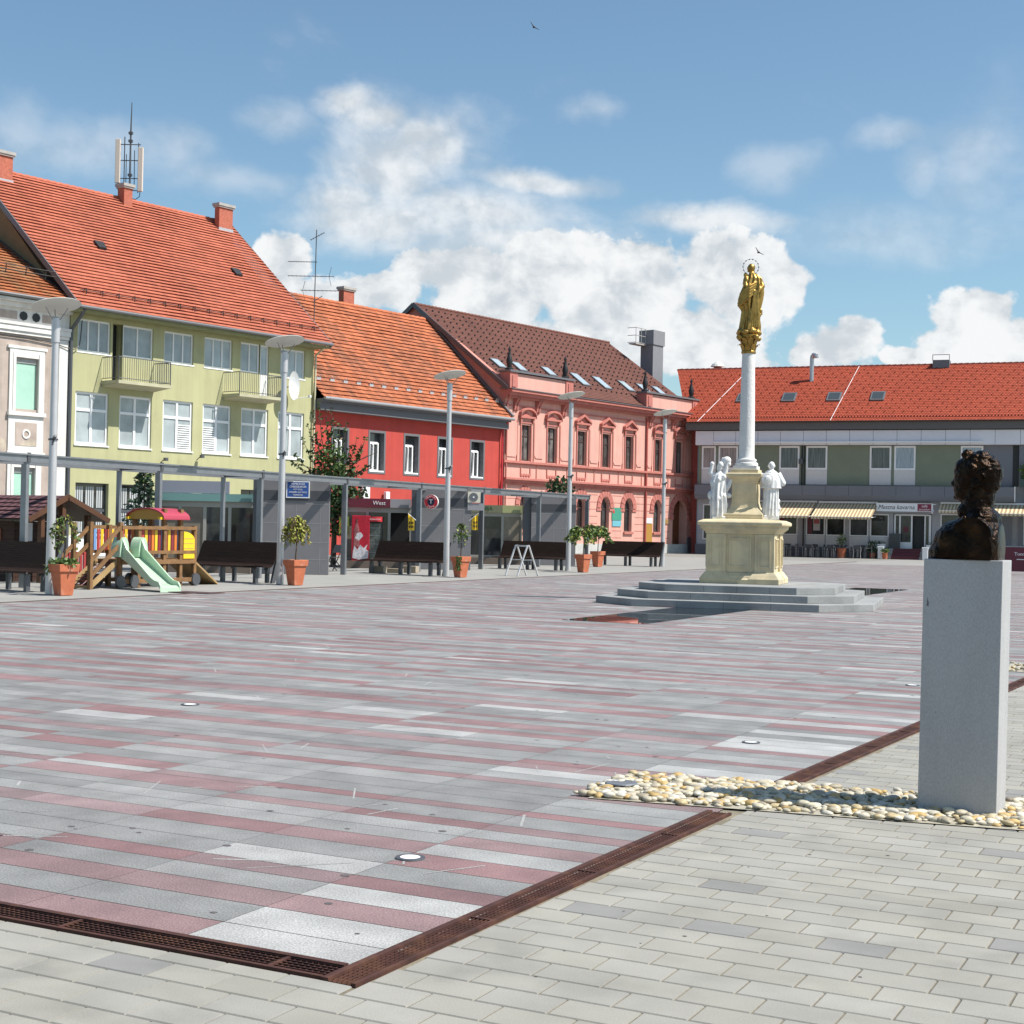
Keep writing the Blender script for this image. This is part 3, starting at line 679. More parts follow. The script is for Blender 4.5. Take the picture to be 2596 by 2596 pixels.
# ================================================================ RED HOUSE
def red_house():
    u0 = 14.5; off = (u0, 0, 0)
    h = house('red_house', 'bright red two storey house with a weathered orange tile roof and narrow tilted windows', u0)
    wm = mat('red_plaster', (.44, .055, .042), .9, var=.07, vscale=1.2, bump=.06, streak=.12)
    gr = mat('grey_surround', (.13, .13, .14), .8)
    W = [(16.0, 17.05), (18.75, 19.85), (21.53, 22.62), (24.35, 25.45), (27.2, 28.32)]
    z0, z1 = 4.34, 6.36
    G = [(19, 21.5, 0.3, 2.6, .25), (23, 25, .3, 2.6, .25)]
    w = MB(); facade(w, 14.52, 30.02, 0, 7.8, [(a, b, z0, z1, .36) for a, b in W]+G, .04, m=0, mr=1)
    w.quad((14.52, 13, 0), (30.02, 13, 0), (30.02, 13, 7.8), (14.52, 13, 7.8)); w.quad((14.52, .04, 0), (14.52, 13, 0), (14.52, 13, 7.8), (14.52, .04, 7.8)); w.quad((30.02, .04, 0), (30.02, 13, 0), (30.02, 13, 7.8), (30.02, .04, 7.8)); w.build('wall', [wm, gr], h, off)
    for a, b in W:
        f = MB(); t = .12
        f.box(a-t, a, .02, .039, z0-t, z1+t); f.box(b, b+t, .02, .039, z0-t, z1+t); f.box(a, b, .02, .039, z1, z1+t); f.box(a, b, .02, .039, z0-t, z0)
        wd = f.build('window', gr, h, off)
        k = MB(); y = .30
        k.box(a, a+.09, y, y+.07, z0, z1-.50); k.box(b-.20, b-.12, y, y+.07, z0, z1-.5); k.box(a+.09, b-.20, y, y+.07, z1-.58, z1-.46); k.box(a+.09, b-.2, y, y+.07, z0, z0+.10)
        k.box((a+b)/2-.08, (a+b)/2+.03, y-.02, y+.06, z0+.10, z1-.58)
        k.bar((a+.13, y-.14, z1-.62), (a+.24, y-.02, z0+.1), .05, .07); k.bar((a+.40, y-.14, z1-.62), (a+.46, y-.02, z0+.1), .05, .07)
        k.box(a-.02, b-.02, y-.3, y, z0-.03, z0+.05); k.build('frame', M['white'], wd, off)
        k = MB(); k.box(a, b, y+.072, y+.085, z0, z1); k.build('pane', M['glass_dark'], wd, off)
    for a, b, c, d, _ in G: win(h, a, b, c, d, .2, off, M['steel_dark'], M['glass_dark'], (.5,), (), name='shop_window')
    tm = tile_mat('weathered_orange_tiles', (.41, .130, .060), (.14, .07, .045), stain=.95, per=.22, stain_c=(.18, .085, .055))
    rf = MB(); slope(rf, (14.55, 30.15), (14.55, 30.15), (-.62, 7.86), (6.0, 13.98), 27, .27, .085)
    rf.quad((30.1, 6.0, 13.98), (14.55, 6.0, 13.98), (14.55, 13, 7.7), (30.1, 13, 7.7), 0, [(0, 0), (50, 0), (50, 30), (0, 30)])
    roof = rf.build('roof', tm, h, off)
    rc = MB(); ridge_caps(rc, 14.55, 30.1, 6.0, 13.98, .12, .4); rc.build('ridge_tiles', tm, roof, off)
    f = MB(); f.box(14.55, 30.05, -.45, .035, 7.22, 7.62); f.box(14.55, 30.05, -.62, -.02, 7.623, 7.78); f.build('fascia', gr, roof, off)
    g = MB(); g.cyl((14.6, -.70, 7.80), (30.2, -.70, 7.80), .09, None, 10); g.build('gutter', mat('gutter_grey', (.30, .31, .32), .5, .4), roof, off)
    sn = MB()
    for i in range(16):
        x = 15.0+i*.98; sn.box(x, x+.30, .28, .40, 8.78, 8.90); sn.bar((x+.06, .4, 8.8), (x+.06, .22, 9.02), .05, .03); sn.bar((x+.24, .4, 8.8), (x+.24, .22, 9.02), .05, .03)
    sn.build('snow_guard', mat('guard_zinc', (.52, .54, .55), .4, .5), roof, off)
    chimney(roof, 23.15, 24.02, 6.3, 6.7, 13.6, 14.95, off)
    p = MB(); p.tube([(29.85, -.6, 7.7), (29.9, -.12, 7.2), (29.9, -.1, 0)], .05, 8); p.build('downpipe', M['red'], h, off)
    fl = MB(); fl.box(30.0, 30.06, -.4, 5.8, 7.9, 8.0); fl.bar((30.12, -.7, 7.98), (30.12, 6.0, 14.15), .18, .10); fl.build('verge_flashing', M['zinc'], roof, off)
    return h
red_house()
# ================================================================ PINK HOUSE
def pink_house():
    u0 = 30.2; off = (u0, 0, 0)
    h = house('pink_house', 'ornate salmon pink house with brown roof, moulded cornices and arched ground floor openings', u0)
    pk = mat('salmon_plaster', (.52, .215, .17), .88, var=.06, vscale=1.0, bump=.05, streak=.15)
    pk2 = mat('pale_salmon', (.62, .335, .275), .88, var=.06, vscale=1.0, streak=.15)
    rd = mat('shaded_salmon_pipe_red', (.40, .095, .075), .85, var=.08)  # shade of the corner wall put into its colour; own red of the downpipe
    tr = mat('rose_trim', (.46, .16, .13), .85, var=.1, streak=.15)
    W = [(31.86, 32.78), (34.50, 35.44), (37.68, 38.66), (40.47, 41.40), (43.2, 44.1), (46.82, 47.66), (49.56, 50.52)]
    A = [(31.86, 32.78), (34.5, 35.44), (37.75, 38.70), (40.47, 41.45), (43.22, 44.16), (46.85, 47.76)]
    holes = [(a, b, 5.50, 7.63, .22) for a, b in W]+[(a, b, 1.42, 3.60, .28) for a, b in A]+[(49.35, 51.25, 0, 3.68, .7)]
    w = MB(); facade(w, 30.2, 51.75, 0, 9.7, holes)
    for a, b, sp, tp in [(a, b, 2.9, 3.60) for a, b in A]+[(49.35, 51.25, 2.7, 3.68)]:
        n = 12; c = (a+b)/2; r = (b-a)/2
        for i in range(n):
            t0 = math.pi*i/n; t1 = math.pi*(i+1)/n
            p0 = (c-r*math.cos(t0), 0, sp+(tp-sp)*math.sin(t0)); p1 = (c-r*math.cos(t1), 0, sp+(tp-sp)*math.sin(t1))
            w.quad(p0, p1, (p1[0], 0, tp), (p0[0], 0, tp)); w.quad(p0, p1, (p1[0], .28, p1[2]), (p0[0], .28, p0[2]))
    w.quad((51.75, 0, 0), (51.75, 14, 0), (51.75, 14, 9.7), (51.75, 0, 9.7)); w.quad((30.2, 14, 0), (51.75, 14, 0), (51.75, 14, 9.7), (30.2, 14, 9.7))
    w.build('wall', pk2, h, off)
    g = MB(); g.prism([(30.2, 0.02, 0), (30.2, 13.9, 0), (30.2, 13.9, 10.0), (30.2, 7, 14.95), (30.2, .02, 10.0)], (.3, 0, 0)); g.build('gable_wall', pk, h, off)
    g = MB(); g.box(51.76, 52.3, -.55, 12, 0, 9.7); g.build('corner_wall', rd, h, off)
    # string courses and cornices (each set proud of the wall)
    c = MB(); X0, X1 = 30.05, 51.9
    for z0, z1, d in ((4.05, 4.2, .10), (4.203, 4.34, .22), (4.343, 4.46, .34), (5.33, 5.46, .18), (5.26, 5.327, .10), (8.66, 8.74, .06), (9.10, 9.24, .30), (9.243, 9.42, .52), (9.423, 9.58, .66)):
        c.box(X0-.0, X1-.0, -d, -.003, z0, z1)
    c.build('cornice', tr, h, off)
    c = MB(); c.box(X0-.08, X1+.08, -.72, .3, 9.584, 9.63); c.build('cornice_sheet', M['zinc'], h, off)
    p = MB(); p.box(30.2, 51.75, -.08, -.003, 0, .62); p.build('plinth', mat('stone_plinth', (.46, .46, .44), .85, var=.1), h, off)
    j = MB()
    for z in (1.0, 1.45, 1.9, 2.35, 2.8, 3.25, 3.7):
        for a, b in ((30.3, 31.5), (33.1, 34.2), (35.8, 37.4), (39.05, 40.1), (41.8, 42.9), (44.5, 46.5), (48.1, 49.0)):
            if z < 3.6 or True: j.box(a, b, -.012, -.002, z, z+.03)
    j.build('rustication', tr, h, off)
    q = MB()
    for x0, x1 in ((30.3, 31.45), (33.15, 34.15), (35.85, 37.25), (39.05, 40.1), (41.75, 42.85), (44.5, 45.3), (45.9, 46.45), (48.0, 49.2), (50.9, 51.6)):
        q.prism([(x0+.15, -.045, 5.7), (x1-.15, -.045, 5.7), (x1-.02, -.045, 5.9), (x1-.02, -.045, 7.75), (x0+.02, -.045, 7.75), (x0+.02, -.045, 5.9)], (0, .042, 0))
    q.split('wall_panel', pk2, h, off)
    q = MB()
    for x in (31.45, 33.12, 35.82, 37.30, 39.0, 40.12, 41.72, 42.87, 44.45, 46.47, 47.98, 49.25, 50.86): q.box(x-.05, x+.02, -.06, -.003, 5.5, 7.85)
    for x in (30.2, 33.4, 36.6, 39.6, 42.4, 45.2, 48.6): q.box(x, x+.05, -.05, -.003, 4.47, 5.25)
    q.split('moulding', pk, h, off)
    for a, b in W:
        q = MB(); q.box(a, b, -.045, -.003, 4.62, 4.70); 
        for k in range(4): q.cyl((a+.08+(b-a-.16)*k/3, -.05, 4.66), (a+.08+(b-a-.16)*k/3, -.003, 4.66), .09, None, 8)
        q.box(a-.04, a+.03, -.05, -.003, 4.6, 5.1); q.box(b-.03, b+.04, -.05, -.003, 4.6, 5.1)
        q.build('garland', tr, h, off)
    for i, (a, b) in enumerate(W):
        wd = win(h, a, b, 5.52, 7.62, .15, off, mat('brown_frame', (.075, .04, .035), .6) if i == 0 else bpy.data.materials['brown_frame'], bpy.data.materials.get('pink_pane') or mat('pink_pane', (.10, .095, .09), .08, spec=.6, var=.5, vscale=2.5, objrand=(.5, 1.5)), (.5,), (.7,), .07, .06)
        k = MB(); e = .32; zb = 8.02
        k.box(a-e, b+e, -.20, -.003, zb, zb+.12)
        cx = (a+b)/2; hw = (b-a)/2+e
        if i in (0, 1, 5, 6):
            n = 10; zs = lambda t: zb+.15+.48*math.sin(t)**.8 if 0 < t < math.pi else zb+.15
            for s in range(n):
                t0, t1 = math.pi*s/n, math.pi*(s+1)/n
                P0 = (cx-hw*math.cos(t0), 0, zs(t0)); P1 = (cx-hw*math.cos(t1), 0, zs(t1)); k.prism([(P0[0], -.24, P0[2]-.12), (P1[0], -.24, P1[2]-.12), (P1[0], -.24, P1[2]), (P0[0], -.24, P0[2])], (0, .235, 0))
        else:
            for s in (-1, 1): k.prism([(cx+s*hw, -.24, zb+.10), (cx+s*hw, -.24, zb+.22), (cx, -.24, zb+.66), (cx, -.24, zb+.52)], (0, .235, 0))
        k.prism([(cx-hw*.5, -.06, zb+.13), (cx+hw*.5, -.06, zb+.13), (cx, -.06, zb+.42)], (0, .055, 0))
        for s in (a-.22, b+.08): k.box(s, s+.13, -.14, -.003, zb-.25, zb)
        k.box(a-.10, a-.005, -.05, -.003, 5.5, 7.72); k.box(b+.005, b+.10, -.05, -.003, 5.5, 7.72); k.box(a-.1, b+.1, -.05, -.003, 7.723, 7.84)
        k.build('hood_mould', tr, wd, off)
    for i, (a, b) in enumerate(A):
        wd = win(h, a+.02, b-.02, 1.44, 3.58, .22, off, bpy.data.materials['brown_frame'], M['glass_dark'], (.5,), (.66,), .06, .05, name='arched_window')
        k = MB(); n = 9; cx = (a+b)/2; r0 = (b-a)/2+.06; r1 = r0+.42
        for s in range(n):
            t0 = math.pi*(s+.06)/n; t1 = math.pi*(s+.94)/n; f = lambda r, t: (cx-r*math.cos(t), -.07, 2.9+(r*.95+.22)*math.sin(t))
            k.prism([f(r0, t0), f(r1+(.12 if s == 4 else 0), t0), f(r1+(.12 if s == 4 else 0), t1), f(r0, t1)], (0, .066, 0))
        k.build('arch_surround', tr, wd, off); k = MB(); k.box(a-.5, a, -.06, -.003, 2.72, 2.86); k.box(b, b+.5, -.06, -.003, 2.72, 2.86); k.box(a-.08, b+.08, -.12, -.003, 1.26, 1.40); k.split('impost', tr, wd, off)
    a, b = 49.35, 51.25
    d = MB(); d.box(a, b, .62, .68, 0, 3.68); po = d.build('portal_door', mat('portal_wood', (.16, .05, .02), .6, var=.3, vscale=3, stretch=(6, 6, .5)), h, off)
    k = MB(); n = 11; cx = (a+b)/2; r0 = .97; r1 = 1.42
    for s in range(n):
        t0 = math.pi*(s+.05)/n; t1 = math.pi*(s+.95)/n; f = lambda r, t: (cx-r*math.cos(t), -.07, 2.7+r*1.0*math.sin(t)); k.prism([f(r0, t0), f(r1, t0), f(r1, t1), f(r0, t1)], (0, .066, 0))
    k.build('arch_surround', tr, po, off); k = MB()
    for x in (a-.42, b+.04): k.box(x, x+.38, -.12, -.003, 2.3, 2.62)
    k.split('impost', tr, po, off)
    k = MB(); k.box(b+.02, 51.74, -.10, -.003, 0, 1.1); k.build('plinth', M['zinc'], h, off)
    # brackets under the cornice, attic parapets with finials
    q = MB()
    for x in (31.0, 33.2, 35.9, 38.2, 39.9, 42, 45.95, 47.6, 48.9, 50.3, 51.4):
        if 38 < x < 45: continue
        for dx in (0, .24): q.prism([(x+dx, -.40, 9.09), (x+dx, -.003, 9.09), (x+dx, -.003, 8.35), (x+dx, -.12, 8.45), (x+dx, -.18, 8.8)], (.16, 0, 0))
    for x in (31.0, 33.2, 35.9): pass
    q.split('bracket', tr, h, off)
    for x0, x1 in ((30.25, 36.7), (45.2, 52.0)):
        b_ = MB(); b_.box(x0+.75, x1-.75, -.25, .35, 9.64, 10.55); b_.build('parapet', pk2, h, off)
        b_ = MB()
        for xx in (x0, x1-.75): b_.box(xx, xx+.75, -.32, .45, 9.64, 10.6); b_.box(xx+.2, xx+.55, -.36, -.321, 9.75, 10.4)
        pp = b_.split('parapet_pier', tr, h, off)[0]
        b_ = MB(); b_.box(x0-.08, x1+.08, -.40, .5, 10.604, 10.72); b_.build('coping', M['zinc'], pp, off)
        for xx in (x0+.38, x1-.38):
            b_ = MB(); b_.lathe((xx, .05, 10.72), [(.26, 0), (.26, .12), (.12, .18), (.16, .35), (.20, .55), (.12, .85), (.06, 1.1), (.10, 1.2), (.02, 1.42)], 10); b_.build('finial', M['black'], pp, off, smooth=40)
    tm = tile_mat('brown_tiles', (.135, .054, .040), (.075, .034, .027), stain=.4, per=.14, wave=.5)
    rf = MB(); slope(rf, (30.0, 52.6), (30.0, 51.6), (-.15, 9.75), (7.0, 15.03), 44, .2, .022)
    rf.quad((51.6, 7.0, 15.03), (30.0, 7.0, 15.03), (30.0, 14.2, 9.9), (52.6, 14.2, 9.9), 0, [(0, 0), (50, 0), (50, 30), (0, 30)])
    rf.quad((52.6, -.15, 9.75), (52.6, 14.2, 9.9), (51.6, 7.0, 15.03), (51.6, 7.0, 15.03), 0, [(0, 0), (30, 0), (15, 20), (15, 20)])
    roof = rf.build('roof', tm, h, off)
    rc = MB(); ridge_caps(rc, 30.0, 51.6, 7.0, 15.03, .10, .36); rc.build('ridge_tiles', tm, roof, off)
    sg = MB(); dy, dz = 7.15, 5.28; 
    for r in range(2, 15):
        s = r/15
        for k in range(36):
            x = 30.6+(k+.5*(r % 2))*.6
            if x > 51.4: continue
            y = -.15+dy*s; z = 9.75+dz*s; sg.box(x, x+.09, y-.06, y, z+.01, z+.10)
    o = kind(sg.build('snow_guards', M['black'], roof, off), 'stuff')
    v = MB(); v.bar((29.98, -.3, 9.62), (29.98, 7.0, 15.0), .06, .26); v.bar((29.98, 7.0, 15.0), (29.98, 14.2, 9.85), .06, .26); v.build('verge_board', M['steel_dark'], roof, off)
    for x0, y0, y1, x1 in [(31.6, 1.55, 2.35, 32.4), (33.7, 1.55, 2.35, 34.5), (36.8, 1.55, 2.35, 37.6), (39.75, 1.05, 2.2, 40.6), (42.3, 1.05, 2.2, 43.15), (45.4, 1.2, 2.2, 46.2), (47.7, 1.3, 2.2, 48.5), (49.7, 1.3, 2.2, 50.5)]:
        zz = lambda y: 9.75+(y+.15)*dz/dy
        b_ = MB(); n_ = (0, -.06, .08)
        b_.prism([(x0, y0, zz(y0)), (x1, y0, zz(y0)), (x1, y1, zz(y1)), (x0, y1, zz(y1))], (0, -.05, .09)); sk = b_.build('skylight', M['zinc'], roof, off)
        b_ = MB(); b_.prism([(x0+.07, y0+.08-.052, zz(y0+.08)+.092), (x1-.07, y0+.08-.052, zz(y0+.08)+.092), (x1-.07, y1-.08-.052, zz(y1-.08)+.092), (x0+.07, y1-.08-.052, zz(y1-.08)+.092)], (0, -.004, .006)); b_.build('pane', mat('sky_pane', (.35, .42, .46), .05, spec=.8) if 'sky_pane' not in bpy.data.materials else bpy.data.materials['sky_pane'], sk, off)
    p = MB(); p.cyl((45.7, -.10, 0), (45.7, -.10, 9.0), .075, None, 8); p.build('downpipe', rd, h, off)
    p = MB(); p.tube([(30.12, -.6, 9.5), (30.3, -.12, 8.8), (30.3, -.1, 0)], .05, 8); p.build('downpipe', tr, h, off)
    # plates beside the windows
    for (x0, x1, z0, z1, m_) in [(41.75, 42.85, 2.15, 2.95, mat('plate_green', (.06, .28, .20), .5)), (41.8, 42.8, 1.75, 2.12, mat('plate_blue', (.15, .42, .50), .5)), (45.85, 46.65, 2.0, 2.35, M['white']), (45.85, 46.65, .55, 1.95, mat('plate_ochre', (.40, .22, .05), .5)), (48.2, 48.7, 2.0, 2.3, mat('plate_brass', (.35, .22, .08), .4))]:
        b_ = MB(); b_.box(x0, x1, -.05, -.014, z0, z1); pl = b_.build('wall_plate', m_, h, off)
        if x0 == 41.75:
            b_ = MB(); b_.box(x0+.06, x0+.26, -.056, -.051, 2.6, 2.85); b_.build('emblem', M['red'], pl, off)
    # tall grey ventilation tower behind the ridge
    b_ = MB(); b_.box(52.95, 54.35, 4.05, 5.1, 9.6, 14.9); b_.box(52.88, 54.45, 3.98, 5.2, 14.903, 15.95); t = b_.build('ventilation_tower', mat('tower_grey', (.20, .205, .22), .6, var=.05), h, off)
    b_ = MB()
    for x in (51.5, 52.2, 52.8): b_.tube([(x, 4.6, 14.9), (x, 4.6, 16.0)], .025, 6)
    for z in (14.95, 15.45, 16.0): b_.tube([(51.5, 5.3, z), (51.5, 4.6, z), (52.85, 4.6, z)], .025, 6)
    b_.box(51.5, 52.87, 4.6, 5.2, 14.82, 14.9); b_.build('platform', M['conc'], t, off)
    return h
pink_house()
# ================================================================ CAFE BUILDING across the end of the square
def cafe():
    h = thing('cafe_building', 'long grey two storey building with red tiled roof, green panels and a cafe below', 'building', CP.P(0), CP.ang)
    X1 = 34.0
    grey = mat('panel_grey', (.70, .70, .735), .7, var=.04, vscale=.8)
    dgrey = mat('panel_dark', (.165, .175, .20), .7, var=.05, vscale=.8)
    base = mat('base_grey', (.12, .13, .15), .8, var=.08)
    green = mat('panel_green', (.195, .225, .165), .8, var=.06, vscale=1)
    wwin = M['white']; beige = mat('sandwich_panel', (.60, .59, .58), .7, var=.03)
    w = MB(); w.quad((0, 0, 0), (0, 12, 0), (0, 12, 8.9), (0, 0, 8.9)); w.quad((0, 12, 0), (X1, 12, 0), (X1, 12, 8.9), (0, 12, 8.9)); w.quad((X1, 0, 0), (X1, 12, 0), (X1, 12, 8.9), (X1, 0, 8.9))
    ups = [(.3, 1.27), (1.46, 2.80), (5.62, 6.97), (7.43, 8.82), (11.59, 12.97), (13.16, 14.51), (17.33, 18.71), (21.6, 22.9), (23.2, 24.5)]
    gws = [(.41, .98, 1.0, 3.4), (1.3, 2.5, 1.42, 2.9), (2.7, 3.9, 1.42, 2.9), (4.3, 5.4, 1.42, 2.9), (5.62, 6.9, 1.42, 2.9), (7.47, 8.72, 1.42, 2.9), (8.80, 10.03, 1.42, 2.9), (10.33, 11.55, 1.42, 2.9), (11.67, 12.87, 1.42, 2.9), (16.13, 17.4, 1.40, 2.98), (21.2, 22.6, 1.1, 3.0), (23.0, 24.4, 1.1, 3.0)]
    facade(w, 0, X1, 0, 3.75, [(a, b, c, d, .15) for a, b, c, d in gws]+[(13.15, 15.6, .66, 2.95, .5)], .12, m=0)
    w.quad((0, .10, 3.7), (X1, .10, 3.7), (X1, .10, 8.9), (0, .10, 8.9)); w.build('wall', mat('wall_grey', (.36, .365, .385), .8, var=.05), h)
    # upper storey panels between the windows
    p = MB(); xs = [0.05]+[v for ab in ups for v in ab]+[25.5]
    for i in range(0, len(xs)-1, 2):
        a, b = xs[i], xs[i+1]
        if 18.6 < a < 21: continue
        if b-a > .02: p.box(a+.01, b-.01, .03, .099, 4.76, 7.39)
    p.split('green_panel', green, h)
    p = MB(); p.box(18.75, 20.5, .04, .099, 4.76, 7.39); p.box(20.9, 21.55, -.1, .099, 4.76, 7.39); p.split('grey_panel', dgrey, h)
    p = MB(); p.box(20.52, 20.88, .05, .099, 4.76, 7.39); p.box(7.1, 7.2, -.02, .029, 3.9, 7.4); p.box(7.28, 7.36, -.05, .029, 0.7, 7.4); p.split('downpipe', M['black'], h)  # widest strip is no pipe: the shade in the panel gap put into black
    p = MB(); p.box(6.98, 7.24, -.3, -.06, 6.15, 6.5); p.build('floodlight', M['steel_dark'], h)
    ci = 0
    curt = [mat('curtain_rose', (.26, .20, .20), .10, spec=.6, var=.4, vscale=3, stretch=(3, 1, .2)), mat('curtain_dark', (.10, .11, .115), .08, spec=.6, var=.6, vscale=3, stretch=(3, 1, .2)), mat('curtain_blue', (.30, .36, .42), .1, spec=.6, var=.3, vscale=5, stretch=(3, 1, .2))]
    for i, (a, b) in enumerate(ups):
        wd = win(h, a, b, 5.80, 7.36, -.02, (0, 0, 0), wwin, curt[[0, 0, 1, 1, 1, 2, 2, 1, 1][i]], (), (), .11, .06, .08)
        q = MB(); q.box(a, b, -.015, .06, 4.80, 5.798); q.build('panel', beige, wd)
    # bands
    b = MB(); b.box(-.05, X1, -.45, .099, 7.42, 8.36); up = b.build('upper_band', grey, h)
    j = MB()
    for k in range(22):
        x = 1.2+1.52*k; j.box(x, x+.02, -.455, -.4505, 7.42, 8.36)
    j.build('joint', M['steel_dark'], up)
    b = MB(); b.box(1.2, 18.7, -.62, -.456, 7.55, 7.63); b.build('awning_box', M['white'], up)
    b = MB(); b.prism([(-.05, -.5, 4.08), (-.05, -.5, 4.72), (-.05, .099, 4.72), (-.05, .099, 3.76), (-.05, -.38, 3.76)], (20.7, 0, 0)); b.box(21.2, X1, -.3, .099, 3.76, 4.72); lb = b.build('lower_band', dgrey, h)
    j = MB()
    for k in range(14):
        x = 1.2+1.52*k
        if x < 20.5: j.box(x, x+.02, -.505, -.5005, 4.08, 4.72)
    j.build('joint', M['black'], lb)
    b = MB(); b.box(20.66, 20.72, -.52, -.02, 3.8, 4.75); b.build('trim', M['white'], lb)
    b = MB(); b.box(-.05, X1, -.06, .117, 0, .68); b.build('plinth', base, h)
    b = MB(); b.box(19.6, 20.5, -.02, .117, .7, 3.7); b.box(20.95, 21.2, -.1, .117, .7, 3.7); b.split('grey_panel', dgrey, h)
    for a, c, z0, z1 in gws:
        gw = win(h, a, c, z0, z1, .13, (0, 0, 0), wwin, M['glass_dark'], (), (.5,) if a < 1 else (), .07, .07, .07, name='cafe_window')
        q = MB(); q.box(a, c, .09, .117, .72, z0-.03)
        if z0 > 1.2: q.build('panel', beige, gw)
        if a in (7.47,):
            q = MB(); q.box(7.95, 8.4, .10, .128, 1.75, 2.62); q.build('poster', mat('poster_grey', (.45, .42, .42), .6), gw); q = MB(); q.box(7.99, 8.36, .094, .0995, 2.2, 2.5); q.build('print', mat('poster_red', (.35, .08, .08), .6), gw)
        if a in (5.62, 7.47):
            q = MB(); q.box(a+.08, a+.4, .16, .164, z0+.08, z1-.08); q.build('red_curtain', M['maroon'], gw)
    # entrance
    d = MB(); d.box(13.2, 13.30, .2, .28, .66, 2.9); d.box(13.52, 13.62, .2, .28, .66, 2.9); d.box(14.27, 14.37, .2, .28, .66, 2.9); d.box(15.12, 15.2, .2, .28, .66, 2.9); d.box(15.4, 15.55, .2, .28, .66, 2.9); d.box(13.30, 15.4, .205, .275, 2.82, 2.92); d.box(13.62, 14.27, .205, .275, .68, 1.1)
    dr = d.build('door', wwin, h)
    d = MB(); d.box(13.3, 14.3, .24, .25, .7, 2.82); d.box(15.2, 15.4, .24, .25, .7, 2.82); d.build('pane', M['glass_dark'], dr)
    d = MB(); d.box(14.37, 15.12, .5, .52, .66, 2.82); d.build('doorway', M['black'], dr)
    d = MB(); d.box(13.8, 14.1, .19, .2, 1.75, 2.1); d.build('sticker', M['maroon'], dr)
    # name board
    s = MB(); s.box(12.15, 15.72, -.62, -.5, 3.08, 3.62); sb = s.build('name_board', M['white'], h)
    s = MB(); s.box(14.76, 15.62, -.635, -.621, 3.12, 3.58); s.build('maroon_panel', mat('board_maroon', (.22, .02, .05), .5), sb)
    text('lettering', 'Mestna kavarna', .40, M['black'], sb, (13.42, -.624, 3.35), shear=.25, sx=.92)
    text('lettering', 'café', .24, M['white'], sb, (15.2, -.638, 3.44)); text('lettering', 'jeruzalem', .18, M['white'], sb, (15.2, -.638, 3.23))
    s = MB(); s.box(15.75, 15.9, -1.0, -.2, 3.55, 3.58); s.bar((15.7, -.9, 3.0), (15.75, -.5, 3.2), .06, .1); s.build('spotlight', M['white'], sb)
    # awnings, striped cloth sloping out over the tables
    def awning(x0, x1, proj, z0, z1, n):
        a = MB(); st = (x1-x0)/n
        for k in range(n): a.quad((x0+k*st, -.12, z0), (x0+(k+1)*st, -.12, z0), (x0+(k+1)*st, -proj, z1), (x0+k*st, -proj, z1), k % 2)
        for k in range(n): a.quad((x0+k*st, -proj, z1), (x0+(k+1)*st, -proj, z1), (x0+(k+1)*st, -proj-.01, z1-.16), (x0+k*st, -proj-.01, z1-.16), k % 2)
        o = a.build('awning', [mat('awning_cream', (.66, .55, .36), .85) if 'awning_cream' not in bpy.data.materials else bpy.data.materials['awning_cream'], mat('awning_brown', (.34, .24, .13), .85) if 'awning_brown' not in bpy.data.materials else bpy.data.materials['awning_brown']], h)
        b = MB(); b.box(x0, x1, -proj-.03, -proj+.03, z1-.04, z1-.0); b.box(x0, x1, -.2, -.05, z0+.0, z0+.12)
        for x in (x0+.15, (x0+x1)/2, x1-.15): b.bar((x, -.1, z1+.05), (x, -proj, z1-.04), .05, .05)
        b.build('arm', M['white'], o)
    awning(3.6, 8.22, 3.0, 3.60, 2.68, 38); awning(8.36, 12.2, 3.0, 3.58, 2.66, 36); awning(16.15, 18.3, 1.3, 3.62, 3.18, 20); awning(19.1, 24.5, 2.8, 3.60, 3.02, 44)
    # roof
    tm = tile_mat('red_tiles', (.33, .060, .030), (.22, .045, .025), stain=.3, per=.10, wave=.4)
    rf = MB(); slope(rf, (-.6, X1), (-3.2, X1), (-.75, 8.98), (6.0, 13.28), 34, .2, .025); rf.quad((X1, 6, 13.28), (-3.2, 6, 13.28), (-3.2, 13, 8.9), (X1, 13, 8.9), 0, [(0, 0), (50, 0), (50, 30), (0, 30)]); roof = rf.build('roof', tm, h)
    rc = MB(); ridge_caps(rc, -3.2, X1, 6.0, 13.26, .09, .4); rc.build('ridge_tiles', mat('ridge_red', (.20, .05, .035), .8), roof)
    f = MB(); f.box(-.7, X1, -.66, -.1, 8.42, 8.93); f.build('fascia', mat('fascia_brown', (.125, .115, .11), .6, .2), roof)
    f = MB(); f.cyl((-.6, -.80, 8.95), (X1, -.80, 8.95), .05, None, 8); f.build('gutter', M['rust'], roof)
    zz = lambda y: 8.98+(y+.75)*4.3/6.75
    sg = MB()
    for r in range(1, 14):
        for k in range(60):
            x = -2+(k+.5*(r % 2))*.6; y = -.75+6.75*r/14
            if r == 1: continue
            if x > -.6-2.6*r/14 and x < 26: sg.prism([(x, y, zz(y)+.02), (x+.07, y, zz(y)+.02), (x+.13, y-.02, zz(y)+.10)], (0, -.08, 0))
    for k in range(150):
        x = -.4+k*.2; y = -.35
        sg.box(x, x+.07, y-.08, y, zz(y), zz(y)+.1)
    kind(sg.build('snow_guards', mat('guard_red', (.20, .045, .03), .8), roof), 'stuff')
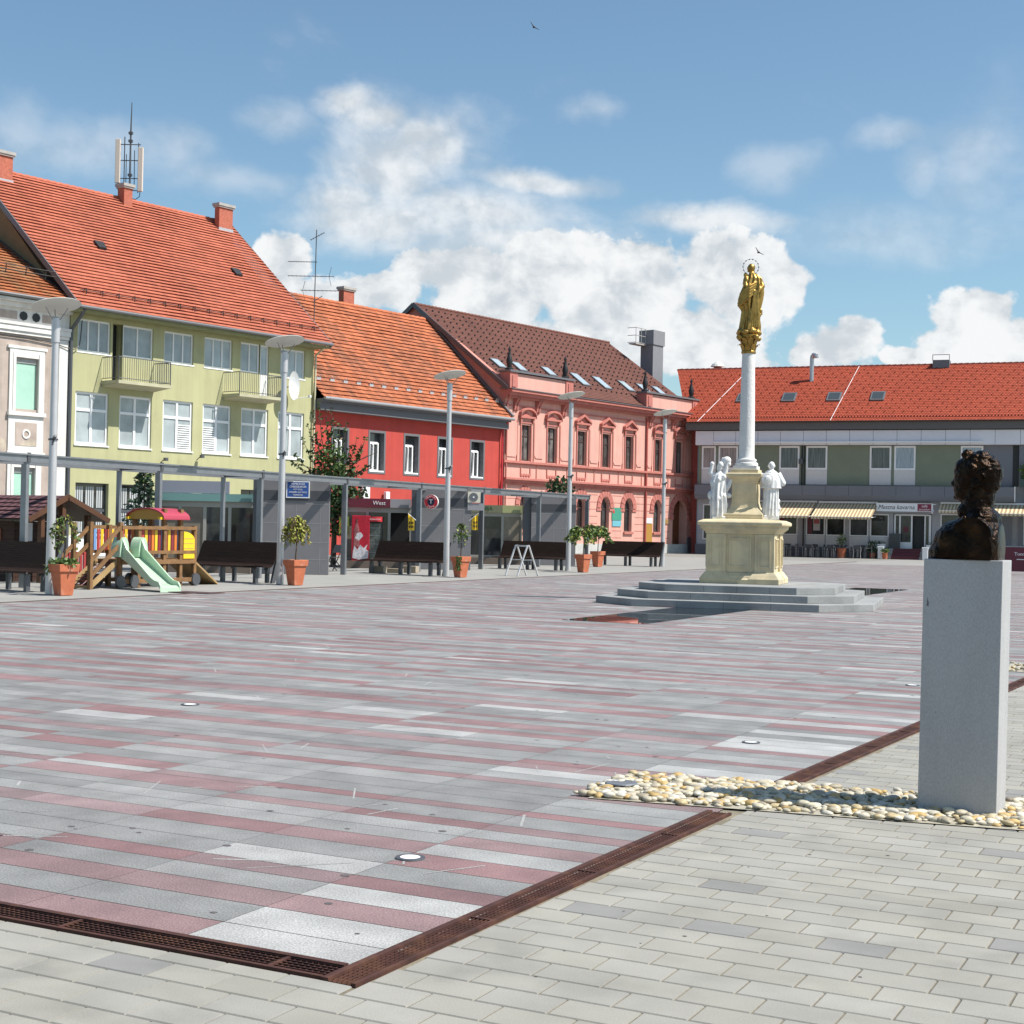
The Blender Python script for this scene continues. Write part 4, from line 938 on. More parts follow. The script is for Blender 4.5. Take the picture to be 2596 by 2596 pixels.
    for x0 in (2.2, 5.35, 8.40, 11.30):
        y0, y1 = 1.55, 2.55; x1 = x0+.92
        b_ = MB(); b_.prism([(x0, y0, zz(y0)+.0), (x1, y0, zz(y0)), (x1, y1, zz(y1)), (x0, y1, zz(y1))], (0, -.06, .1)); sk = b_.build('skylight', M['zinc'], roof)
        b_ = MB(); b_.prism([(x0+.09, y0+.04, zz(y0+.1)+.104), (x1-.09, y0+.04, zz(y0+.1)+.104), (x1-.09, y1-.16, zz(y1-.1)+.104), (x0+.09, y1-.16, zz(y1-.1)+.104)], (0, -.003, .005)); b_.build('pane', bpy.data.materials.get('roof_pane') or mat('roof_pane', (.05, .06, .065), .12, spec=.4), sk)
    b_ = MB(); vx = 6.92; b_.tube([(vx, 4.2, 12.0), (vx, 4.2, 13.7), (vx+.06, 4.15, 13.9), (vx+.2, 4.1, 13.95), (vx+.32, 4.05, 13.85), (vx+.34, 4.05, 13.7)], .15, 12); b_.build('vent_pipe', mat('bright_pipe', (.5, .51, .52), .35, .8), roof)
    b_ = MB(); b_.lathe((-.35, 6.6, 13.0), [(.3, 0), (.3, .45), (.28, .5)], 14); vt = b_.build('roof_vent', mat('vent_red', (.25, .07, .05), .7), roof); b_ = MB(); b_.lathe((-.35, 6.6, 13.5), [(.36, 0), (.52, .02), (.40, .2), (.22, .33), (.06, .42), (.01, .42)], 14); b_.build('cowl', M['disc'], vt)
    b_ = MB(); b_.box(14.9, 16.0, 5.5, 6.6, 13.0, 13.55); rb = b_.build('roof_hatch', M['zinc'], roof); b_ = MB(); b_.tube([(14.9, 5.5, 13.5), (14.9, 5.5, 13.9), (16.0, 5.5, 13.9), (16.0, 5.5, 13.5)], .025, 6); b_.build('rail', M['steel'], rb)
    for xa, xb in ((-.1, 2.2), (9.1, 9.9)):
        b_ = MB(); b_.tube([(xa if xa > 0 else .15, -.8, zz(-.8)+.06), (xb, 5.9, zz(5.9)+.06)], .018, 6); b_.build('lightning_wire', M['white'], roof)
    # steps with a dark red carpet
    s = MB()
    for k in range(4): s.box(13.0, 15.3, -1.5+k*.34, -.061, k*.168, (k+1)*.168)
    st = s.build('entrance_steps', M['conc'], h)
    s = MB()
    for k in range(4): s.box(13.25, 15.0, -1.508+k*.34, -1.165+k*.34 if k < 3 else -.062, (k+1)*.168+.001, (k+1)*.168+.012); s.box(13.25, 15.0, -1.512+k*.34, -1.5015+k*.34, k*.168, (k+1)*.168+.012)
    s.build('carpet', M['maroon'], st)
    return h
cafe()
def cafe_local(u, w): return CP.P(u, w)
# ---------------------------------------------------------------- cafe furniture
alu = mat('brushed_alu', (.45, .46, .47), .4, .8); weave = mat('chair_weave', (.07, .072, .078), .7)
def cafe_chair():
    t = thing('cafe_chair', '', 'chair', (0, 0, 0), 0, 'chairs of the cafe terrace')
    s = MB(); s.box(-.23, .23, -.23, .22, .43, .46); s.build('seat', weave, t)
    s = MB(); s.loft([[(-.22+.44*k/6, .22+.05*j-.04*(1-(2*k/6-1)**2)+d, .46+.38*j) for k in range(7)]+[(.22-.44*k/6, .24+.05*j-.04*(1-(2*k/6-1)**2)+d, .46+.38*j) for k in range(7)] for j, d in ((.35, 0), (1, .02))]); s.build('backrest', weave, t)
    for x in (-.21, .21):
        for y in (-.2, .21):
            s = MB(); s.cyl((x*1.08, y*1.1, 0), (x, y, .45 if y < 0 else .84), .014, None, 6); s.build('leg', alu, t)
    for x in (-.25, .25):
        s = MB(); s.tube([(x, -.2, .45), (x, -.2, .66), (x, .22, .68)], .016, 6); s.build('armrest', alu, t)
    return t
def cafe_table():
    t = thing('cafe_table', '', 'table', (0, 0, 0), 0, 'tables of the cafe terrace')
    s = MB(); s.lathe((0, 0, 0), [(.37, .70), (.40, .712), (.40, .725), (.37, .73)], 20); s.build('tabletop', alu, t)
    s = MB(); s.cyl((0, 0, .03), (0, 0, .70), .03, None, 8); s.build('column', alu, t)
    s = MB(); s.lathe((0, 0, 0), [(.24, 0), (.24, .015), (.05, .04)], 14); s.build('foot', M['black'], t)
    return t
tb = cafe_table(); ch = cafe_chair(); first = [True, True]
TW = 1.3
tabs = [(6.28, 'round cafe table nearest to the column, left end of the terrace'), (8.05, 'round cafe table under the gap between the two awnings'), (9.45, 'round cafe table left of the terracotta pot with a plant'), (11.12, 'round cafe table between the potted plant and the flower box')]
for i, (u, lb) in enumerate(tabs):
    p = cafe_local(u, TW)
    if i == 0: tb.location = p; tb.rotation_euler.z = CP.ang; tb['label'] = lb
    else: dup(tb, p, CP.ang, lb)
    a = MB()
    if i > 0:
        q = cafe_local(u+.02, TW); a.lathe((0, 0, 0), [(.05, 0), (.06, .02), (.06, .045), (.02, .05)], 10); o = a.build('ashtray', M['white'], None, loc=(q[0], q[1], .73)); tag(o, ['', 'white ashtray on the table under the gap between the awnings', 'white ashtray on the table left of the terracotta pot', 'white ashtray on the table beside the flower box'][i], 'ashtray', 'ashtrays on the cafe tables')
    w3 = ['left end of the terrace', 'under the awning gap', 'left of the terracotta pot', 'beside the flower box'][i]
    for k, (du, dw, rz, side) in enumerate([(-.62, .1, R(90), 'left'), (.62, .0, R(-90), 'right'), (.05, .65, R(180), 'near'), (.1, -.68, 0, 'far')]):
        if i == 3 and k == 1: du = .7
        q = cafe_local(u+du, TW+dw); lbl = f'dark woven cafe chair on the {side} side of the table {w3}'
        if first[1]: ch.location = q; ch.rotation_euler.z = CP.ang+rz; ch['label'] = lbl; first[1] = False
        else: dup(ch, q, CP.ang+rz+random.uniform(-.15, .15), lbl)
def leaves(mb, c, r, n, size, rng, m=0, hollow=.25, up=.3):
    for i in range(n):
        while True:
            p = Vector((rng.uniform(-1, 1), rng.uniform(-1, 1), rng.uniform(-1, 1)))
            if hollow < p.length < 1: break
        q = Vector((c[0]+p.x*r[0], c[1]+p.y*r[1], c[2]+p.z*r[2])); leaf(mb, q, size*rng.uniform(.6, 1.3), rng, m, up)
def leaf(mb, q, s, rng, m=0, up=.3, along=None):
    d = Vector((rng.gauss(0, 1), rng.gauss(0, 1), rng.gauss(0, .7))) if along is None else Vector(along)+Vector((rng.gauss(0, .35), rng.gauss(0, .35), rng.gauss(0, .35)))
    d.normalize(); n = Vector((rng.gauss(0, 1), rng.gauss(0, 1), rng.gauss(up, 1))); e = d.cross(n)
    if e.length < 1e-3: return
    e.normalize(); w = s*.32
    mb.add([q, q+d*s*.45+e*w, q+d*s, q+d*s*.45-e*w], [(0, 1, 2, 3)], m)
def pot_round(name, label, loc, r, hh, plant_h, plant_r, seed, n, leafm):
    t = thing(name, label, 'potted plant', loc)
    b = MB(); b.lathe((0, 0, 0), [(r*.72, 0), (r*.95, hh*.85), (r, hh*.86), (r, hh), (r*.9, hh), (r*.85, hh*.9)], 18); b.build('pot', M['terra'], t, smooth=40)
    b = MB(); rg = random.Random(seed)
    for k in range(9):
        a = rg.uniform(0, 6.28); b.tube([(0, 0, hh*.9), (math.cos(a)*plant_r*.4, math.sin(a)*plant_r*.4, hh+plant_h*.5), (math.cos(a)*plant_r*.8, math.sin(a)*plant_r*.8, hh+plant_h*rg.uniform(.6, 1))], [.012, .009, .004], 5)
    b.build('stem', M['bark'], t)
    b = MB(); leaves(b, (0, 0, hh+plant_h*.5), (plant_r, plant_r, plant_h*.52), n, .13, rg); b.build('foliage', leafm, t)
q = cafe_local(10.1, 1.5); pot_round('potted_plant', 'tall leafy plant in a big terracotta pot between the cafe tables', q, .32, .62, 1.0, .34, 4, 150, M['leaf2'])
q = cafe_local(12.0, .9); pot_round('potted_plant', 'dark bushy plant in a small terracotta pot left of the white bollard', q, .2, .35, .7, .42, 5, 260, M['leaf'])
q = cafe_local(12.95, 2.1); pot_round('potted_plant', 'low plant in a terracotta pot beside the cafe steps', (q[0], q[1], 0), .2, .4, .25, .25, 6, 90, M['leaf2'])
def flower_box(u, label, seed):
    p = cafe_local(u, .55); t = thing('flower_box', label, 'flower box', (p[0], p[1], 0), CP.ang, 'white flower boxes at the cafe entrance')
    b = MB(); b.box(-.6, .6, -.2, .2, .62, .95); b.build('trough', M['white'], t)
    b = MB(); b.box(-.5, -.44, -.15, .15, 0, .62); b.box(.44, .5, -.15, .15, 0, .62); b.build('stand', M['steel_dark'], t)
    b = MB(); leaves(b, (0, 0, 1.03), (.62, .2, .14), 160, .10, random.Random(seed)); b.build('foliage', M['leaf'], t)
flower_box(12.15, 'white flower box with dark plants left of the cafe steps', 8); flower_box(15.95, 'white flower box right of the cafe steps, beside the bust', 9)
for u, lb in ((12.62, 'short white bollard at the left foot of the cafe steps'), (15.4, 'short white bollard at the right foot of the cafe steps')):
    p = cafe_local(u, 1.6); b = MB(); b.box(-.17, .17, -.17, .17, 0, .70); b.box(-.20, .20, -.20, .20, .703, .80); o = b.build('bollard', M['white'], None, loc=p, bevel=.02); o.rotation_euler.z = CP.ang; tag(o, lb, 'bollard', 'white bollards at the cafe steps')
p = cafe_local(13.3, .2); t = thing('menu_board', 'dark menu board on a stand at the top of the cafe steps', 'menu board', (p[0], p[1], .56), CP.ang)
b = MB(); b.box(-.32, .32, -.03, .03, .1, 1.05); b.build('board', mat('slate', (.05, .06, .06), .5), t); b = MB(); b.box(-.36, .36, -.025, .025, 1.05, 1.1); b.box(-.36, -.32, -.03, .03, 0, 1.05); b.box(.32, .36, -.03, .03, 0, 1.05); b.build('frame', M['steel_dark'], t)
p = gp(2578, 1456); t = thing('windbreak', 'dark maroon terrace screen with white lettering, cut by the right edge behind the bust', 'screen', p, CP.ang)
b = MB(); b.box(-.5, 1.6, -.03, .03, .12, 1.15); b.build('cloth', M['maroon'], t); b = MB(); b.box(-.54, 1.6, -.04, .04, 1.153, 1.20); b.box(-.54, -.5, -.04, .04, 0, 1.15); b.box(1.0, 1.06, -.045, -.031, 0, 1.15); b.build('frame', M['steel'], t)
text('lettering', 'Tonnet', .2, M['white'], t, (.18, -.034, .86)); b = MB(); b.box(-.02, .40, -.036, -.031, .62, .65); b.build('line', M['white'], t)
p = CP.P(21.3, .5); t = thing('window_plant', 'green plant in a dark box on the upper ledge at the right edge', 'plant', (p[0], p[1], 4.74), CP.ang)
b = MB(); b.box(-.3, .6, -.16, .16, 0, .5); b.build('box', mat('box_green', (.04, .075, .07), .5), t); b = MB(); leaves(b, (.2, 0, 1.0), (.55, .3, .55), 160, .25, random.Random(3)); b.build('foliage', M['leaf2'], t)
# ================================================================ COLUMN
cd = gp(1886, 1529); CX, CY = cd[0], cd[1]; CR = R(10)
stone = mat('step_granite', (.27, .275, .272), .8, var=.12, vscale=2, fine=.16, fscale=60, bump=.1, dirt=(1.5, .3))
sand = mat('sandstone', (.62, .52, .33), .85, var=.10, vscale=2.2, c2=(.46, .41, .30), thr=(.5, .75), c2scale=1.6, bump=.25, bscale=25, streak=.2, dirt=(4, .2))
shaftm = mat('white_stone', (.66, .65, .63), .8, var=.06, vscale=5, bump=.45, bscale=22)
gold = mat('gilding', (.36, .22, .055), .40, .75, var=.35, vscale=9)
marble = mat('white_marble', (.72, .715, .70), .65, var=.06, vscale=6, dirt=(9, .3), bump=.25, bscale=40)
t = thing('stone_steps', 'three octagonal grey granite steps carrying the column', 'steps', (CX, CY, 0), CR)
for k, (a, c) in enumerate(((2.92, 1.0), (2.51, .86), (2.10, .72))):
    oct_ = [(-a+c, -a), (a-c, -a), (a, -a+c), (a, a-c), (a-c, a), (-a+c, a), (-a, a-c), (-a, -a+c)]
    b = MB(); b.prism([(x, y, .15*k) for x, y in oct_], (0, 0, .15)); st = b.build('step', stone, t, bevel=.008)
    j = MB(); m_ = a-c
    for i in range(1, 4): x = -m_+2*m_*i/4+.07*k; j.box(x-.004, x+.004, -a-.0015, -a+.01, .15*k+.01, .15*(k+1)-.01)
    for i in (-1, 1): y = .4*i; j.box(a-.01, a+.0015, y-.004, y+.004, .15*k+.01, .15*(k+1)-.01)
    j.build('joint', M['steel_dark'], st)
t = thing('column', 'tall white column on a carved sandstone pedestal with a gilded capital', 'column', (CX, CY, .45), CR)
b = MB(); b.sqlathe([(.86, 0), (.86, .10), (.82, .12), (.80, .17), (.73, .24), (.72, .25)]); b.sqlathe([(.70, .25), (.70, 1.10)])
for sx in (-1, 1):
    for sy in (-1, 1):
        b.box(sx*.53-.215, sx*.53+.215, sy*.53-.215, sy*.53+.215, .02, 1.09)
        b.loft([[(sx*.53+i*e, sy*.53+j*e, z) for i, j in ((-1, -1), (1, -1), (1, 1), (-1, 1))] for e, z in ((.335, .001), (.335, .11), (.28, .19), (.225, .26))])
lo = b.build('pedestal', sand, t, bevel=.01)
b = MB()
for rz in range(4):
    c, s = math.cos(rz*math.pi/2), math.sin(rz*math.pi/2); rot = lambda p: (p[0]*c-p[1]*s, p[0]*s+p[1]*c, p[2])
    def frame(x0, x1, z0, z1, y, tk, pr):
        for a0, a1, b0, b1 in ((x0, x0+tk, z0, z1), (x1-tk, x1, z0, z1), (x0+tk, x1-tk, z0, z0+tk), (x0+tk, x1-tk, z1-tk, z1)):
            b.add([rot(p) for p in [(a0, y, b0), (a1, y, b0), (a1, y+.05, b0), (a0, y+.05, b0), (a0, y-pr, b1*0+b0), (a1, y-pr, b0), (a1, y-pr, b1), (a0, y-pr, b1), (a0, y, b1), (a1, y, b1)]], [(4, 5, 6, 7), (0, 1, 5, 4), (8, 9, 6, 7), (0, 4, 7, 8), (1, 9, 6, 5)])
    frame(-.24, .24, .36, 1.0, -.70, .03, .022); frame(-.66, -.40, .36, 1.0, -.746, .03, .02); frame(.40, .66, .36, 1.0, -.746, .03, .02)
b.build('panel_frame', sand, lo)
b = MB(); b.sqlathe([(.745, 1.092), (.76, 1.10), (.77, 1.13), (.85, 1.20), (.86, 1.21), (.86, 1.265), (.90, 1.27), (.92, 1.29), (.92, 1.34), (.90, 1.36), (.80, 1.40), (.5, 1.42)]); b.build('cornice', sand, lo, bevel=.008)
b = MB(); b.sqlathe([(.43, 1.40), (.43, 1.52), (.40, 1.56), (.31, 1.66), (.29, 1.72), (.275, 1.8), (.275, 2.22), (.30, 2.235), (.30, 2.26), (.33, 2.31), (.385, 2.36), (.39, 2.42), (.36, 2.44)]); b.sqlathe([(.30, 2.44), (.30, 2.52)])
for q in (1,): b.box(-.44, .44, -.44, .44, 1.40, 1.47)
up = b.build('upper_pedestal', sand, t, bevel=.006)
b = MB(); b.sqlathe([(.26, 2.52), (.26, 2.60)]); b.lathe((0, 0, 0), [(.25, 2.60), (.26, 2.63), (.25, 2.67), (.215, 2.685), (.21, 2.70), (.225, 2.72), (.225, 2.745), (.19, 2.76), (.172, 2.80)]+[(.172-.032*k/10+.006*math.sin(k*.3), 2.80+2.32*k/10) for k in range(1, 11)], 28); b.build('shaft', shaftm, t, smooth=35)
b = MB(); b.lathe((0, 0, 0), [(.140, 5.10), (.165, 5.12), (.165, 5.15), (.150, 5.17), (.15, 5.3), (.18, 5.42), (.225, 5.47), (.23, 5.52), (.2, 5.54)], 20)
for row, (z0, hh, r) in enumerate(((5.16, .17, .16), (5.27, .19, .17))):
    for k in range(8):
        a = 2*math.pi*(k+.5*row)/8; e = Vector((-math.sin(a), math.cos(a), 0)); o_ = Vector((math.cos(a), math.sin(a), 0))
        prof = [(r-.015, z0, .05), (r+.005, z0+hh*.5, .06), (r+.04, z0+hh*.85, .05), (r+.085, z0+hh*.9, .035), (r+.08, z0+hh*.72, .015)]
        for p, q in zip(prof[:-1], prof[1:]): b.add([o_*p[0]-e*p[2]+Vector((0, 0, p[1])), o_*p[0]+e*p[2]+Vector((0, 0, p[1])), o_*q[0]+e*q[2]+Vector((0, 0, q[1])), o_*q[0]-e*q[2]+Vector((0, 0, q[1]))], [(0, 1, 2, 3)])
for k in range(4):
    a = math.pi/4+k*math.pi/2; b.ell((math.cos(a)*.26, math.sin(a)*.26, 5.46), (.07, .07, .06), 10, 7)
b.build('capital', gold, t, smooth=35)
# ---------------------------------------------------------------- statues: one continuous robed body each
def robe(mb, rings, folds=9, amp=.12, seed=0, n=72):
    """rings: (cx, cy, rx, ry, z, fold strength)"""
    rg = random.Random(seed); ph = [rg.uniform(0, 6.28) for _ in range(4)]; out = []
    for cx, cy, rx, ry, z, fs in rings:
        pts = []
        for i in range(n):
            a = 2*math.pi*i/n
            f = 1+amp*fs*(abs(math.sin(a*folds/2+ph[0]+z*.9))**.7-.5)+amp*.6*fs*math.sin(a*(folds+4)+ph[1]-z*2.2)
            pts.append((cx+rx*f*math.cos(a), cy+ry*f*math.sin(a), z))
        out.append(pts)
    mb.loft(out)
def limb(mb, pts, rs):
    for i in range(len(pts)-1): mb.cyl(pts[i], pts[i+1], rs[i], rs[i+1], 10); mb.ell(pts[i+1], rs[i+1], 10, 7)
def head(mb, c, r, face=(0, -1)):
    f = Vector((face[0], face[1], 0)).normalized(); l = Vector((-f.y, f.x, 0)); C = Vector(c)
    mb.ell(C, (r*.86, r*.95, r*1.08)); mb.ell(C+f*r*.35-Vector((0, 0, r*.45)), (r*.60, r*.60, r*.62)); mb.ell(C+f*r*1.0-Vector((0, 0, r*.12)), (r*.15, r*.15, r*.26), 8, 6)
    mb.ell(C+f*r*.80-Vector((0, 0, r*.85)), (r*.25, r*.25, r*.2), 8, 6)
    for s in (-1, 1): mb.ell(C+l*s*r*.85-Vector((0, 0, r*.1)), (r*.2, r*.2, r*.28), 8, 6); mb.ell(C+f*r*.78+l*s*r*.32+Vector((0, 0, r*.08)), (r*.2, r*.2, r*.14), 8, 6)
    mb.cyl(C-Vector((0, 0, r*1.7)), C-Vector((0, 0, r*.3)), r*.55, r*.5, 10)
camr = Vector((math.cos(TH), math.sin(TH), 0)); camf = Vector((-math.sin(TH), math.cos(TH), 0))   # figures are laid out with x to the right in the photo, y away
# golden figure with child on its arm, seen from behind its left
b = MB()
robe(b, [(.0, 0, .19, .17, 0, .6), (.01, 0, .205, .18, .08, .9), (.018, 0, .19, .17, .2, 1.0), (.018, 0, .172, .155, .31, 1.1), (.025, 0, .162, .15, .50, 1.1), (.012, 0, .195, .16, .64, 1.2), (.014, 0, .215, .165, .75, 1.2), (.055, 0, .212, .165, .925, 1.1), (.085, 0, .19, .155, 1.10, .9), (.10, 0, .155, .13, 1.24, .6), (.08, 0, .12, .10, 1.31, .4), (.045, 0, .055, .055, 1.37, .1)], 7, .30, 3)
head(b, (.02, -.01, 1.475), .088, (-.8, .5)); b.ell((.03, .0, 1.485), (.085, .085, .09)); b.ell((.05, .02, 1.40), (.06, .06, .07))
limb(b, [(.20, 0, 1.24), (.27, -.06, 1.06), (.17, -.14, .95)], [.065, .06, .045]); limb(b, [(.0, 0, 1.24), (-.10, .0, 1.10), (-.13, -.08, 1.12)], [.06, .055, .045])
head(b, (-.10, -.02, 1.31), .055, (-.6, -.8)); b.ell((-.09, -.04, 1.18), (.07, .08, .10)); limb(b, [(-.11, -.08, 1.16), (-.10, -.13, 1.06), (-.07, -.15, .98)], [.035, .03, .025])
for k in range(9):   # mantle sweeping across the body from the left hip to the right shoulder
    s = k/8; b.tube([(-.23+.02*s, -.08, .62+.06*k), (-.05, -.20, .78+.065*k), (.14+.06*s, -.12, .96+.05*k if k < 5 else 1.2)], [.035, .03, .02], 8) if k < 5 else None
for k in range(5): b.tube([(-.02+.05*k, -.19, .12), (.02+.035*k, -.205, .5), (.08+.02*k, -.18, .95)], [.022, .018, .012], 6)
b.tube([(-.20, -.02, .74), (-.235, .02, .66), (-.15, 0, .52)], [.05, .045, .03], 8)
b.tube([(.16, .05, .40), (.26, .05, .44), (.27, .05, .55), (.2, .05, .60)], [.05, .045, .035, .02], 8)
for k in range(9): a = k*.7; b.ell((.20*math.cos(a), .18*math.sin(a), .02+.03*(k % 2)), (.09, .08, .07), 10, 7)
stt = remesh(b, 'golden_statue', gold, .011, 1, None, (CX, CY, 6.0), TH)
tag(stt, 'gilded robed figure carrying a child, standing on the capital of the column', 'statue')
hl = MB()
for k in range(12):
    a = math.pi*(-.28)+k*(math.pi*1.56)/11; c = (.02+.175*math.cos(a), .02, 1.50+.175*math.sin(a)); hl.ell(c, (.016, .012, .016), 8, 6)
hl.loft([[(.02+(.175+.004*math.cos(q*math.pi/2))*math.cos(a_), .02+.004*math.sin(q*math.pi/2), 1.50+(.175+.004*math.cos(q*math.pi/2))*math.sin(a_)) for q in range(4)] for a_ in [math.pi*(-.28)+j*(math.pi*1.56)/30 for j in range(31)]])
hl.build('star_halo', M['steel_dark'], stt)
# friar with a hat on its back
b = MB(); x0, y0 = 0, 0
b.box(-.17, .17, -.14, .14, 0, .10)
robe(b, [(0, 0, .185, .15, .09, .8), (.0, 0, .175, .145, .2, 1), (.005, 0, .16, .135, .45, 1.1), (.01, 0, .155, .13, .65, 1), (.01, 0, .165, .13, .8, .6), (.01, 0, .17, .125, .95, .2), (.005, 0, .13, .1, 1.06, .1), (0, 0, .06, .06, 1.11, 0)], 11, .15, 5)
robe(b, [(.01, 0, .225, .17, .70, .7), (.01, 0, .215, .165, .74, .5), (.015, 0, .20, .155, .88, .2), (.01, 0, .15, .12, 1.02, .1)], 9, .08, 6)
head(b, (.01, -.01, 1.20), .085, (.45, .9)); b.loft([[(-.10+rr*math.cos(a*math.pi/12)*1.0, -.16-dy, .90+rr*math.sin(a*math.pi/12)) for a in range(24)] for rr, dy in ((.13, .0), (.14, .012), (.13, .024), (.07, .03), (.06, .06), (.01, .065))])
limb(b, [(.14, 0, 1.02), (.26, .0, .82), (.16, .14, .80)], [.085, .075, .05]); limb(b, [(-.14, 0, 1.02), (-.19, .06, .82), (-.05, .16, .8)], [.08, .07, .05])
head(b, (.17, .02, .42), .055, (.6, .5)); b.ell((.17, .03, .24), (.06, .06, .13)); limb(b, [(.17, .02, .34), (.2, -.03, .24)], [.03, .025])
o = remesh(b, 'friar_statue', marble, .009, 1, None, None, TH)
p = Vector((CX, CY, 0))+camr*.50+camf*-.28; o.location = (p.x, p.y, 1.86); tag(o, 'white stone friar with a round hat on his back, right of the column base', 'statue', 'white statues on the column pedestal')
# figure with raised arms and a cloak
b = MB()
b.box(-.16, .16, -.13, .13, 0, .06)
robe(b, [(0, 0, .165, .14, .05, .5), (0, 0, .16, .135, .2, 1), (-.01, 0, .15, .13, .42, 1.2), (-.02, 0, .135, .12, .6, 1.2), (-.015, 0, .15, .12, .75, .8), (-.01, 0, .155, .115, .88, .4), (-.005, 0, .12, .09, .98, .2), (0, 0, .05, .05, 1.05, 0)], 6, .30, 9)
head(b, (.0, 0, 1.14), .078, (-.5, .8)); b.ell((.02, -.02, 1.20), (.07, .07, .075))
limb(b, [(-.12, 0, .94), (-.20, .02, 1.03), (-.17, .0, 1.18)], [.055, .05, .04]); b.ell((-.17, 0, 1.22), .05)
limb(b, [(.10, 0, .95), (.14, -.02, 1.12), (.16, -.02, 1.26)], [.06, .05, .05]); b.ell((.15, -.02, 1.3), (.10, .06, .09)); b.ell((.07, 0, 1.27), (.05, .05, .10)); b.ell((.19, -.02, 1.22), (.06, .05, .06))
limb(b, [(.1, .0, .6), (.2, -.02, .74), (.26, 0, .9)], [.07, .055, .04]); b.ell((.2, 0, .52), (.08, .07, .06)); b.ell((-.19, 0, .52), (.07, .06, .10)); b.ell((-.16, 0, .36), (.06, .06, .08)); b.ell((-.15, 0, .8), (.06, .06, .1)); b.ell((.15, 0, .3), (.05, .05, .09))
for k in range(14): a = k*.9; b.ell((.14*math.cos(a), .12*math.sin(a), .15+.06*k), (.05, .045, .055), 8, 6)
o = remesh(b, 'raised_arm_statue', marble, .009, 1, None, None, TH)
p = Vector((CX, CY, 0))+camr*-.62+camf*-.18; o.location = (p.x, p.y, 1.86); tag(o, 'white stone figure with raised arms and billowing cloak, left of the column base', 'statue', 'white statues on the column pedestal')
# ================================================================ BUST ON ITS PLINTH
A_ = gp(2324.6, 2062.3); B_ = gp(2508.3, 2070.3)
px0, px1 = -1.825, -1.385; pyn = 8.82; pyf = 9.135
plm = mat('plinth_granite', (.385, .385, .39), .7, var=.05, vscale=3, fine=.16, fscale=260, stretch=(1, 1, .25), c2=(.12, .12, .12), thr=(.745, .76), c2scale=26, streak=.12, dirt=(2.2, .14))
PZ = 1.462
b = MB(); ln = .014; b.loft([[(px0+d, pyn, z), (px1+d, pyn, z), (px1+d, pyf, z), (px0+d, pyf, z)] for d, z in ((0, -.05), (ln, PZ))]); o = b.build('plinth', plm, None, bevel=.004); tag(o, 'tall square grey granite plinth in the pebbles, carrying the bronze bust', 'plinth')
bronze = mat('dark_bronze', (.016, .011, .0085), .36, 1.0, var=.35, vscale=14, c2=(.042, .024, .013), thr=(.5, .7), c2scale=9, bump=.5, bscale=45)
# local frame: the head looks along -x, camera side is -y
b = MB(); X = lambda f, l, z: (-((f*.86+.13)*.88-.13) if z > .33 else -f, -l, z)
def E(f, l, z, rf, rl, rz, n=16): b.ell(X(f, l, z), (rf, rl, rz), n, 11)
E(.0, 0, .505, .142, .104, .118); E(.055, 0, .47, .10, .088, .105); E(.075, 0, .41, .085, .068, .085); E(.105, 0, .365, .05, .045, .035); E(-.04, 0, .44, .095, .085, .08)
E(.118, 0, .535, .045, .07, .05); E(.128, 0, .485, .034, .062, .018)          # forehead and brow ridge
b.ell(X(.152, 0, .468), (.022, .016, .034), 10, 8); b.ell(X(.168, 0, .452), (.022, .018, .026), 10, 8); b.ell(X(.180, 0, .441), (.022, .021, .019), 10, 8)   # nose
for s in (-1, 1):
    b.ell(X(.128, s*.036, .462), (.014, .018, .011), 10, 8); b.ell(X(.10, s*.05, .425), (.03, .024, .026), 10, 8); b.ell(X(.005, s*.096, .44), (.024, .012, .040), 10, 8); b.ell(X(.012, s*.10, .425), (.012, .012, .018), 8, 6)
b.ell(X(.166, 0, .402), (.014, .026, .009), 10, 7); b.ell(X(.162, 0, .387), (.014, .024, .010), 10, 7); b.ell(X(.150, 0, .362), (.026, .030, .022), 10, 8); E(.10, 0, .375, .06, .058, .042); E(.12, 0, .40, .045, .05, .04)
b.cyl(X(-.02, 0, .18), X(.005, 0, .43), .098, .082, 18); b.ell(X(-.06, 0, .36), (.05, .07, .09)); b.ell(X(.03, 0, .28), (.075, .075, .06)); E(-.045, 0, .235, .10, .16, .075)
E(.03, 0, .10, .205, .215, .145); E(.06, 0, .04, .20, .20, .12); E(-.03, 0, .15, .14, .20, .12)
for s in (-1, 1): E(-.015, s*.17, .155, .115, .07, .088); E(-.02, s*.19, .05, .11, .06, .14)
E(-.055, .0, .20, .09, .13, .065); E(-.09, 0, .08, .095, .19, .16)
b.cyl(X(.12, .03, .20), X(.17, .0, .0), .05, .07, 12); b.cyl(X(.02, .09, .24), X(.14, .03, .10), .035, .03, 10); b.cyl(X(.02, -.09, .24), X(.14, -.03, .10), .035, .03, 10)
rg = random.Random(2)
for k in range(190):   # curls
    th = rg.uniform(0, 6.283); v = rg.uniform(-.45, 1); rr = math.sqrt(max(0, 1-v*v)); f = rr*math.cos(th); l = rr*math.sin(th)
    if f > .45 and v < .55: continue
    if v < -.1 and f > -.25: continue
    P = X(-.002+f*.140, l*.100, .508+v*.117); a = rg.uniform(0, 3.14)
    b.ell(P, (.024*rg.uniform(.7, 1.3), .0125*rg.uniform(.7, 1.3), .010*rg.uniform(.8, 1.3)), 8, 6, Matrix.Rotation(a, 3, 'Z') @ Matrix.Rotation(rg.uniform(-1, 1), 3, 'X'))
for k in range(9): E(.07+.01*(k % 3), -.05+.0125*k, .605+.012*(k % 2), .026, .016, .022, 8)
bd = lambda co, n: .0035*mnoise.noise(co*38)+.0022*mnoise.noise(co*85+Vector((3, 1, 7)))
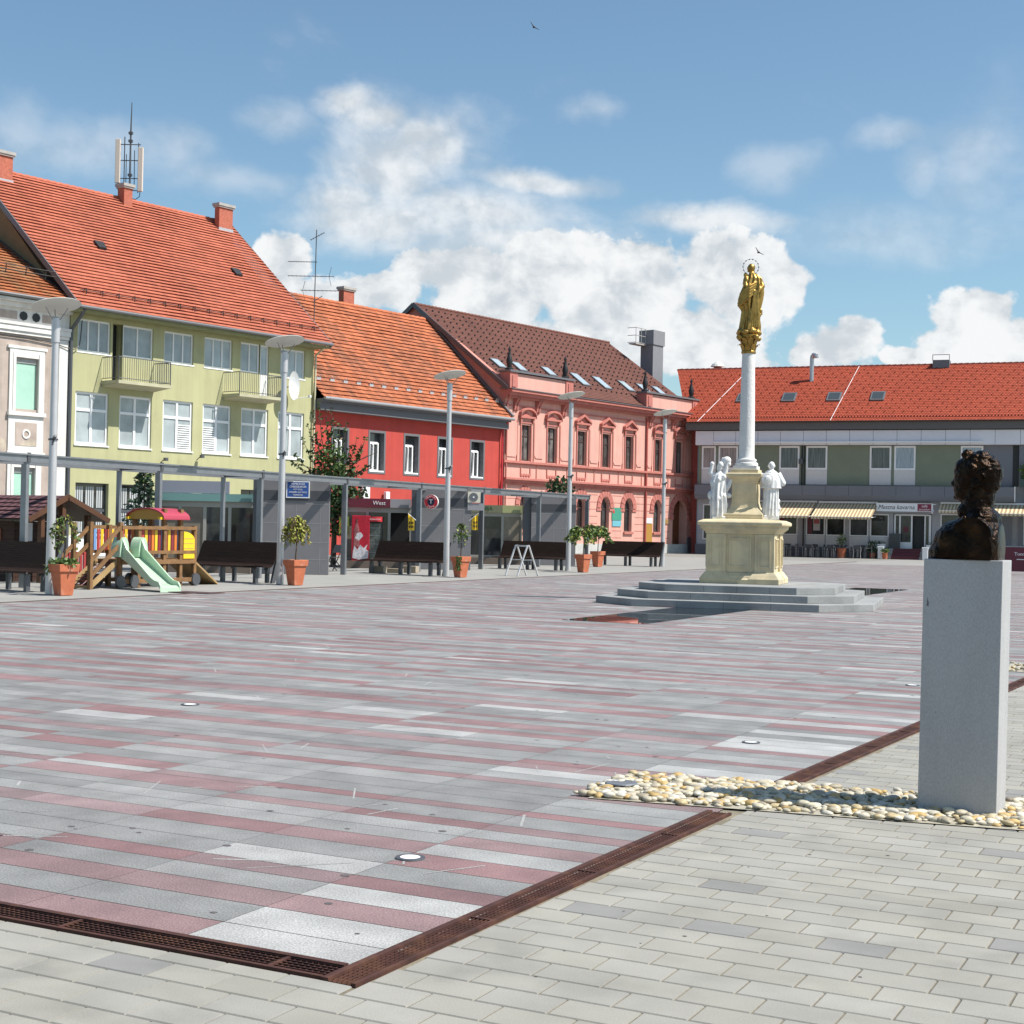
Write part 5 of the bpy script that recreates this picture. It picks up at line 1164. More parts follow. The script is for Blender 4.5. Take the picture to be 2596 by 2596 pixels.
bo = remesh(b, 'bronze_bust', bronze, .0055, 2, None, ((px0+px1)/2+.050, (pyn+pyf)/2, PZ), 0, bd,
            cuts=[(Vector((0, 0, .002)), Vector((0, 0, -1))), (Vector((0, -.172, 0)), Vector((-.12, -1, -.05))), (Vector((0, .172, 0)), Vector((0, 1, 0))), (Vector((.150, 0, 0)), Vector((1, 0, 0)))])
tag(bo, 'dark bronze bust of a curly haired man in profile, on the grey plinth', 'bust')
# ================================================================ LAMPS
def lamp():
    t = thing('street_lamp', '', 'street lamp', (0, 0, 0), 0, 'tall lamps along the edge of the square')
    b = MB(); b.loft([[(r*math.cos(i*math.pi/10), r*math.sin(i*math.pi/10), z) for i in range(20)] for r, z in ((.098, 0), (.098, .02), (.092, 1.2), (.070, 5.45))]); b.build('pole', M['lamp'], t, smooth=40)
    b = MB(); b.lathe((0, 0, 0), [(.072, 5.45), (.088, 5.46), (.088, 5.98), (.075, 5.99)], 20); hd = b.build('lamp_head', M['lamp'], t, smooth=40)
    b = MB(); b.lathe((0, 0, 0), [(.07, 5.985), (.07, 6.0), (.02, 6.02)], 16); b.build('lens', M['glass_grey'], hd)
    b = MB()
    for a in (R(20), R(140), R(260)): b.cyl((.09*math.cos(a), .09*math.sin(a), 5.95), (.26*math.cos(a), .26*math.sin(a), 6.20), .010, None, 6)
    b.build('strut', M['steel'], t)
    b = MB(); n = 36; tilt = Matrix.Rotation(R(-10), 3, Vector((-math.sin(TH), math.cos(TH), 0))) @ Matrix.Rotation(R(-8), 3, Vector((math.cos(TH), math.sin(TH), 0)))
    def ring(r, z): return [tuple(tilt @ Vector((r*math.cos(2*math.pi*i/n), r*math.sin(2*math.pi*i/n), z))+Vector((0, 0, 6.26))) for i in range(n)]
    b.loft([ring(.50, -.012), ring(.515, 0), ring(.50, .014), ring(.02, .03)]); b.build('reflector_disc', M['disc'], t, smooth=40)
    b = MB(); b.bar((.06, -.06, 3.35), (.22, -.16, 3.42), .05, .05); b.bar((.1, -.08, 3.36), (.15, -.18, 3.22), .03, .03); b.cyl((0, 0, 3.33), (0, 0, 3.37), .102, None, 14); b.build('bracket', M['steel_dark'], t)
    return t
lp = [(126, 1505.5), (709, 1481), (1130.5, 1461), (1440, 1447), (1679, 1436)]
ll = ['tall grey lamp with tilted disc beside the wooden playhouse, leftmost of the row', 'tall grey lamp with tilted disc in front of the green house, beside the blue sign', 'tall grey lamp with tilted disc in front of the red house', 'tall grey lamp with tilted disc in front of the pink house, by two terracotta pots', 'tall grey lamp with tilted disc at the far end of the row, near the portal']
hs = [5.79, 5.99, 6.06, 6.25, 6.41]
L0 = lamp()
for i, (p, l) in enumerate(zip(lp, ll)):
    g = gp(*p)
    o = L0 if i == 0 else dup(L0, g, 0, l)
    o.location = g; o['label'] = l; o.scale = (1, 1, hs[i]/6.0)
# ================================================================ BENCHES, seen with their slats in shade
def bench():
    t = thing('park_bench', '', 'bench', (0, 0, 0), 0, 'dark slatted benches along the edge of the square')
    prof = [(-.52, .40), (-.50, .43), (-.34, .44), (-.17, .41), (-.02, .40), (.08, .47), (.15, .60), (.22, .76), (.29, .92), (.35, 1.05)]
    s = MB()
    def path(k, n):
        x = k/n*(len(prof)-1); i = min(int(x), len(prof)-2); f = x-i; a, b = prof[i], prof[i+1]; return (a[0]+(b[0]-a[0])*f, a[1]+(b[1]-a[1])*f)
    seat = MB(); back = MB()
    for k in range(30):
        y, z = path(k+.04, 30); y2, z2 = path(k+.95, 30)
        m_ = seat if k < 15 else back; d = (y2-y, z2-z); L = math.hypot(*d); nx, nz = -d[1]/L*.018, d[0]/L*.018
        m_.prism([(-1.5, y, z), (-1.5, y2, z2), (-1.5, y2+nx, z2+nz), (-1.5, y+nx, z+nz)], (3.0, 0, 0))
    seat.build('seat', M['wood_dark'], t); back.build('backrest', M['wood_dark'], t)
    s = MB()
    for x in (-1.25, 0, 1.25): s.loft([[(x+dx, y+dy, z) for dx, dy in ((-.03, -.02), (.03, -.02), (.03, .02), (-.03, .02))] for y, z in ((-.52, .37), (-.3, .36), (.0, .34), (.10, .42), (.20, .66), (.36, 1.0))])
    s.build('frame', M['steel_dark'], t)
    for x in (-1.25, 0, 1.25):
        s = MB(); s.box(x-.05, x+.05, -.36, -.26, 0, .39); s.build('leg', M['steel_dark'], t); s = MB(); s.box(x-.05, x+.05, .06, .14, 0, .40); s.build('leg', M['steel_dark'], t)
    for x in (1.46,):
        s = MB(); s.prism([(x, .0, .0), (x, .12, .0), (x, .44, 1.06), (x, .36, 1.06), (x, .12, .45)], (.07, 0, 0)); s.build('end_support', M['steel_dark'], t)
    return t
B0 = bench()
bl = [((-24.85, 24.3), 'dark slatted bench at the left edge, in front of the playhouse'), ((-24.75, 32.2), 'dark slatted bench in front of the green house, beside the playground'), ((-24.9, 41.5), 'dark slatted bench in front of the drinks machine'), ((-25.05, 50.9), 'dark slatted bench behind the A-shaped stand'), ((-25.15, 60.7), 'dark slatted bench at the far end of the row, before the pink house')]
for i, (p, l) in enumerate(bl):
    o = B0 if i == 0 else dup(B0, (p[0], p[1], 0), R(-9 if i < 3 else -6), l)
    o.location = (p[0], p[1], 0); o.rotation_euler.z = R(-10 if i < 3 else -6); o['label'] = l
# ================================================================ POTTED TREES
def planter(name, label, loc, rz, sc_, trunk_h, kindp, seed):
    t = thing(name, label, 'potted tree', loc, rz, 'terracotta pots with small trees beside the lamps')
    b = MB(); b.sqlathe([(.135, 0), (.195, .50), (.197, .505)]); b.sqlathe([(.222, .49), (.232, .63), (.229, .645), (.205, .645), (.19, .60)]); b.build('pot', M['terra'], t, bevel=.008)
    b = MB(); b.box(-.19, .19, -.19, .19, .58, .605); b.build('soil', M['soil'], t)
    rg = random.Random(seed); tr = MB(); f = MB(); H = trunk_h
    tr.tube([(0, 0, .6), (.01, .01, .6+(H-.6)*.5), (0, 0, H)], [.022, .018, .014], 7)
    if kindp == 'weep':
        for k in range(34):
            a = rg.uniform(0, 6.28); L = rg.uniform(.18, .36); drop = rg.uniform(.35, .8); top = H+rg.uniform(.05, .16); pts = []
            for s in range(7):
                u = s/6; r = L*min(1, u*1.7); z = top+.10*math.sin(min(1, u*2)*math.pi)-drop*max(0, u-.25)**1.2; pts.append(Vector((r*math.cos(a), r*math.sin(a), z)))
            tr.tube(pts, .005, 4)
            for i in range(len(pts)-1):
                for q in range(7): leaf(f, pts[i].lerp(pts[i+1], rg.random()), .085*rg.uniform(.7, 1.3), rg, 0 if rg.random() < .75 else 1, .2, (0, 0, -.6))
    elif kindp == 'sparse':
        for k in range(13):
            a = rg.uniform(0, 6.28); L = rg.uniform(.15, .34); drop = rg.uniform(.3, .75); pts = []
            for s in range(6):
                u = s/5; r = L*min(1, u*1.5); pts.append(Vector((r*math.cos(a), r*math.sin(a), H+.12*math.sin(min(1, u*2)*math.pi)-drop*max(0, u-.2))))
            tr.tube(pts, .005, 4)
            for i in range(len(pts)-1):
                for q in range(4): leaf(f, pts[i].lerp(pts[i+1], rg.random()), .085*rg.uniform(.7, 1.3), rg, 0 if rg.random() < .8 else 1, .2, (0, 0, -.4))
    else:
        for k in range(30):
            a = rg.uniform(0, 6.28); L = rg.uniform(.3, .62); pts = []; z0 = H-rg.uniform(0, .35)
            for s in range(6):
                u = s/5; pts.append(Vector((L*u*math.cos(a), L*u*math.sin(a), z0+.32*math.sin(u*2.2)-.45*u*u)))
            tr.tube(pts, .006, 4)
            for i in range(1, len(pts)-1):
                for q in range(5): leaf(f, pts[i].lerp(pts[i+1], rg.random()), .16*rg.uniform(.7, 1.2), rg, 0 if rg.random() < .8 else 1, .2, (math.cos(a), math.sin(a), -.7))
    if kindp == 'sparse' and seed == 21:
        for k in range(260):
            a = rg.uniform(0, 6.28); p = Vector((.24*math.cos(a)*rg.uniform(.4, 1.25), .24*math.sin(a)*rg.uniform(.4, 1.25), .66+rg.uniform(-.02, .08)))
            if rg.random() < .35: p = Vector((-.25+rg.uniform(-.05, .05), rg.uniform(-.26, .15), rg.uniform(.42, .66)))
            leaf(f, p, .10, rg, 0, .2)
    if seed == 23:
        for k in range(110): leaf(f, Vector((rg.uniform(.05, .25), -.24+rg.uniform(-.04, .04), rg.uniform(.25, .68))), .07, rg, 0, .2, (0, 0, -1))
    tr.build('trunk', M['bark'], t); f.build('foliage', [M['leaf_y'], M['leaf_r']] if kindp == 'weep' else [M['leaf2'], M['leaf_y']], t)
pots = [((153, 1510), 27, 1.52, 'sparse', 21, 'terracotta pot with grassy rim and a thin weeping tree, in front of the leftmost lamp'), ((745, 1484), 27, 1.50, 'weep', 22, 'terracotta pot with a yellow green weeping tree, below the blue menu sign'), ((1166, 1464), 27, 1.55, 'sparse', 23, 'stained terracotta pot with a drooping tree, under the round red sign'), ((1478, 1451), 27, 1.55, 'palm', 24, 'terracotta pot with a leafy green shrub beside the fourth lamp, the nearer of two'), ((1515, 1437), 27, 1.55, 'palm', 25, 'terracotta pot with a leafy green shrub just behind its twin, left of the far bench')]
for (p, rz, hh, kd, sd, lb) in pots:
    g = gp(*p); planter('potted_tree', lb, (g[0]-.08, g[1]+.17, 0), R(-16), 1, hh, kd, sd)
# A shaped stand
g0 = gp(1296, 1460); g1 = gp(1349, 1459); t = thing('folding_stand', 'bare white A-shaped folding stand on the pavement before a bench', 'stand', ((g0[0]+g1[0])/2, (g0[1]+g1[1])/2, 0), math.atan2(g1[1]-g0[1], g1[0]-g0[0]))
hw = math.hypot(g1[0]-g0[0], g1[1]-g0[1])/2
for s, nm in ((-1, 'frame'), (1, 'frame')):
    b = MB()
    for y in (-.25, .25): b.bar((s*hw, y, 0), (s*.03, y, 1.0), .05, .03)
    b.box(min(s*.03, s*.07), max(s*.03, s*.07), -.23, .23, .95, 1.0); b.build(nm, mat('stand_alu', (.60, .60, .60), .4, .3) if 'stand_alu' not in bpy.data.materials else bpy.data.materials['stand_alu'], t)
b = MB(); b.bar((-hw*.5, -.25, .52), (hw*.5, -.25, .52), .02, .025); b.bar((-hw*.5, .25, .52), (hw*.5, .25, .52), .02, .025); b.build('brace', M['steel'], t)
# ================================================================ PERGOLA
p0 = gp(872.5, 1456.8); p1 = gp(1224, 1442.7); PP = Plane(p0, p1)
t = thing('steel_pergola', 'long low grey steel canopy frame on thin posts in front of the kiosks', 'canopy', PP.o, PP.ang)
us = [-18.9, -14.0, -9.2, -4.64, 0, 4.9, 9.82, 15.1, 20.35]
b = MB(); b.box(-26, 20.45, -.06, .06, 2.84, 2.99); b.box(-26, 20.45, -.10, .10, 2.993, 3.03); b.build('beam', M['steel'], t)
b = MB(); b.box(-26, 20.45, 1.24, 1.36, 2.84, 3.02); b.build('beam', M['steel'], t)
for u in us:
    b = MB(); b.box(u-.05, u+.05, -.045, .045, 0, 2.84); b.box(u-.04, u+.04, .05, .12, 0, 2.8); b.build('post', M['steel'], t)
    b = MB(); b.box(u-.05, u+.05, .065, 1.235, 2.86, 2.98); b.box(u-.05, u+.05, -.065, -.08, 2.84, 3.06); b.build('cross_beam', M['steel_dark'], t)
for u in us[:4]:
    b = MB(); b.box(u-.05, u+.05, 1.25, 1.35, 0, 2.84); b.build('post', M['steel'], t)
for a, c in ((-13.9, -9.3), (-9.1, -4.7)):
    b = MB(); b.box(a, c, .1, 1.2, 2.99, 3.0); 
# ================================================================ KIOSKS set in a sawtooth behind the canopy
pan = mat('kiosk_panel', (.185, .180, .188), .75, var=.05, fine=.05, fscale=90); pand = mat('kiosk_band', (.060, .063, .072), .6)
kfr = mat('kiosk_frame', (.38, .37, .33), .5, .2)
ka = R(30); kd = Vector((math.cos(ka), math.sin(ka), 0))
def kiosk(label, corner, pw, sw, fascia, fz, glasses, hi):
    g = gp(*corner); t = thing('kiosk', label, 'kiosk', (g[0], g[1], 0), ka)
    H = 2.97
    b = MB(); b.box(-pw, 0, 0, .22, 0, H); w = b.build('side_wall', pan, t, bevel=.006)
    b = MB(); b.box(-pw-.003, .003, -.012, -.002, 2.27, 2.58); b.build('band', pand, w)
    b = MB()
    for z in (.45, .98, 1.56, 2.16): b.box(-pw, 0, -.0035, -.001, z, z+.012)
    for x in (-.28, -pw*.5): b.box(x, x+.008, -.0035, -.001, .02, 2.16)
    b.build('joint', M['conc'], w)
    b = MB(); b.box(-pw-.32, -pw-.004, .15, .5, 0, H-.05); b.build('jamb', M['steel_dark'], t)
    x0, x1 = -pw-.33-sw, -pw-.33; y = .75
    b = MB(); b.box(x0, x1, y+1.2, y+2.4, .3, 2.2); b.box(x0-.1, x1, y-.1, y+2.4, 2.2, 2.26); b.build('back_wall', M['dark'], t)
    b = MB(); b.box(x0-.1, x1, y-.9, y+2.4, .0, .26); b.build('deck', mat('deck_wood', (.13, .10, .08), .8) if 'deck_wood' not in bpy.data.materials else bpy.data.materials['deck_wood'], t)
    for (a, c, m_) in fascia:
        b = MB(); b.box(x0+sw*a, x0+sw*c-.01, y-.12, y+.05, fz[0], fz[1]); b.build('fascia', m_, t)
    if hi:
        b = MB(); b.box(x0, x0+sw*.74, y-.05, y+.1, fz[1]+.01, hi); b.build('top_panel', mat('top_panel', (.26, .27, .32), .35), t)
    fr = MB(); n = len(glasses)
    for i, k in enumerate(glasses):
        a = x0+sw*i/n; c = x0+sw*(i+1)/n
        fr.box(a, a+.05, y, y+.07, .28, fz[0]-.003); fr.box(c-.05, c, y, y+.07, .28, fz[0]-.003)
        fr.box(a+.05, c-.05, y, y+.07, 2.02, fz[0]-.003); fr.box(a+.05, c-.05, y, y+.07, .28, .36)
        if k == 'p': fr.box(a+.05, c-.05, y+.01, y+.06, .36, 1.0)
    f = fr.build('shop_front', kfr, t)
    for i, k in enumerate(glasses):
        if k == 'o': continue
        a = x0+sw*i/n; c = x0+sw*(i+1)/n; b = MB(); b.box(a+.04, c-.04, y+.03, y+.042, .34, 2.03); b.build('pane', M['glass_dark'] if k != 'b' else mat('beige_glass', (.23, .20, .16), .1, var=.2), f)
    return t, x0, x1, y
teal = mat('teal_glass', (.16, .30, .29), .15, spec=.6); olive = mat('olive_sign', (.17, .17, .10), .5); greyf = mat('fascia_grey', (.30, .29, .31), .5); lime = mat('lime_sign', (.36, .38, .18), .5)
k1, a1, b1, y1 = kiosk('grey panelled kiosk with teal glass strip and the blue menu sign, leftmost', (832, 1457), 2.05, 3.1, [(0, 1, teal)], (2.20, 2.44), ['b', 'b', 'd', 'd'], 2.83)
k2, a2, b2, y2 = kiosk('grey panelled kiosk with maroon fascia and open dark doorway, in front of the red house', (1192, 1445), 1.85, 2.4, [(0, .68, M['maroon']), (.68, 1, greyf)], (2.2, 2.52), ['b', 'd', 'o'], 0)
k3, a3, b3, y3 = kiosk('grey panelled kiosk with olive sign and glass front, before the pink house', (1458, 1434), 1.9, 2.55, [(0, .66, olive), (.66, 1, lime)], (2.18, 2.50), ['d', 'd', 'b'], 0)
def in_k(k, x, y, z): return k.matrix_basis @ Vector((x, y, z)) if False else Vector((k.location.x+math.cos(ka)*x-math.sin(ka)*y, k.location.y+math.sin(ka)*x+math.cos(ka)*y, z))
text('lettering', 'West', .21, M['white'], k2, (a2+1.22, y2-.125, 2.36), shear=.1)
text('lettering', 'URBANIJA', .24, mat('sign_green', (.02, .08, .03), .5), k3, (a3+.75, y3-.125, 2.36), sx=.95)
# blue menu sign on the first kiosk wall
sg = MB(); sg.box(-2.0, -1.28+.0, -.06, -.014, 2.42, 2.86); o_ = None
sp = in_k(k1, -.98, -.04, 0); t = thing('menu_sign', 'blue sign with white framed lines of food names on the grey kiosk wall', 'sign', sp, ka)
b = MB(); b.box(-.33, .33, 0, .022, 2.38, 2.84); b.build('board', M['blue'], t); b = MB()
for x0, x1, z0, z1 in ((-.36, -.33, 2.35, 2.87), (.33, .36, 2.35, 2.87), (-.33, .33, 2.35, 2.38), (-.33, .33, 2.84, 2.87)): b.box(x0, x1, -.004, .024, z0, z1)
b.build('frame', M['white'], t)
for s, z, sz in (('HAMBURGER', 2.78, .085), ('CHEESEBURGER', 2.695, .085), ('HOT DOG', 2.61, .07), ('AMERIŠKI HOT DOG', 2.525, .07), ('POMFRITES', 2.44, .07)): text('lettering', s, sz, M['white'], t, (0, -.005, z), sx=.85)
# round tobacco sign
sp = in_k(k2, -1.45, -.42, 0); t = thing('round_sign', 'round red and dark blue sign with a white letter T on the grey kiosk', 'sign', sp, R(18))
b = MB(); b.cyl((0, -.07, 2.43), (0, .07, 2.43), .255, None, 30); b.build('rim', M['white'], t, smooth=40)
b = MB(); b.cyl((0, -.078, 2.43), (0, -.0705, 2.43), .245, None, 30); b.build('red_face', M['red'], t); b = MB(); b.cyl((0, -.084, 2.43), (0, -.0785, 2.43), .13, None, 24); b.build('blue_face', mat('navy', (.015, .02, .06), .4), t)
text('lettering', 'T', .22, M['white'], t, (0, -.088, 2.43))
def arc_text(s, r, a0, step, size, flip):
    for i, c in enumerate(s):
        a = a0+step*i; M_ = text('lettering', c, size, M['white'], t, (0, 0, 0)); th = a-math.pi/2 if not flip else a+math.pi/2
        for v in M_.data.vertices:
            x, z = v.co.x, v.co.z; v.co.x = r*math.cos(a)+x*math.cos(th)-z*math.sin(th); v.co.z = 2.43+r*math.sin(a)+x*math.sin(th)+z*math.cos(th); v.co.y -= .082
arc_text('TRAFIKA', .187, R(145), R(-18.5), .085, False); arc_text('3DVA', .187, R(236), R(22), .085, True)
b = MB(); b.cyl((-.25, 0, 2.45), (-.42, .12, 2.45), .012, None, 6); b.build('arm', M['steel'], t)
# air conditioner on the wall end of the second kiosk
sp = in_k(k2, .10, -.05, 0); t = thing('air_conditioner', 'cream air conditioner unit with a round fan at the end of the grey kiosk', 'air conditioner', sp, ka)
b = MB(); b.box(-.24, .22, 0, .26, 2.44, 2.83); b.build('casing', mat('cream', (.68, .64, .52), .5), t); b = MB(); b.cyl((-.03, -.012, 2.635), (-.03, -.002, 2.635), .16, None, 20); b.build('fan_grille', M['zinc'], t); b = MB(); b.cyl((-.03, -.02, 2.635), (-.03, -.0125, 2.635), .035, None, 10); b.build('hub', M['white'], t); b = MB(); b.box(-.24, .35, .02, .24, 2.16, 2.42); b.build('shelf', greyf, t)
# yellow flags
def flag(k, x, y, z, d, label):
    p = in_k(k, x, y, 0); t = thing('small_flag', label, 'flag', p, ka, 'yellow advertising flags on the kiosks')
    b = MB(); b.cyl((0, 0, z), (d*.33, -.1, z+.28), .012, None, 6); b.build('staff', M['white'], t)
    b = MB(); n = 6
    for i in range(n):
        xa = d*(.10+.22*i/n); xb = d*(.10+.22*(i+1)/n); w = .012*math.sin(i*1.7)
        b.quad((xa, -.04+w, z-.33), (xb, -.04-w, z-.33), (xb, -.04-w, z+.28*xb*d/.33-.01), (xa, -.04+w, z+.28*xa*d/.33-.01))
    c = b.build('cloth', M['yellow'], t); b = MB()
    for q in range(3):
        for r_ in range(2): b.box(min(d*(.13+.06*q), d*(.17+.06*q)), max(d*(.13+.06*q), d*(.17+.06*q)), -.062, -.056, z-.24+.14*r_, z-.16+.14*r_)
    b.build('print', M['black'], c)
flag(k2, -1.95, -.1, 1.72, -1, 'yellow printed flag before the dark kiosk doorway'); flag(k2, -.08, -.1, 1.78, 1, 'yellow printed flag at the right end of the grey kiosk with the round sign')
# drinks machine, cooler, poster, chair
g = in_k(k2, a2+.60, y2-.75, .06); t = thing('drinks_machine', 'tall red drinks machine with an ice and bottle picture, under the maroon fascia', 'vending machine', g, ka)
b = MB(); b.box(-.32, .32, 0, .6, .0, 1.83); b.build('cabinet', mat('machine_red', (.42, .012, .03), .35, var=.15, vscale=4), t, bevel=.015)
b = MB(); rg = random.Random(4)
def splash(pts, m=0): b.prism([(x, -.012, z) for x, z in pts], (0, .010, 0), m)
splash([(-.28, .30), (-.05, .24), (.28, .30), (.30, .55), (.20, .62), (.26, .80), (.12, .66), (.0, .78), (-.1, .6), (-.22, .74), (-.26, .5)])
splash([(-.2, 1.02), (-.06, .92), (.1, 1.1), (.02, 1.22), (-.12, 1.2)]); b.build('ice_picture', mat('ice', (.55, .53, .55), .5, var=.4, vscale=9), t)
b = MB(); b.loft([[(-.14+r*math.cos(q*math.pi/6), -.006-.006*abs(math.sin(q*math.pi/6)), z) for q in range(12)] for r, z in ((.10, .7), (.11, .9), (.085, 1.05), (.11, 1.25), (.06, 1.45), (.035, 1.55), (.035, 1.7))]); b.build('bottle_picture', mat('bottle_pic', (.30, .10, .10), .4, var=.5, vscale=8), t)
g = in_k(k2, a2+1.11, y2-.62, .06); t = thing('drinks_cooler', 'narrow black drinks cooler with a rounded red header, right of the red machine', 'cooler', g, ka)
b = MB(); b.box(-.24, .24, 0, .5, 0, 1.62); b.build('cabinet', M['black'], t); b = MB(); b.loft([[(.26*math.cos(q*math.pi/8)*1.0, -.03-.10*math.sin(q*math.pi/8), z) for q in range(9)] for z in (1.62, 1.80)]); hd = b.build('header', M['red'], t); text('lettering', 'Coca-Cola', .09, M['white'], hd, (0, -.14, 1.71), shear=.3)
b = MB(); b.box(-.20, .20, -.008, -.002, .2, 1.55); dr_ = b.build('door', mat('cooler_glass', (.07, .09, .085), .1, spec=.6, var=.6, vscale=8), t); b = MB()
for z in (.5, .8, 1.1, 1.38): b.box(-.2, .2, -.014, -.0085, z, z+.02)
b.split('shelf', M['steel'], dr_)
b = MB(); sp = in_k(k2, a2-.02, y2-.06, 0); b.box(-.2, .16, -.01, .0, 1.2, 1.85); o = b.build('poster', mat('poster_green', (.20, .24, .03), .6, var=.4, vscale=6, c2=(.30, .12, .02), thr=(.5, .6), c2scale=4), None, loc=sp); o.rotation_euler.z = ka; tag(o, 'green and orange poster on the kiosk front left of the red drinks machine', 'poster')
sp = in_k(k2, a2-1.35, y2+.6, 0); t = thing('notice_case', 'white panel with a framed maroon poster behind the gap between the kiosks', 'notice', sp, ka); b = MB(); b.box(-.9, .5, 0, .08, 0, 1.9); b.build('panel', mat('pale_panel', (.42, .42, .38), .7), t); b = MB(); b.box(-.75, .15, -.02, -.002, 1.05, 1.85); b.build('poster', mat('poster_maroon', (.20, .05, .04), .5, var=.3), t)
p = at_depth(847, 1440, 50.5); t = thing('folding_chair', 'dark folding chair in the gap between the two kiosks', 'chair', (p[0], p[1], 0), R(-20))
for x in (-.22, .22):
    b = MB(); b.bar((x, -.22, 0), (x, .2, .85), .03, .02); b.build('leg', M['black'], t); b = MB(); b.bar((x*.9, .25, 0), (x*.9, -.2, .46), .03, .02); b.build('leg', M['black'], t)
b = MB(); b.box(-.2, .2, -.22, .15, .44, .46); b.build('seat', M['steel_dark'], t); b = MB(); b.prism([(-.2, .08, .6), (.2, .08, .6), (.2, .2, .86), (-.2, .2, .86)], (0, -.02, .01)); b.build('backrest', M['steel_dark'], t)
for (sx, sy, d, lb) in ((958, 1446, 49, 'left'), (1040, 1446, 50, 'right'), (1000, 1443, 49.5, 'middle')):
    g = at_depth(sx, sy, d); b = MB(); b.box(-.28, .28, -.12, .12, 0, .22 if lb != 'middle' else .14); o = b.build('stone_block', mat('block_stone', (.34, .29, .22), .85, var=.15) if 'block_stone' not in bpy.data.materials else bpy.data.materials['block_stone'], None, loc=(g[0], g[1], 0), bevel=.01); tag(o, {'left': 'squat sandy stone block under the left end of the bench by the drinks machine', 'right': 'squat sandy stone block under the right end of the bench by the drinks machine', 'middle': 'low flat sandy stone block under the middle of the bench by the drinks machine'}[lb], 'block', 'sandy stone blocks behind the benches')
# white meter boxes on the red house
for (x0, x1, z0, z1, lb) in ((18.0, 18.55, 2.9, 3.5, 'white meter box on the red house wall half hidden by the tree'), (19.8, 20.1, 2.9, 3.3, 'cream lamp housing on the red house wall above the maroon fascia')):
    p = HP.P(x0, .05); b = MB(); b.box(0, x1-x0, -.2, 0, 0, z1-z0); o = b.build('wall_box', M['white'], None, loc=(p[0], p[1], z0), bevel=.03); o.rotation_euler.z = HP.ang; tag(o, lb, 'wall box')
# ================================================================ TREES behind the kiosks
def tree_maple():
    p = at_depth(845, 1400, 55.5); t = thing('young_maple', 'bushy dark green tree with long upright shoots, between the green and red houses', 'tree', (p[0], p[1], 0))
    rg = random.Random(12); tr = MB(); f = MB()
    tr.tube([(0, 0, 0), (.03, 0, 1.5), (0, .05, 3.0), (0, 0, 4.2)], [.11, .09, .07, .03], 9)
    for k in range(16):
        a = rg.uniform(0, 6.28); z = rg.uniform(1.5, 3.6); L = rg.uniform(.8, 1.6); tr.tube([(0, 0, z), (L*.6*math.cos(a), L*.6*math.sin(a), z+.4), (L*math.cos(a), L*math.sin(a), z+.7)], [.035, .02, .008], 6)
    leaves(f, (0, 0, 2.75), (1.3, 1.2, .95), 1500, .19, rg, 0, .1); leaves(f, (0, 0, 1.9), (.9, .9, .8), 600, .19, rg, 0, .1); leaves(f, (-.1, 0, 3.7), (.7, .65, .9), 420, .17, rg, 1, .1); leaves(f, (0, 0, 3.2), (1.2, 1.1, .8), 220, .17, rg, 2, .1)
    for (sx, sy) in ((806, 1012), (838, 1008), (793, 1040), (826, 1035), (845, 1050), (862, 1072), (878, 1070), (905, 1110), (928, 1108), (920, 1130), (766, 1110), (745, 1150), (738, 1170), (800, 1090), (780, 1075), (830, 1090), (890, 1130), (935, 1180)):
        q = Vector(at_depth(sx, sy, 55.5))-Vector(t.location); c = Vector(camr*q.dot(camr)); c.z = q.z; s0 = Vector((c.x*.35, c.y*.35, 3.3)); mid = s0.lerp(c, .5)+Vector((c.x*.08, c.y*.08, 0)); pts = [s0, mid, c]; tr.tube(pts, [.02, .014, .006], 5)
        for i in range(46):
            u = rg.random()**.8; a_ = s0.lerp(mid, u*2) if u < .5 else mid.lerp(c, u*2-1); leaf(f, a_, .17*rg.uniform(.7, 1.2)*(1.15-.4*u), rg, 0 if rg.random() < .55 else (1 if rg.random() < .8 else 2), .5)
    tr.build('trunk', M['bark'], t); f.build('crown', [M['leaf'], M['leaf2'], M['leaf_r']], t)
camr = Vector((math.cos(TH), math.sin(TH), 0))
tree_maple()
def conifer():
    p = at_depth(362, 1420, 46); t = thing('small_conifer', 'small blue green conifer behind the playground, before the green house', 'tree', (p[0], p[1], 0)); rg = random.Random(8); tr = MB(); f = MB()
    tr.tube([(0, 0, 0), (0, 0, 3.35)], [.06, .012], 7)
    for k in range(46):
        z = .5+2.6*(k/45); L = (3.45-z)*.33*rg.uniform(.7, 1.2); a = k*2.4; e = Vector((L*math.cos(a), L*math.sin(a), z+.05)); tr.cyl((0, 0, z), e, .012, .004, 4)
        for q in range(30):
            u = rg.uniform(.15, 1); b_ = Vector((0, 0, z)).lerp(e, u); leaf(f, b_+Vector((rg.gauss(0, .05), rg.gauss(0, .05), rg.gauss(0, .03))), .16*(1.2-u*.5), rg, 0 if rg.random() < .8 else 1, .5, (math.cos(a), math.sin(a), -.1))
    tr.build('trunk', M['bark'], t); f.build('crown', [mat('needle', (.045, .085, .055), .7, var=.3), M['leaf2']], t)
conifer()
p = at_depth(1418, 1300, 66); t = thing('shrub_tree', 'small dark bush top showing above the canopy in front of the pink house', 'tree', (p[0], p[1], 0)); b = MB(); b.tube([(0, 0, 0), (0, 0, 2.9)], [.06, .03], 6); b.build('trunk', M['bark'], t); b = MB(); leaves(b, (0, 0, 3.35), (.62, .55, .48), 260, .22, random.Random(5)); b.build('crown', M['leaf'], t)
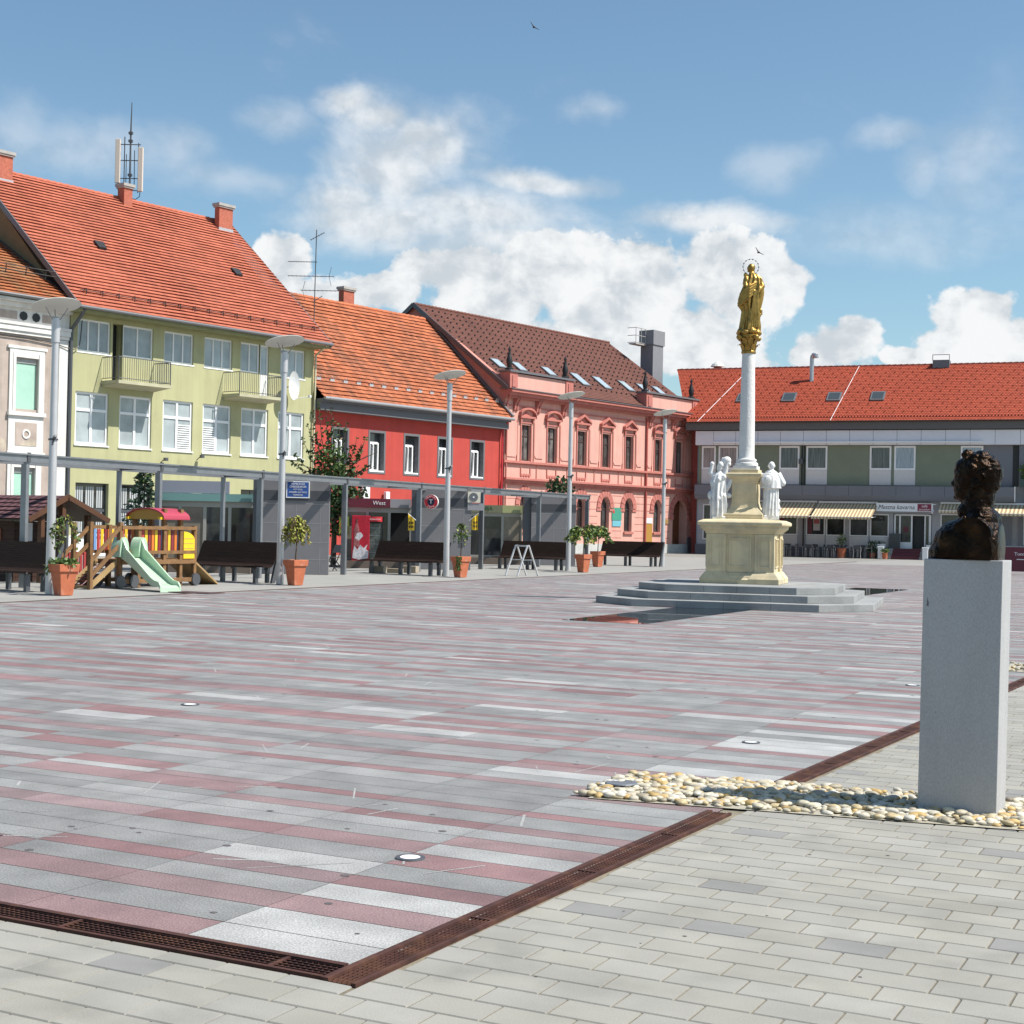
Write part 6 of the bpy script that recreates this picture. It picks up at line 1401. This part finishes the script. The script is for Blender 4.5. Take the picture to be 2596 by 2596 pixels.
# ================================================================ PLAYGROUND
wood = mat('play_wood', (.20, .105, .042), .7, var=.25, vscale=6, bump=.1); woodp = mat('play_wood_pale', (.36, .24, .11), .7, var=.15)
def playground():
    t = thing('play_structure', 'wooden toddler play train with a pale green slide, coloured slats and a red arched roof', 'playground', (-24.2, 28.0, 0))
    X = lambda x: x+24.2; Y = lambda y: y-28.0
    xf, xb = X(-23.75), X(-24.65)
    ys = [Y(26.72), Y(27.35), Y(28.25), Y(28.85), Y(29.38)]
    for i, y in enumerate(ys):
        top = [1.52, 1.46, 1.86, 1.86, 1.46][i]
        for x in (xf, xb):
            b = MB(); b.box(x-.05, x+.05, y-.05, y+.05, 0, top); b.build('post', wood, t)
    b = MB(); b.box(xb, xf, ys[0], ys[-1], .60, .66); b.build('deck', wood, t)
    b = MB()
    for x in (xf+.055, xb-.055):
        for z in (1.36, .78): b.box(x-.02, x+.02, ys[0]+.0, ys[-1], z, z+.08)
        b.box(x-.025, x+.025, ys[0], ys[-1], .54, .64); b.box(x-.03, x+.03, ys[0]-.9 if x < xf else ys[0], ys[-1], .10, .20)
    b.build('rail', wood, t)
    cols = [mat('slat_blue', (.16, .30, .55), .5), mat('slat_red', (.42, .05, .05), .5), mat('slat_yellow', (.78, .50, .03), .5), mat('slat_maroon', (.22, .03, .04), .5), mat('slat_orange', (.60, .17, .03), .5)]
    order = [0, 1, 2, 3, 4, 2, 3, 0, 1, 2, 3, 4]
    for side, x in (('f', xf-.04), ('b', xb+.02)):
        k = 0
        y = ys[1]+.02 if side == 'f' else ys[0]+.08
        while y < ys[3]+.02:
            b = MB(); b.box(x, x+.022, y, y+.085, .80 if side == 'f' else .86, 1.35); b.build('slat', cols[order[k % 12]], t); k += 1; y += .118
    # slide
    sl = mat('slide_green', (.42, .56, .41), .35)
    path = [(xf+.02, Y(26.98), 1.02-.0), (xf+.10, Y(26.96), 1.03), (xf+.22, Y(26.93), .95), (xf+.36, Y(26.9), .82), (xf+1.45, Y(26.55), .24), (xf+1.62, Y(26.5), .21), (xf+2.0, Y(26.38), .21), (xf+2.06, Y(26.36), .18), (xf+2.08, Y(26.355), 0)]
    floor = [(p[0], p[1], max(p[2]-.10, 0) if i > 1 else .70) for i, p in enumerate(path)]
    b = MB(); d = Vector((1.16, -.52, 0)).normalized(); n = Vector((-d.y, d.x, 0))*.215
    F_ = [Vector(p) for p in [(xf+.0, Y(26.98), .70), (xf+.22, Y(26.92), .70), (xf+.36, Y(26.88), .64), (xf+1.52, Y(26.36), .17), (xf+1.68, Y(26.29), .14), (xf+1.90, Y(26.19), .14), (xf+1.98, Y(26.155), .10), (xf+2.0, Y(26.145), 0)]]
    T_ = [Vector((p.x, p.y, z)) for p, z in zip(F_, (1.14, 1.11, .90, .31, .25, .22, .14, .0))]
    for i in range(len(F_)-1):
        b.quad(F_[i]-n, F_[i]+n, F_[i+1]+n, F_[i+1]-n); b.quad(F_[i]-n-Vector((0, 0, .03)), F_[i+1]-n-Vector((0, 0, .03)), F_[i+1]+n-Vector((0, 0, .03)), F_[i]+n-Vector((0, 0, .03)))
        for s in (-1, 1):
            m_ = n*s; o2 = n*s*1.16; b.add([F_[i]+m_-Vector((0, 0, .03)), F_[i+1]+m_-Vector((0, 0, .03)), T_[i+1]+m_, T_[i]+m_, T_[i]+o2, T_[i+1]+o2, F_[i+1]+o2-Vector((0, 0, .03)), F_[i]+o2-Vector((0, 0, .03))], [(0, 1, 2, 3), (3, 2, 5, 4), (4, 5, 6, 7), (0, 7, 6, 1)])
    b.build('slide', sl, t, smooth=35)
    for s in (-1, 1):
        b = MB(); c = Vector((xf-.02, Y(26.98), .70))+n*s*1.08; b.loft([[(c.x+dx, c.y+.0+.16*math.cos(a), .72+.46*abs(math.sin(a))**.7 if math.sin(a) > 0 else .70) for a in [math.pi*k/10 for k in range(11)]] for dx in (-.05, .22)]); b.build('slide_hood', sl, t, smooth=40)
    # wheels
    for y in (26.66, 27.12, 28.2, 29.36):
        b = MB(); b.cyl((xf+.06, Y(y), .15), (xf+.12, Y(y), .15), .15, None, 20); b.build('wheel', M['steel_dark'], t)
        b = MB(); b.cyl((xb-.12, Y(y), .15), (xb-.06, Y(y), .15), .15, None, 20); b.build('wheel', M['steel_dark'], t)
    # arched roof over the cab
    b = MB(); cx = (xf+xb)/2; out = []
    for y in (ys[2]-.18, ys[3]+.18): out.append(y)
    pts = [(cx+.60*math.cos(a), 1.60+.25*math.sin(a)) for a in [math.pi*k/12 for k in range(13)]]
    for i in range(12): b.prism([(pts[i][0], out[0], pts[i][1]), (pts[i+1][0], out[0], pts[i+1][1]), (pts[i+1][0], out[0], pts[i+1][1]+.03), (pts[i][0], out[0], pts[i][1]+.03)], (0, out[1]-out[0], 0))
    rf = b.build('roof', mat('play_roof_red', (.36, .04, .07), .5), t)
    b = MB(); b.prism([(x, out[0]+.06, z-.0) for x, z in pts], (0, .03, 0)); b.build('roof_end', mat('roof_end', (.45, .26, .05), .6), rf)
    for x, z in ((cx+.5, 1.62), (cx-.5, 1.62)): b = MB(); b.box(x-.04, x+.04, out[0]-.06, out[1]+.06, 1.60, 1.66); b.build('roof_beam', M['yellow'], rf)
    # yellow arched end
    b = MB(); y0, y1 = ys[3]+.06, ys[4]-.06; m_ = (y1-y0)
    b.prism([(xf+.02, y0, .66), (xf+.02, y1, .66), (xf+.02, y1, 1.12)]+[(xf+.02, y0+m_*math.cos(a), 1.10+.22*math.sin(a)) for a in [math.pi*.5*k/6 for k in range(1, 7)]], (.05, 0, 0)); ye = b.build('yellow_front', M['yellow'], t)
    b = MB()
    for z in (.78, .90, 1.02, 1.14): b.box(xf+.071, xf+.074, y0, y1-.05, z, z+.012)
    b.build('groove', woodp, ye)
    # rope net ramp with hand rails, and the plank ramp at the other end
    b = MB(); yb = Y(25.80)
    for x in (xf-.06, xb+.22): b.bar((x, yb, .03), (x, ys[0], .62), .07, .10)
    b.bar((xb+.22, yb, .05), (xf-.06, yb, .05), .06, .06); rp = b.build('net_ramp', woodp, t)
    b = MB()
    for k in range(8): u = (k+.5)/8; b.cyl((xb+.22, yb+(ys[0]-yb)*u, .06+.56*u), (xf-.06, yb+(ys[0]-yb)*u, .06+.56*u), .012, None, 5)
    for k in range(3): x = xb+.40+.2*k; b.cyl((x, yb, .06), (x, ys[0], .62), .012, None, 5)
    b.build('net', M['maroon'], rp)
    b = MB()
    for x in (xf+.02, xb-.02):
        b.bar((x, Y(25.75), .62), (x, ys[0], 1.42), .05, .08); b.bar((x, Y(25.75), .28), (x, ys[0], 1.02), .05, .08); b.box(x-.045, x+.045, Y(25.70), Y(25.79), 0, .78)
    for y in (Y(26.2),): b.box(xb-.065, xb+.03, y-.045, y+.045, 0, 1.5)
    b.split('hand_rail', wood, t)
    b = MB(); b.prism([(xb, ys[-1], .64), (xf, ys[-1], .64), (xf, Y(30.35), .04), (xb, Y(30.35), .04)], (0, 0, -.05)); b.build('plank_ramp', woodp, t)
playground()
b = MB(); b.box(-.55, .55, -.3, .3, 0, .012); g = gp(498, 1503); o = b.build('rubber_mat', mat('rubber', (.06, .03, .03), .9), None, loc=(g[0], g[1], .002)); tag(o, 'dark rubber mat on the pavement at the foot of the slide', 'mat')
def playhouse():
    gx = -26.7
    ap = at_x(172, 1257, gx); le = at_x(71, 1317, gx); re = at_x(276, 1317, gx); cy = ap[1]; y0 = le[1]; y1 = re[1]; zr = ap[2]; ze = (le[2]+re[2])/2
    t = thing('playhouse', 'small dark log cabin playhouse with a brown tiled gable roof at the left edge', 'playhouse', (gx-1.9, cy, 0))
    X = lambda x: x-(gx-1.9); Y = lambda y: y-cy
    log = mat('log_wood', (.045, .019, .011), .7, var=.3, vscale=5, stretch=(.5, 4, 6), bump=.2)
    wy0, wy1 = Y(y0)+.55, Y(y1)-.55; wx0, wx1 = X(gx-3.6), X(gx-1.0)
    b = MB(); 
    z = 0
    while z < ze-.05:
        for (a, c, d, e) in ((wx0, wx1, wy0, wy0+.08), (wx0, wx1, wy1-.08, wy1)): b.box(a, c, d, e, z, z+.108)
        for (a, c, d, e) in ((wx0, wx0+.08, wy0+.081, wy1-.081), (wx1-.08, wx1, wy0+.081, wy1-.081)): b.box(a, c, d, e, z, z+.108)
        z += .115
    b.prism([(wx1-.07, wy0+.1, z), (wx1-.07, wy1-.1, z), (wx1-.07, 0, zr-.12)], (.06, 0, 0)); w = b.build('log_wall', log, t)
    b = MB(); xa = X(gx-1.75); b.prism([(xa+.24*math.cos(a), wy0-.012, 1.0+.36*math.sin(a)) for a in [math.pi*k/10 for k in range(11)]]+[(xa-.24, wy0-.012, .55), (xa+.24, wy0-.012, .55)], (0, .02, 0)); b.build('window_opening', M['black'], w)
    b = MB(); b.box(xa-.34, xa-.25, wy0-.03, wy0-.001, .5, 1.3); b.box(xa+.25, xa+.34, wy0-.03, wy0-.001, .5, 1.3); b.build('window_frame', mat('red_wood', (.17, .05, .02), .6), w)
    b = MB(); b.box(X(gx-1.02), X(gx-.985), wy0+.3, wy0+.6, 1.0, 1.45); o_ = b.build('notice', M['white'], w)
    for y in (wy0+.05, wy1-.05):
        b = MB(); b.box(X(gx-.22), X(gx-.10), y-.06, y+.06, 0, ze+.12); b.build('porch_post', mat('porch_wood', (.085, .035, .015), .6, var=.2) if 'porch_wood' not in bpy.data.materials else bpy.data.materials['porch_wood'], t)
    b = MB(); b.box(X(gx-.22), X(gx-.10), -.06, .06, 0, zr-.1); b.build('porch_post', bpy.data.materials['porch_wood'], t)
    rt = tile_mat('playhouse_tiles', (.105, .05, .055), (.05, .03, .03), stain=.3, per=.15)
    b = MB(); slope(b, (X(gx-4.0), X(gx)), (X(gx-4.0), X(gx)), (Y(y0), ze), (0, zr), 6, .24, .04); r = b.build('roof', rt, t)
    b = MB(); slope(b, (X(gx-4.0), X(gx)), (X(gx-4.0), X(gx)), (Y(y1), ze), (0, zr), 6, .24, .04); b.build('roof', rt, t)
    b = MB()
    b.prism([(X(gx-4), Y(y0)+.03, ze-.05), (X(gx-4), 0, zr-.05), (X(gx-4), Y(y1)-.03, ze-.05), (X(gx-4), Y(y1)-.03, ze-.02), (X(gx-4), 0, zr-.015), (X(gx-4), Y(y0)+.03, ze-.02)], (4.0, 0, 0)); b.build('ceiling_boards', mat('ceiling_wood', (.10, .075, .05), .7), r)
    b = MB(); 
    for ya in (Y(y0), Y(y1)): b.bar((X(gx)+.02, ya, ze-.03), (X(gx)+.02, 0, zr-.03), .04, .13)
    b.build('barge_board', bpy.data.materials['porch_wood'], r)
    b = MB()
    for k in range(12): b.box(X(gx-.13), X(gx-.10), wy0+.18+k*.13, wy0+.26+k*.13, .08, .75)
    b.box(X(gx-.16), X(gx-.13), wy0, wy1, .66, .73)
    b.build('porch_rail', M['red'] if False else mat('rail_red', (.32, .04, .04), .6), t)
playhouse()
# ================================================================ masts and aerials on the roofs
p = HP.P(8.95, -7.6, 17.0); t = thing('phone_mast', 'grey mobile phone mast with two long cream antenna panels on the green house ridge', 'mast', p, TH)
b = MB(); b.tube([(0, 0, -.8), (0, 0, 3.9), (.02, 0, 5.4)], [.055, .045, .02], 8)
for x in (-.32, .38): b.cyl((x, .1, .9), (x, .1, 3.7 if x < 0 else 3.4), .025, None, 6)
for z in (1.0, 1.6, 2.5, 3.3): b.bar((-.5, .05, z), (.5, .05, z), .04, .04)
b.build('pole', M['steel_dark'], t)
for x, z0, z1 in ((-.62, 1.35, 3.55), (.52, .95, 3.15)):
    b = MB(); b.box(x-.12, x+.12, -.08, .10, z0, z1); b.build('antenna_panel', mat('panel_cream', (.62, .55, .47), .5) if 'panel_cream' not in bpy.data.materials else bpy.data.materials['panel_cream'], t, bevel=.02)
b = MB(); b.tube([(-.6, 0, 1.35), (-.58, 0, 1.0), (-.4, 0, .75), (-.05, 0, .7)], .02, 5); b.tube([(.52, 0, .95), (.5, 0, .7), (.3, 0, .55), (.05, 0, .6)], .02, 5); b.tube([(-.2, 0, 1.3), (-.2, 0, 2.8)], .02, 5); b.tube([(.22, 0, 1.1), (.2, 0, 3)], .02, 5); b.build('cable', M['black'], t)
for z in (1.1, 1.7, 3.4, 3.8): b = MB(); b.box(-.1, .1, -.08, .08, z, z+.12); b.build('clamp', M['steel_dark'], t)
p = HP.P(17.45, -3, 11.4); t = thing('tv_aerial', 'tall thin television aerial with several combs on the red house roof', 'aerial', p, TH)
b = MB(); b.tube([(0, 0, 0), (.05, 0, 5.6)], .028, 6); b.build('pole', M['steel_dark'], t)
def comb(z, x0, x1, n, l, ang=0):
    b = MB(); c, s = math.cos(ang), math.sin(ang); b.bar((x0, 0, z+x0*s), (x1, 0, z+x1*s), .03, .03)
    for i in range(n): x = x0+(x1-x0)*i/(n-1); b.cyl((x, -l, z+x*s), (x, l, z+x*s), .010, None, 5)
    b.build('comb', M['steel_dark'], t)
comb(3.9, -1.4, .1, 12, .16); comb(3.15, -1.4, 1.0, 12, .22); comb(2.4, -.7, 1.3, 10, .25); comb(5.2, -.25, .45, 6, .2, .6); comb(1.85, 0, .4, 5, .15, .7)
b = MB()
for z, x in ((2.4, -.62), (3.15, .75)):
    for s in (-1, 1): b.bar((x, 0, z), (x+.12, 0, z+.5*s), .02, .02)
b.build('reflector', M['steel_dark'], t)
# two birds high up
for i, (sx, sy, d, s) in enumerate(((1353, 69, 60, .25), (1923, 640, 70, .3))):
    p = at_depth(sx, sy, d); b = MB(); b.ell((0, 0, 0), (s*.12, s*.4, s*.12), 8, 6)
    for k in (-1, 1): b.prism([(k*s*.08, .1*s, 0), (k*s*.9, 0, s*.28), (k*s*.95, -.05*s, s*.26), (k*s*.08, -.16*s, 0)], (0, 0, .02))
    o = b.build('bird', M['black'], None, loc=p); o.rotation_euler = (0, R(35), TH+.4); tag(o, ['tiny dark bird high in the blue sky', 'tiny bird just above the star halo of the golden figure'][i], 'bird')
# ================================================================ LIGHT, SKY, CAMERA
az = math.atan2(.972, .22); EL = R(54)          # to the sun: from the right, slightly beyond the square
sd = Vector((math.sin(az)*math.cos(EL), math.cos(az)*math.cos(EL), math.sin(EL)))
sl = bpy.data.lights.new('sun', 'SUN'); sl.energy = SUN_E; sl.angle = R(.53); sl.color = (1, .955, .88)
so = bpy.data.objects.new('sun', sl); col.objects.link(so); so.rotation_euler = sd.to_track_quat('Z', 'Y').to_euler(); so.location = (20, 0, 40)
w = bpy.data.worlds.new('World'); sc.world = w; w.use_nodes = True
nt = w.node_tree; N = nt.nodes; L = nt.links; bg = N['Background']; bg.inputs['Strength'].default_value = SKY_S
sky = N.new('ShaderNodeTexSky'); sky.sky_type = 'NISHITA'; sky.sun_disc = False; sky.sun_elevation = EL; sky.sun_rotation = az
sky.altitude = 200; sky.air_density = SKY_AIR; sky.dust_density = SKY_DUST; sky.ozone_density = 2.0
tc = N.new('ShaderNodeTexCoord'); nrm = N.new('ShaderNodeVectorMath'); nrm.operation = 'NORMALIZE'; L.new(tc.outputs['Generated'], nrm.inputs[0]); D = nrm.outputs[0]
sp = N.new('ShaderNodeSeparateXYZ'); L.new(D, sp.inputs[0])
def val(v): n = N.new('ShaderNodeValue'); n.outputs[0].default_value = v; return n.outputs[0]
def mth(op, a, b=None, c=None, clamp=False):
    n = N.new('ShaderNodeMath'); n.operation = op; n.use_clamp = clamp
    for i, v in enumerate((a, b, c)):
        if v is None: continue
        if hasattr(v, 'links'): L.new(v, n.inputs[i])
        else: n.inputs[i].default_value = v
    return n.outputs[0]
azn = mth('ARCTAN2', sp.outputs['X'], sp.outputs['Y']); eln = mth('ARCSINE', sp.outputs['Z'])
def nz(scale, detail, rough=.55, off=0, dist=0, st=1.0):
    cb = N.new('ShaderNodeCombineXYZ'); L.new(azn, cb.inputs[0]); L.new(mth('MULTIPLY', eln, st), cb.inputs[1]); cb.inputs[2].default_value = off
    n = N.new('ShaderNodeTexNoise'); n.inputs['Scale'].default_value = scale; n.inputs['Detail'].default_value = detail; n.inputs['Roughness'].default_value = rough; n.inputs['Distortion'].default_value = dist
    L.new(cb.outputs[0], n.inputs['Vector']); return n.outputs['Fac']
n_big = nz(14, 8, .58, 0, .3); n_puff = nz(36, 8, .56, 3.3, .2, 1.15); n_soft = nz(5.5, 7, .6, 7.7, .8, 2.2); n_fine = nz(60, 6, .6, 5.1, 0, 1.0)
nw1 = nz(7, 5, .55, 11.0); nw2 = nz(9, 5, .55, 17.0)
azw = mth('ADD', azn, mth('MULTIPLY', mth('SUBTRACT', nw1, .5), .10)); elw = mth('ADD', eln, mth('MULTIPLY', mth('SUBTRACT', nw2, .5), .055))
def blobs(lst):
    out = None
    for sx, sy, rx, ry in lst:
        d = Vector(ray(sx, sy)).normalized(); a0 = math.atan2(d.x, d.y); e0 = math.asin(d.z)
        u = mth('DIVIDE', mth('SUBTRACT', azw, a0), rx/F); v = mth('DIVIDE', mth('SUBTRACT', elw, e0), ry/F)
        g = mth('SUBTRACT', 1.0, mth('SQRT', mth('ADD', mth('MULTIPLY', u, u), mth('MULTIPLY', v, v))))
        out = g if out is None else mth('SMOOTH_MAX', out, g, .12)
    return out
def sstep(x, lo, hi):
    n = N.new('ShaderNodeMapRange'); n.interpolation_type = 'SMOOTHSTEP'; n.inputs['From Min'].default_value = lo; n.inputs['From Max'].default_value = hi; L.new(x, n.inputs['Value']); return n.outputs[0]
CUM = [(1500, 740, 190, 150), (1640, 720, 130, 120), (1400, 680, 130, 90), (1870, 690, 150, 125), (1960, 720, 90, 90), (1250, 760, 170, 110), (1700, 860, 260, 120), (1150, 700, 160, 70), (980, 760, 130, 60), (2120, 890, 120, 70), (2170, 850, 70, 60), (2480, 790, 90, 80), (2440, 860, 110, 70), (2560, 880, 140, 60), (680, 690, 90, 110), (1560, 900, 500, 90), (2330, 900, 90, 40), (760, 790, 220, 70)]
SOFT = [(1010, 420, 300, 190), (1000, 590, 330, 80), (1330, 640, 380, 90), (860, 500, 210, 110), (1080, 340, 170, 80), (1000, 430, 240, 170), (1130, 400, 130, 110), (960, 300, 160, 60), (880, 260, 130, 50), (1240, 560, 330, 110), (1350, 470, 220, 50), (880, 560, 260, 70), (1800, 560, 250, 50)]
FAINT = [(650, 290, 170, 60), (430, 390, 110, 110), (250, 390, 330, 80), (60, 350, 150, 110), (560, 450, 280, 60), (1510, 300, 110, 45), (2290, 345, 150, 60), (2540, 400, 150, 190), (2010, 410, 140, 80), (2390, 420, 120, 70), (2350, 590, 480, 90)]
cb_ = blobs(CUM); sb_ = blobs(SOFT)
cum = sstep(mth('ADD', cb_, mth('ADD', mth('MULTIPLY', mth('SUBTRACT', n_puff, .5), 1.25), mth('MULTIPLY', mth('SUBTRACT', n_big, .5), .9))), .0, .24)
soft = mth('MULTIPLY', sstep(mth('ADD', sb_, mth('ADD', mth('MULTIPLY', mth('SUBTRACT', n_soft, .5), 1.15), mth('MULTIPLY', mth('SUBTRACT', n_big, .5), 1.0))), -.15, .85), .88)
# clouds elsewhere round the sky, so that what the windows and the water mirror is a sky too
veil = mth('MULTIPLY', sstep(mth('ADD', n_soft, mth('MULTIPLY', n_big, .25)), .72, 1.05), .35)
faint = mth('MULTIPLY', sstep(mth('ADD', blobs(FAINT), mth('ADD', mth('MULTIPLY', mth('SUBTRACT', n_soft, .5), 1.6), mth('MULTIPLY', mth('SUBTRACT', n_big, .5), .9))), -.05, 1.1), .34)
cov = mth('MAXIMUM', mth('MAXIMUM', mth('MAXIMUM', cum, soft), faint), veil)
lit = sstep(mth('ADD', n_puff, mth('MULTIPLY', mth('SUBTRACT', n_big, .5), .9)), .30, .64)
def rgbmix(f, a, b):
    n = N.new('ShaderNodeMix'); n.data_type = 'RGBA'
    for s, v in ((n.inputs[0], f), (n.inputs[6], a), (n.inputs[7], b)):
        if hasattr(v, 'links'): L.new(v, s)
        else: s.default_value = (*v, 1) if len(v) == 3 else v
    return n.outputs[2]
k = 1/SKY_S
ccol = rgbmix(lit, tuple(c*k for c in CL_DARK), tuple(c*k for c in CL_LIT))
tint = N.new('ShaderNodeMix'); tint.data_type = 'RGBA'; tint.blend_type = 'MULTIPLY'; tint.inputs[0].default_value = 1; L.new(sky.outputs[0], tint.inputs[6]); tint.inputs[7].default_value = (*SKY_TINT, 1)
L.new(rgbmix(cov, tint.outputs[2], ccol), bg.inputs['Color'])
cam = bpy.data.cameras.new('camera'); cam.sensor_width = 36; cam.lens = 36*F/2596; cam.clip_start = .1; cam.clip_end = 3000
co = bpy.data.objects.new('camera', cam); col.objects.link(co)
fw = Vector(ray(1298, 1298)).normalized(); rt = (Vector(ray(1298+F, 1298))-Vector(ray(1298, 1298))).normalized(); up = rt.cross(fw).normalized()
co.matrix_world = Matrix.Translation((0, 0, EYE)) @ Matrix((rt, up, -fw)).transposed().to_4x4()
sc.camera = co
sc.view_settings.view_transform = 'Standard'; sc.view_settings.look = 'None'; sc.view_settings.exposure = EXPO; sc.view_settings.gamma = 1
sc.render.resolution_x = sc.render.resolution_y = 1024
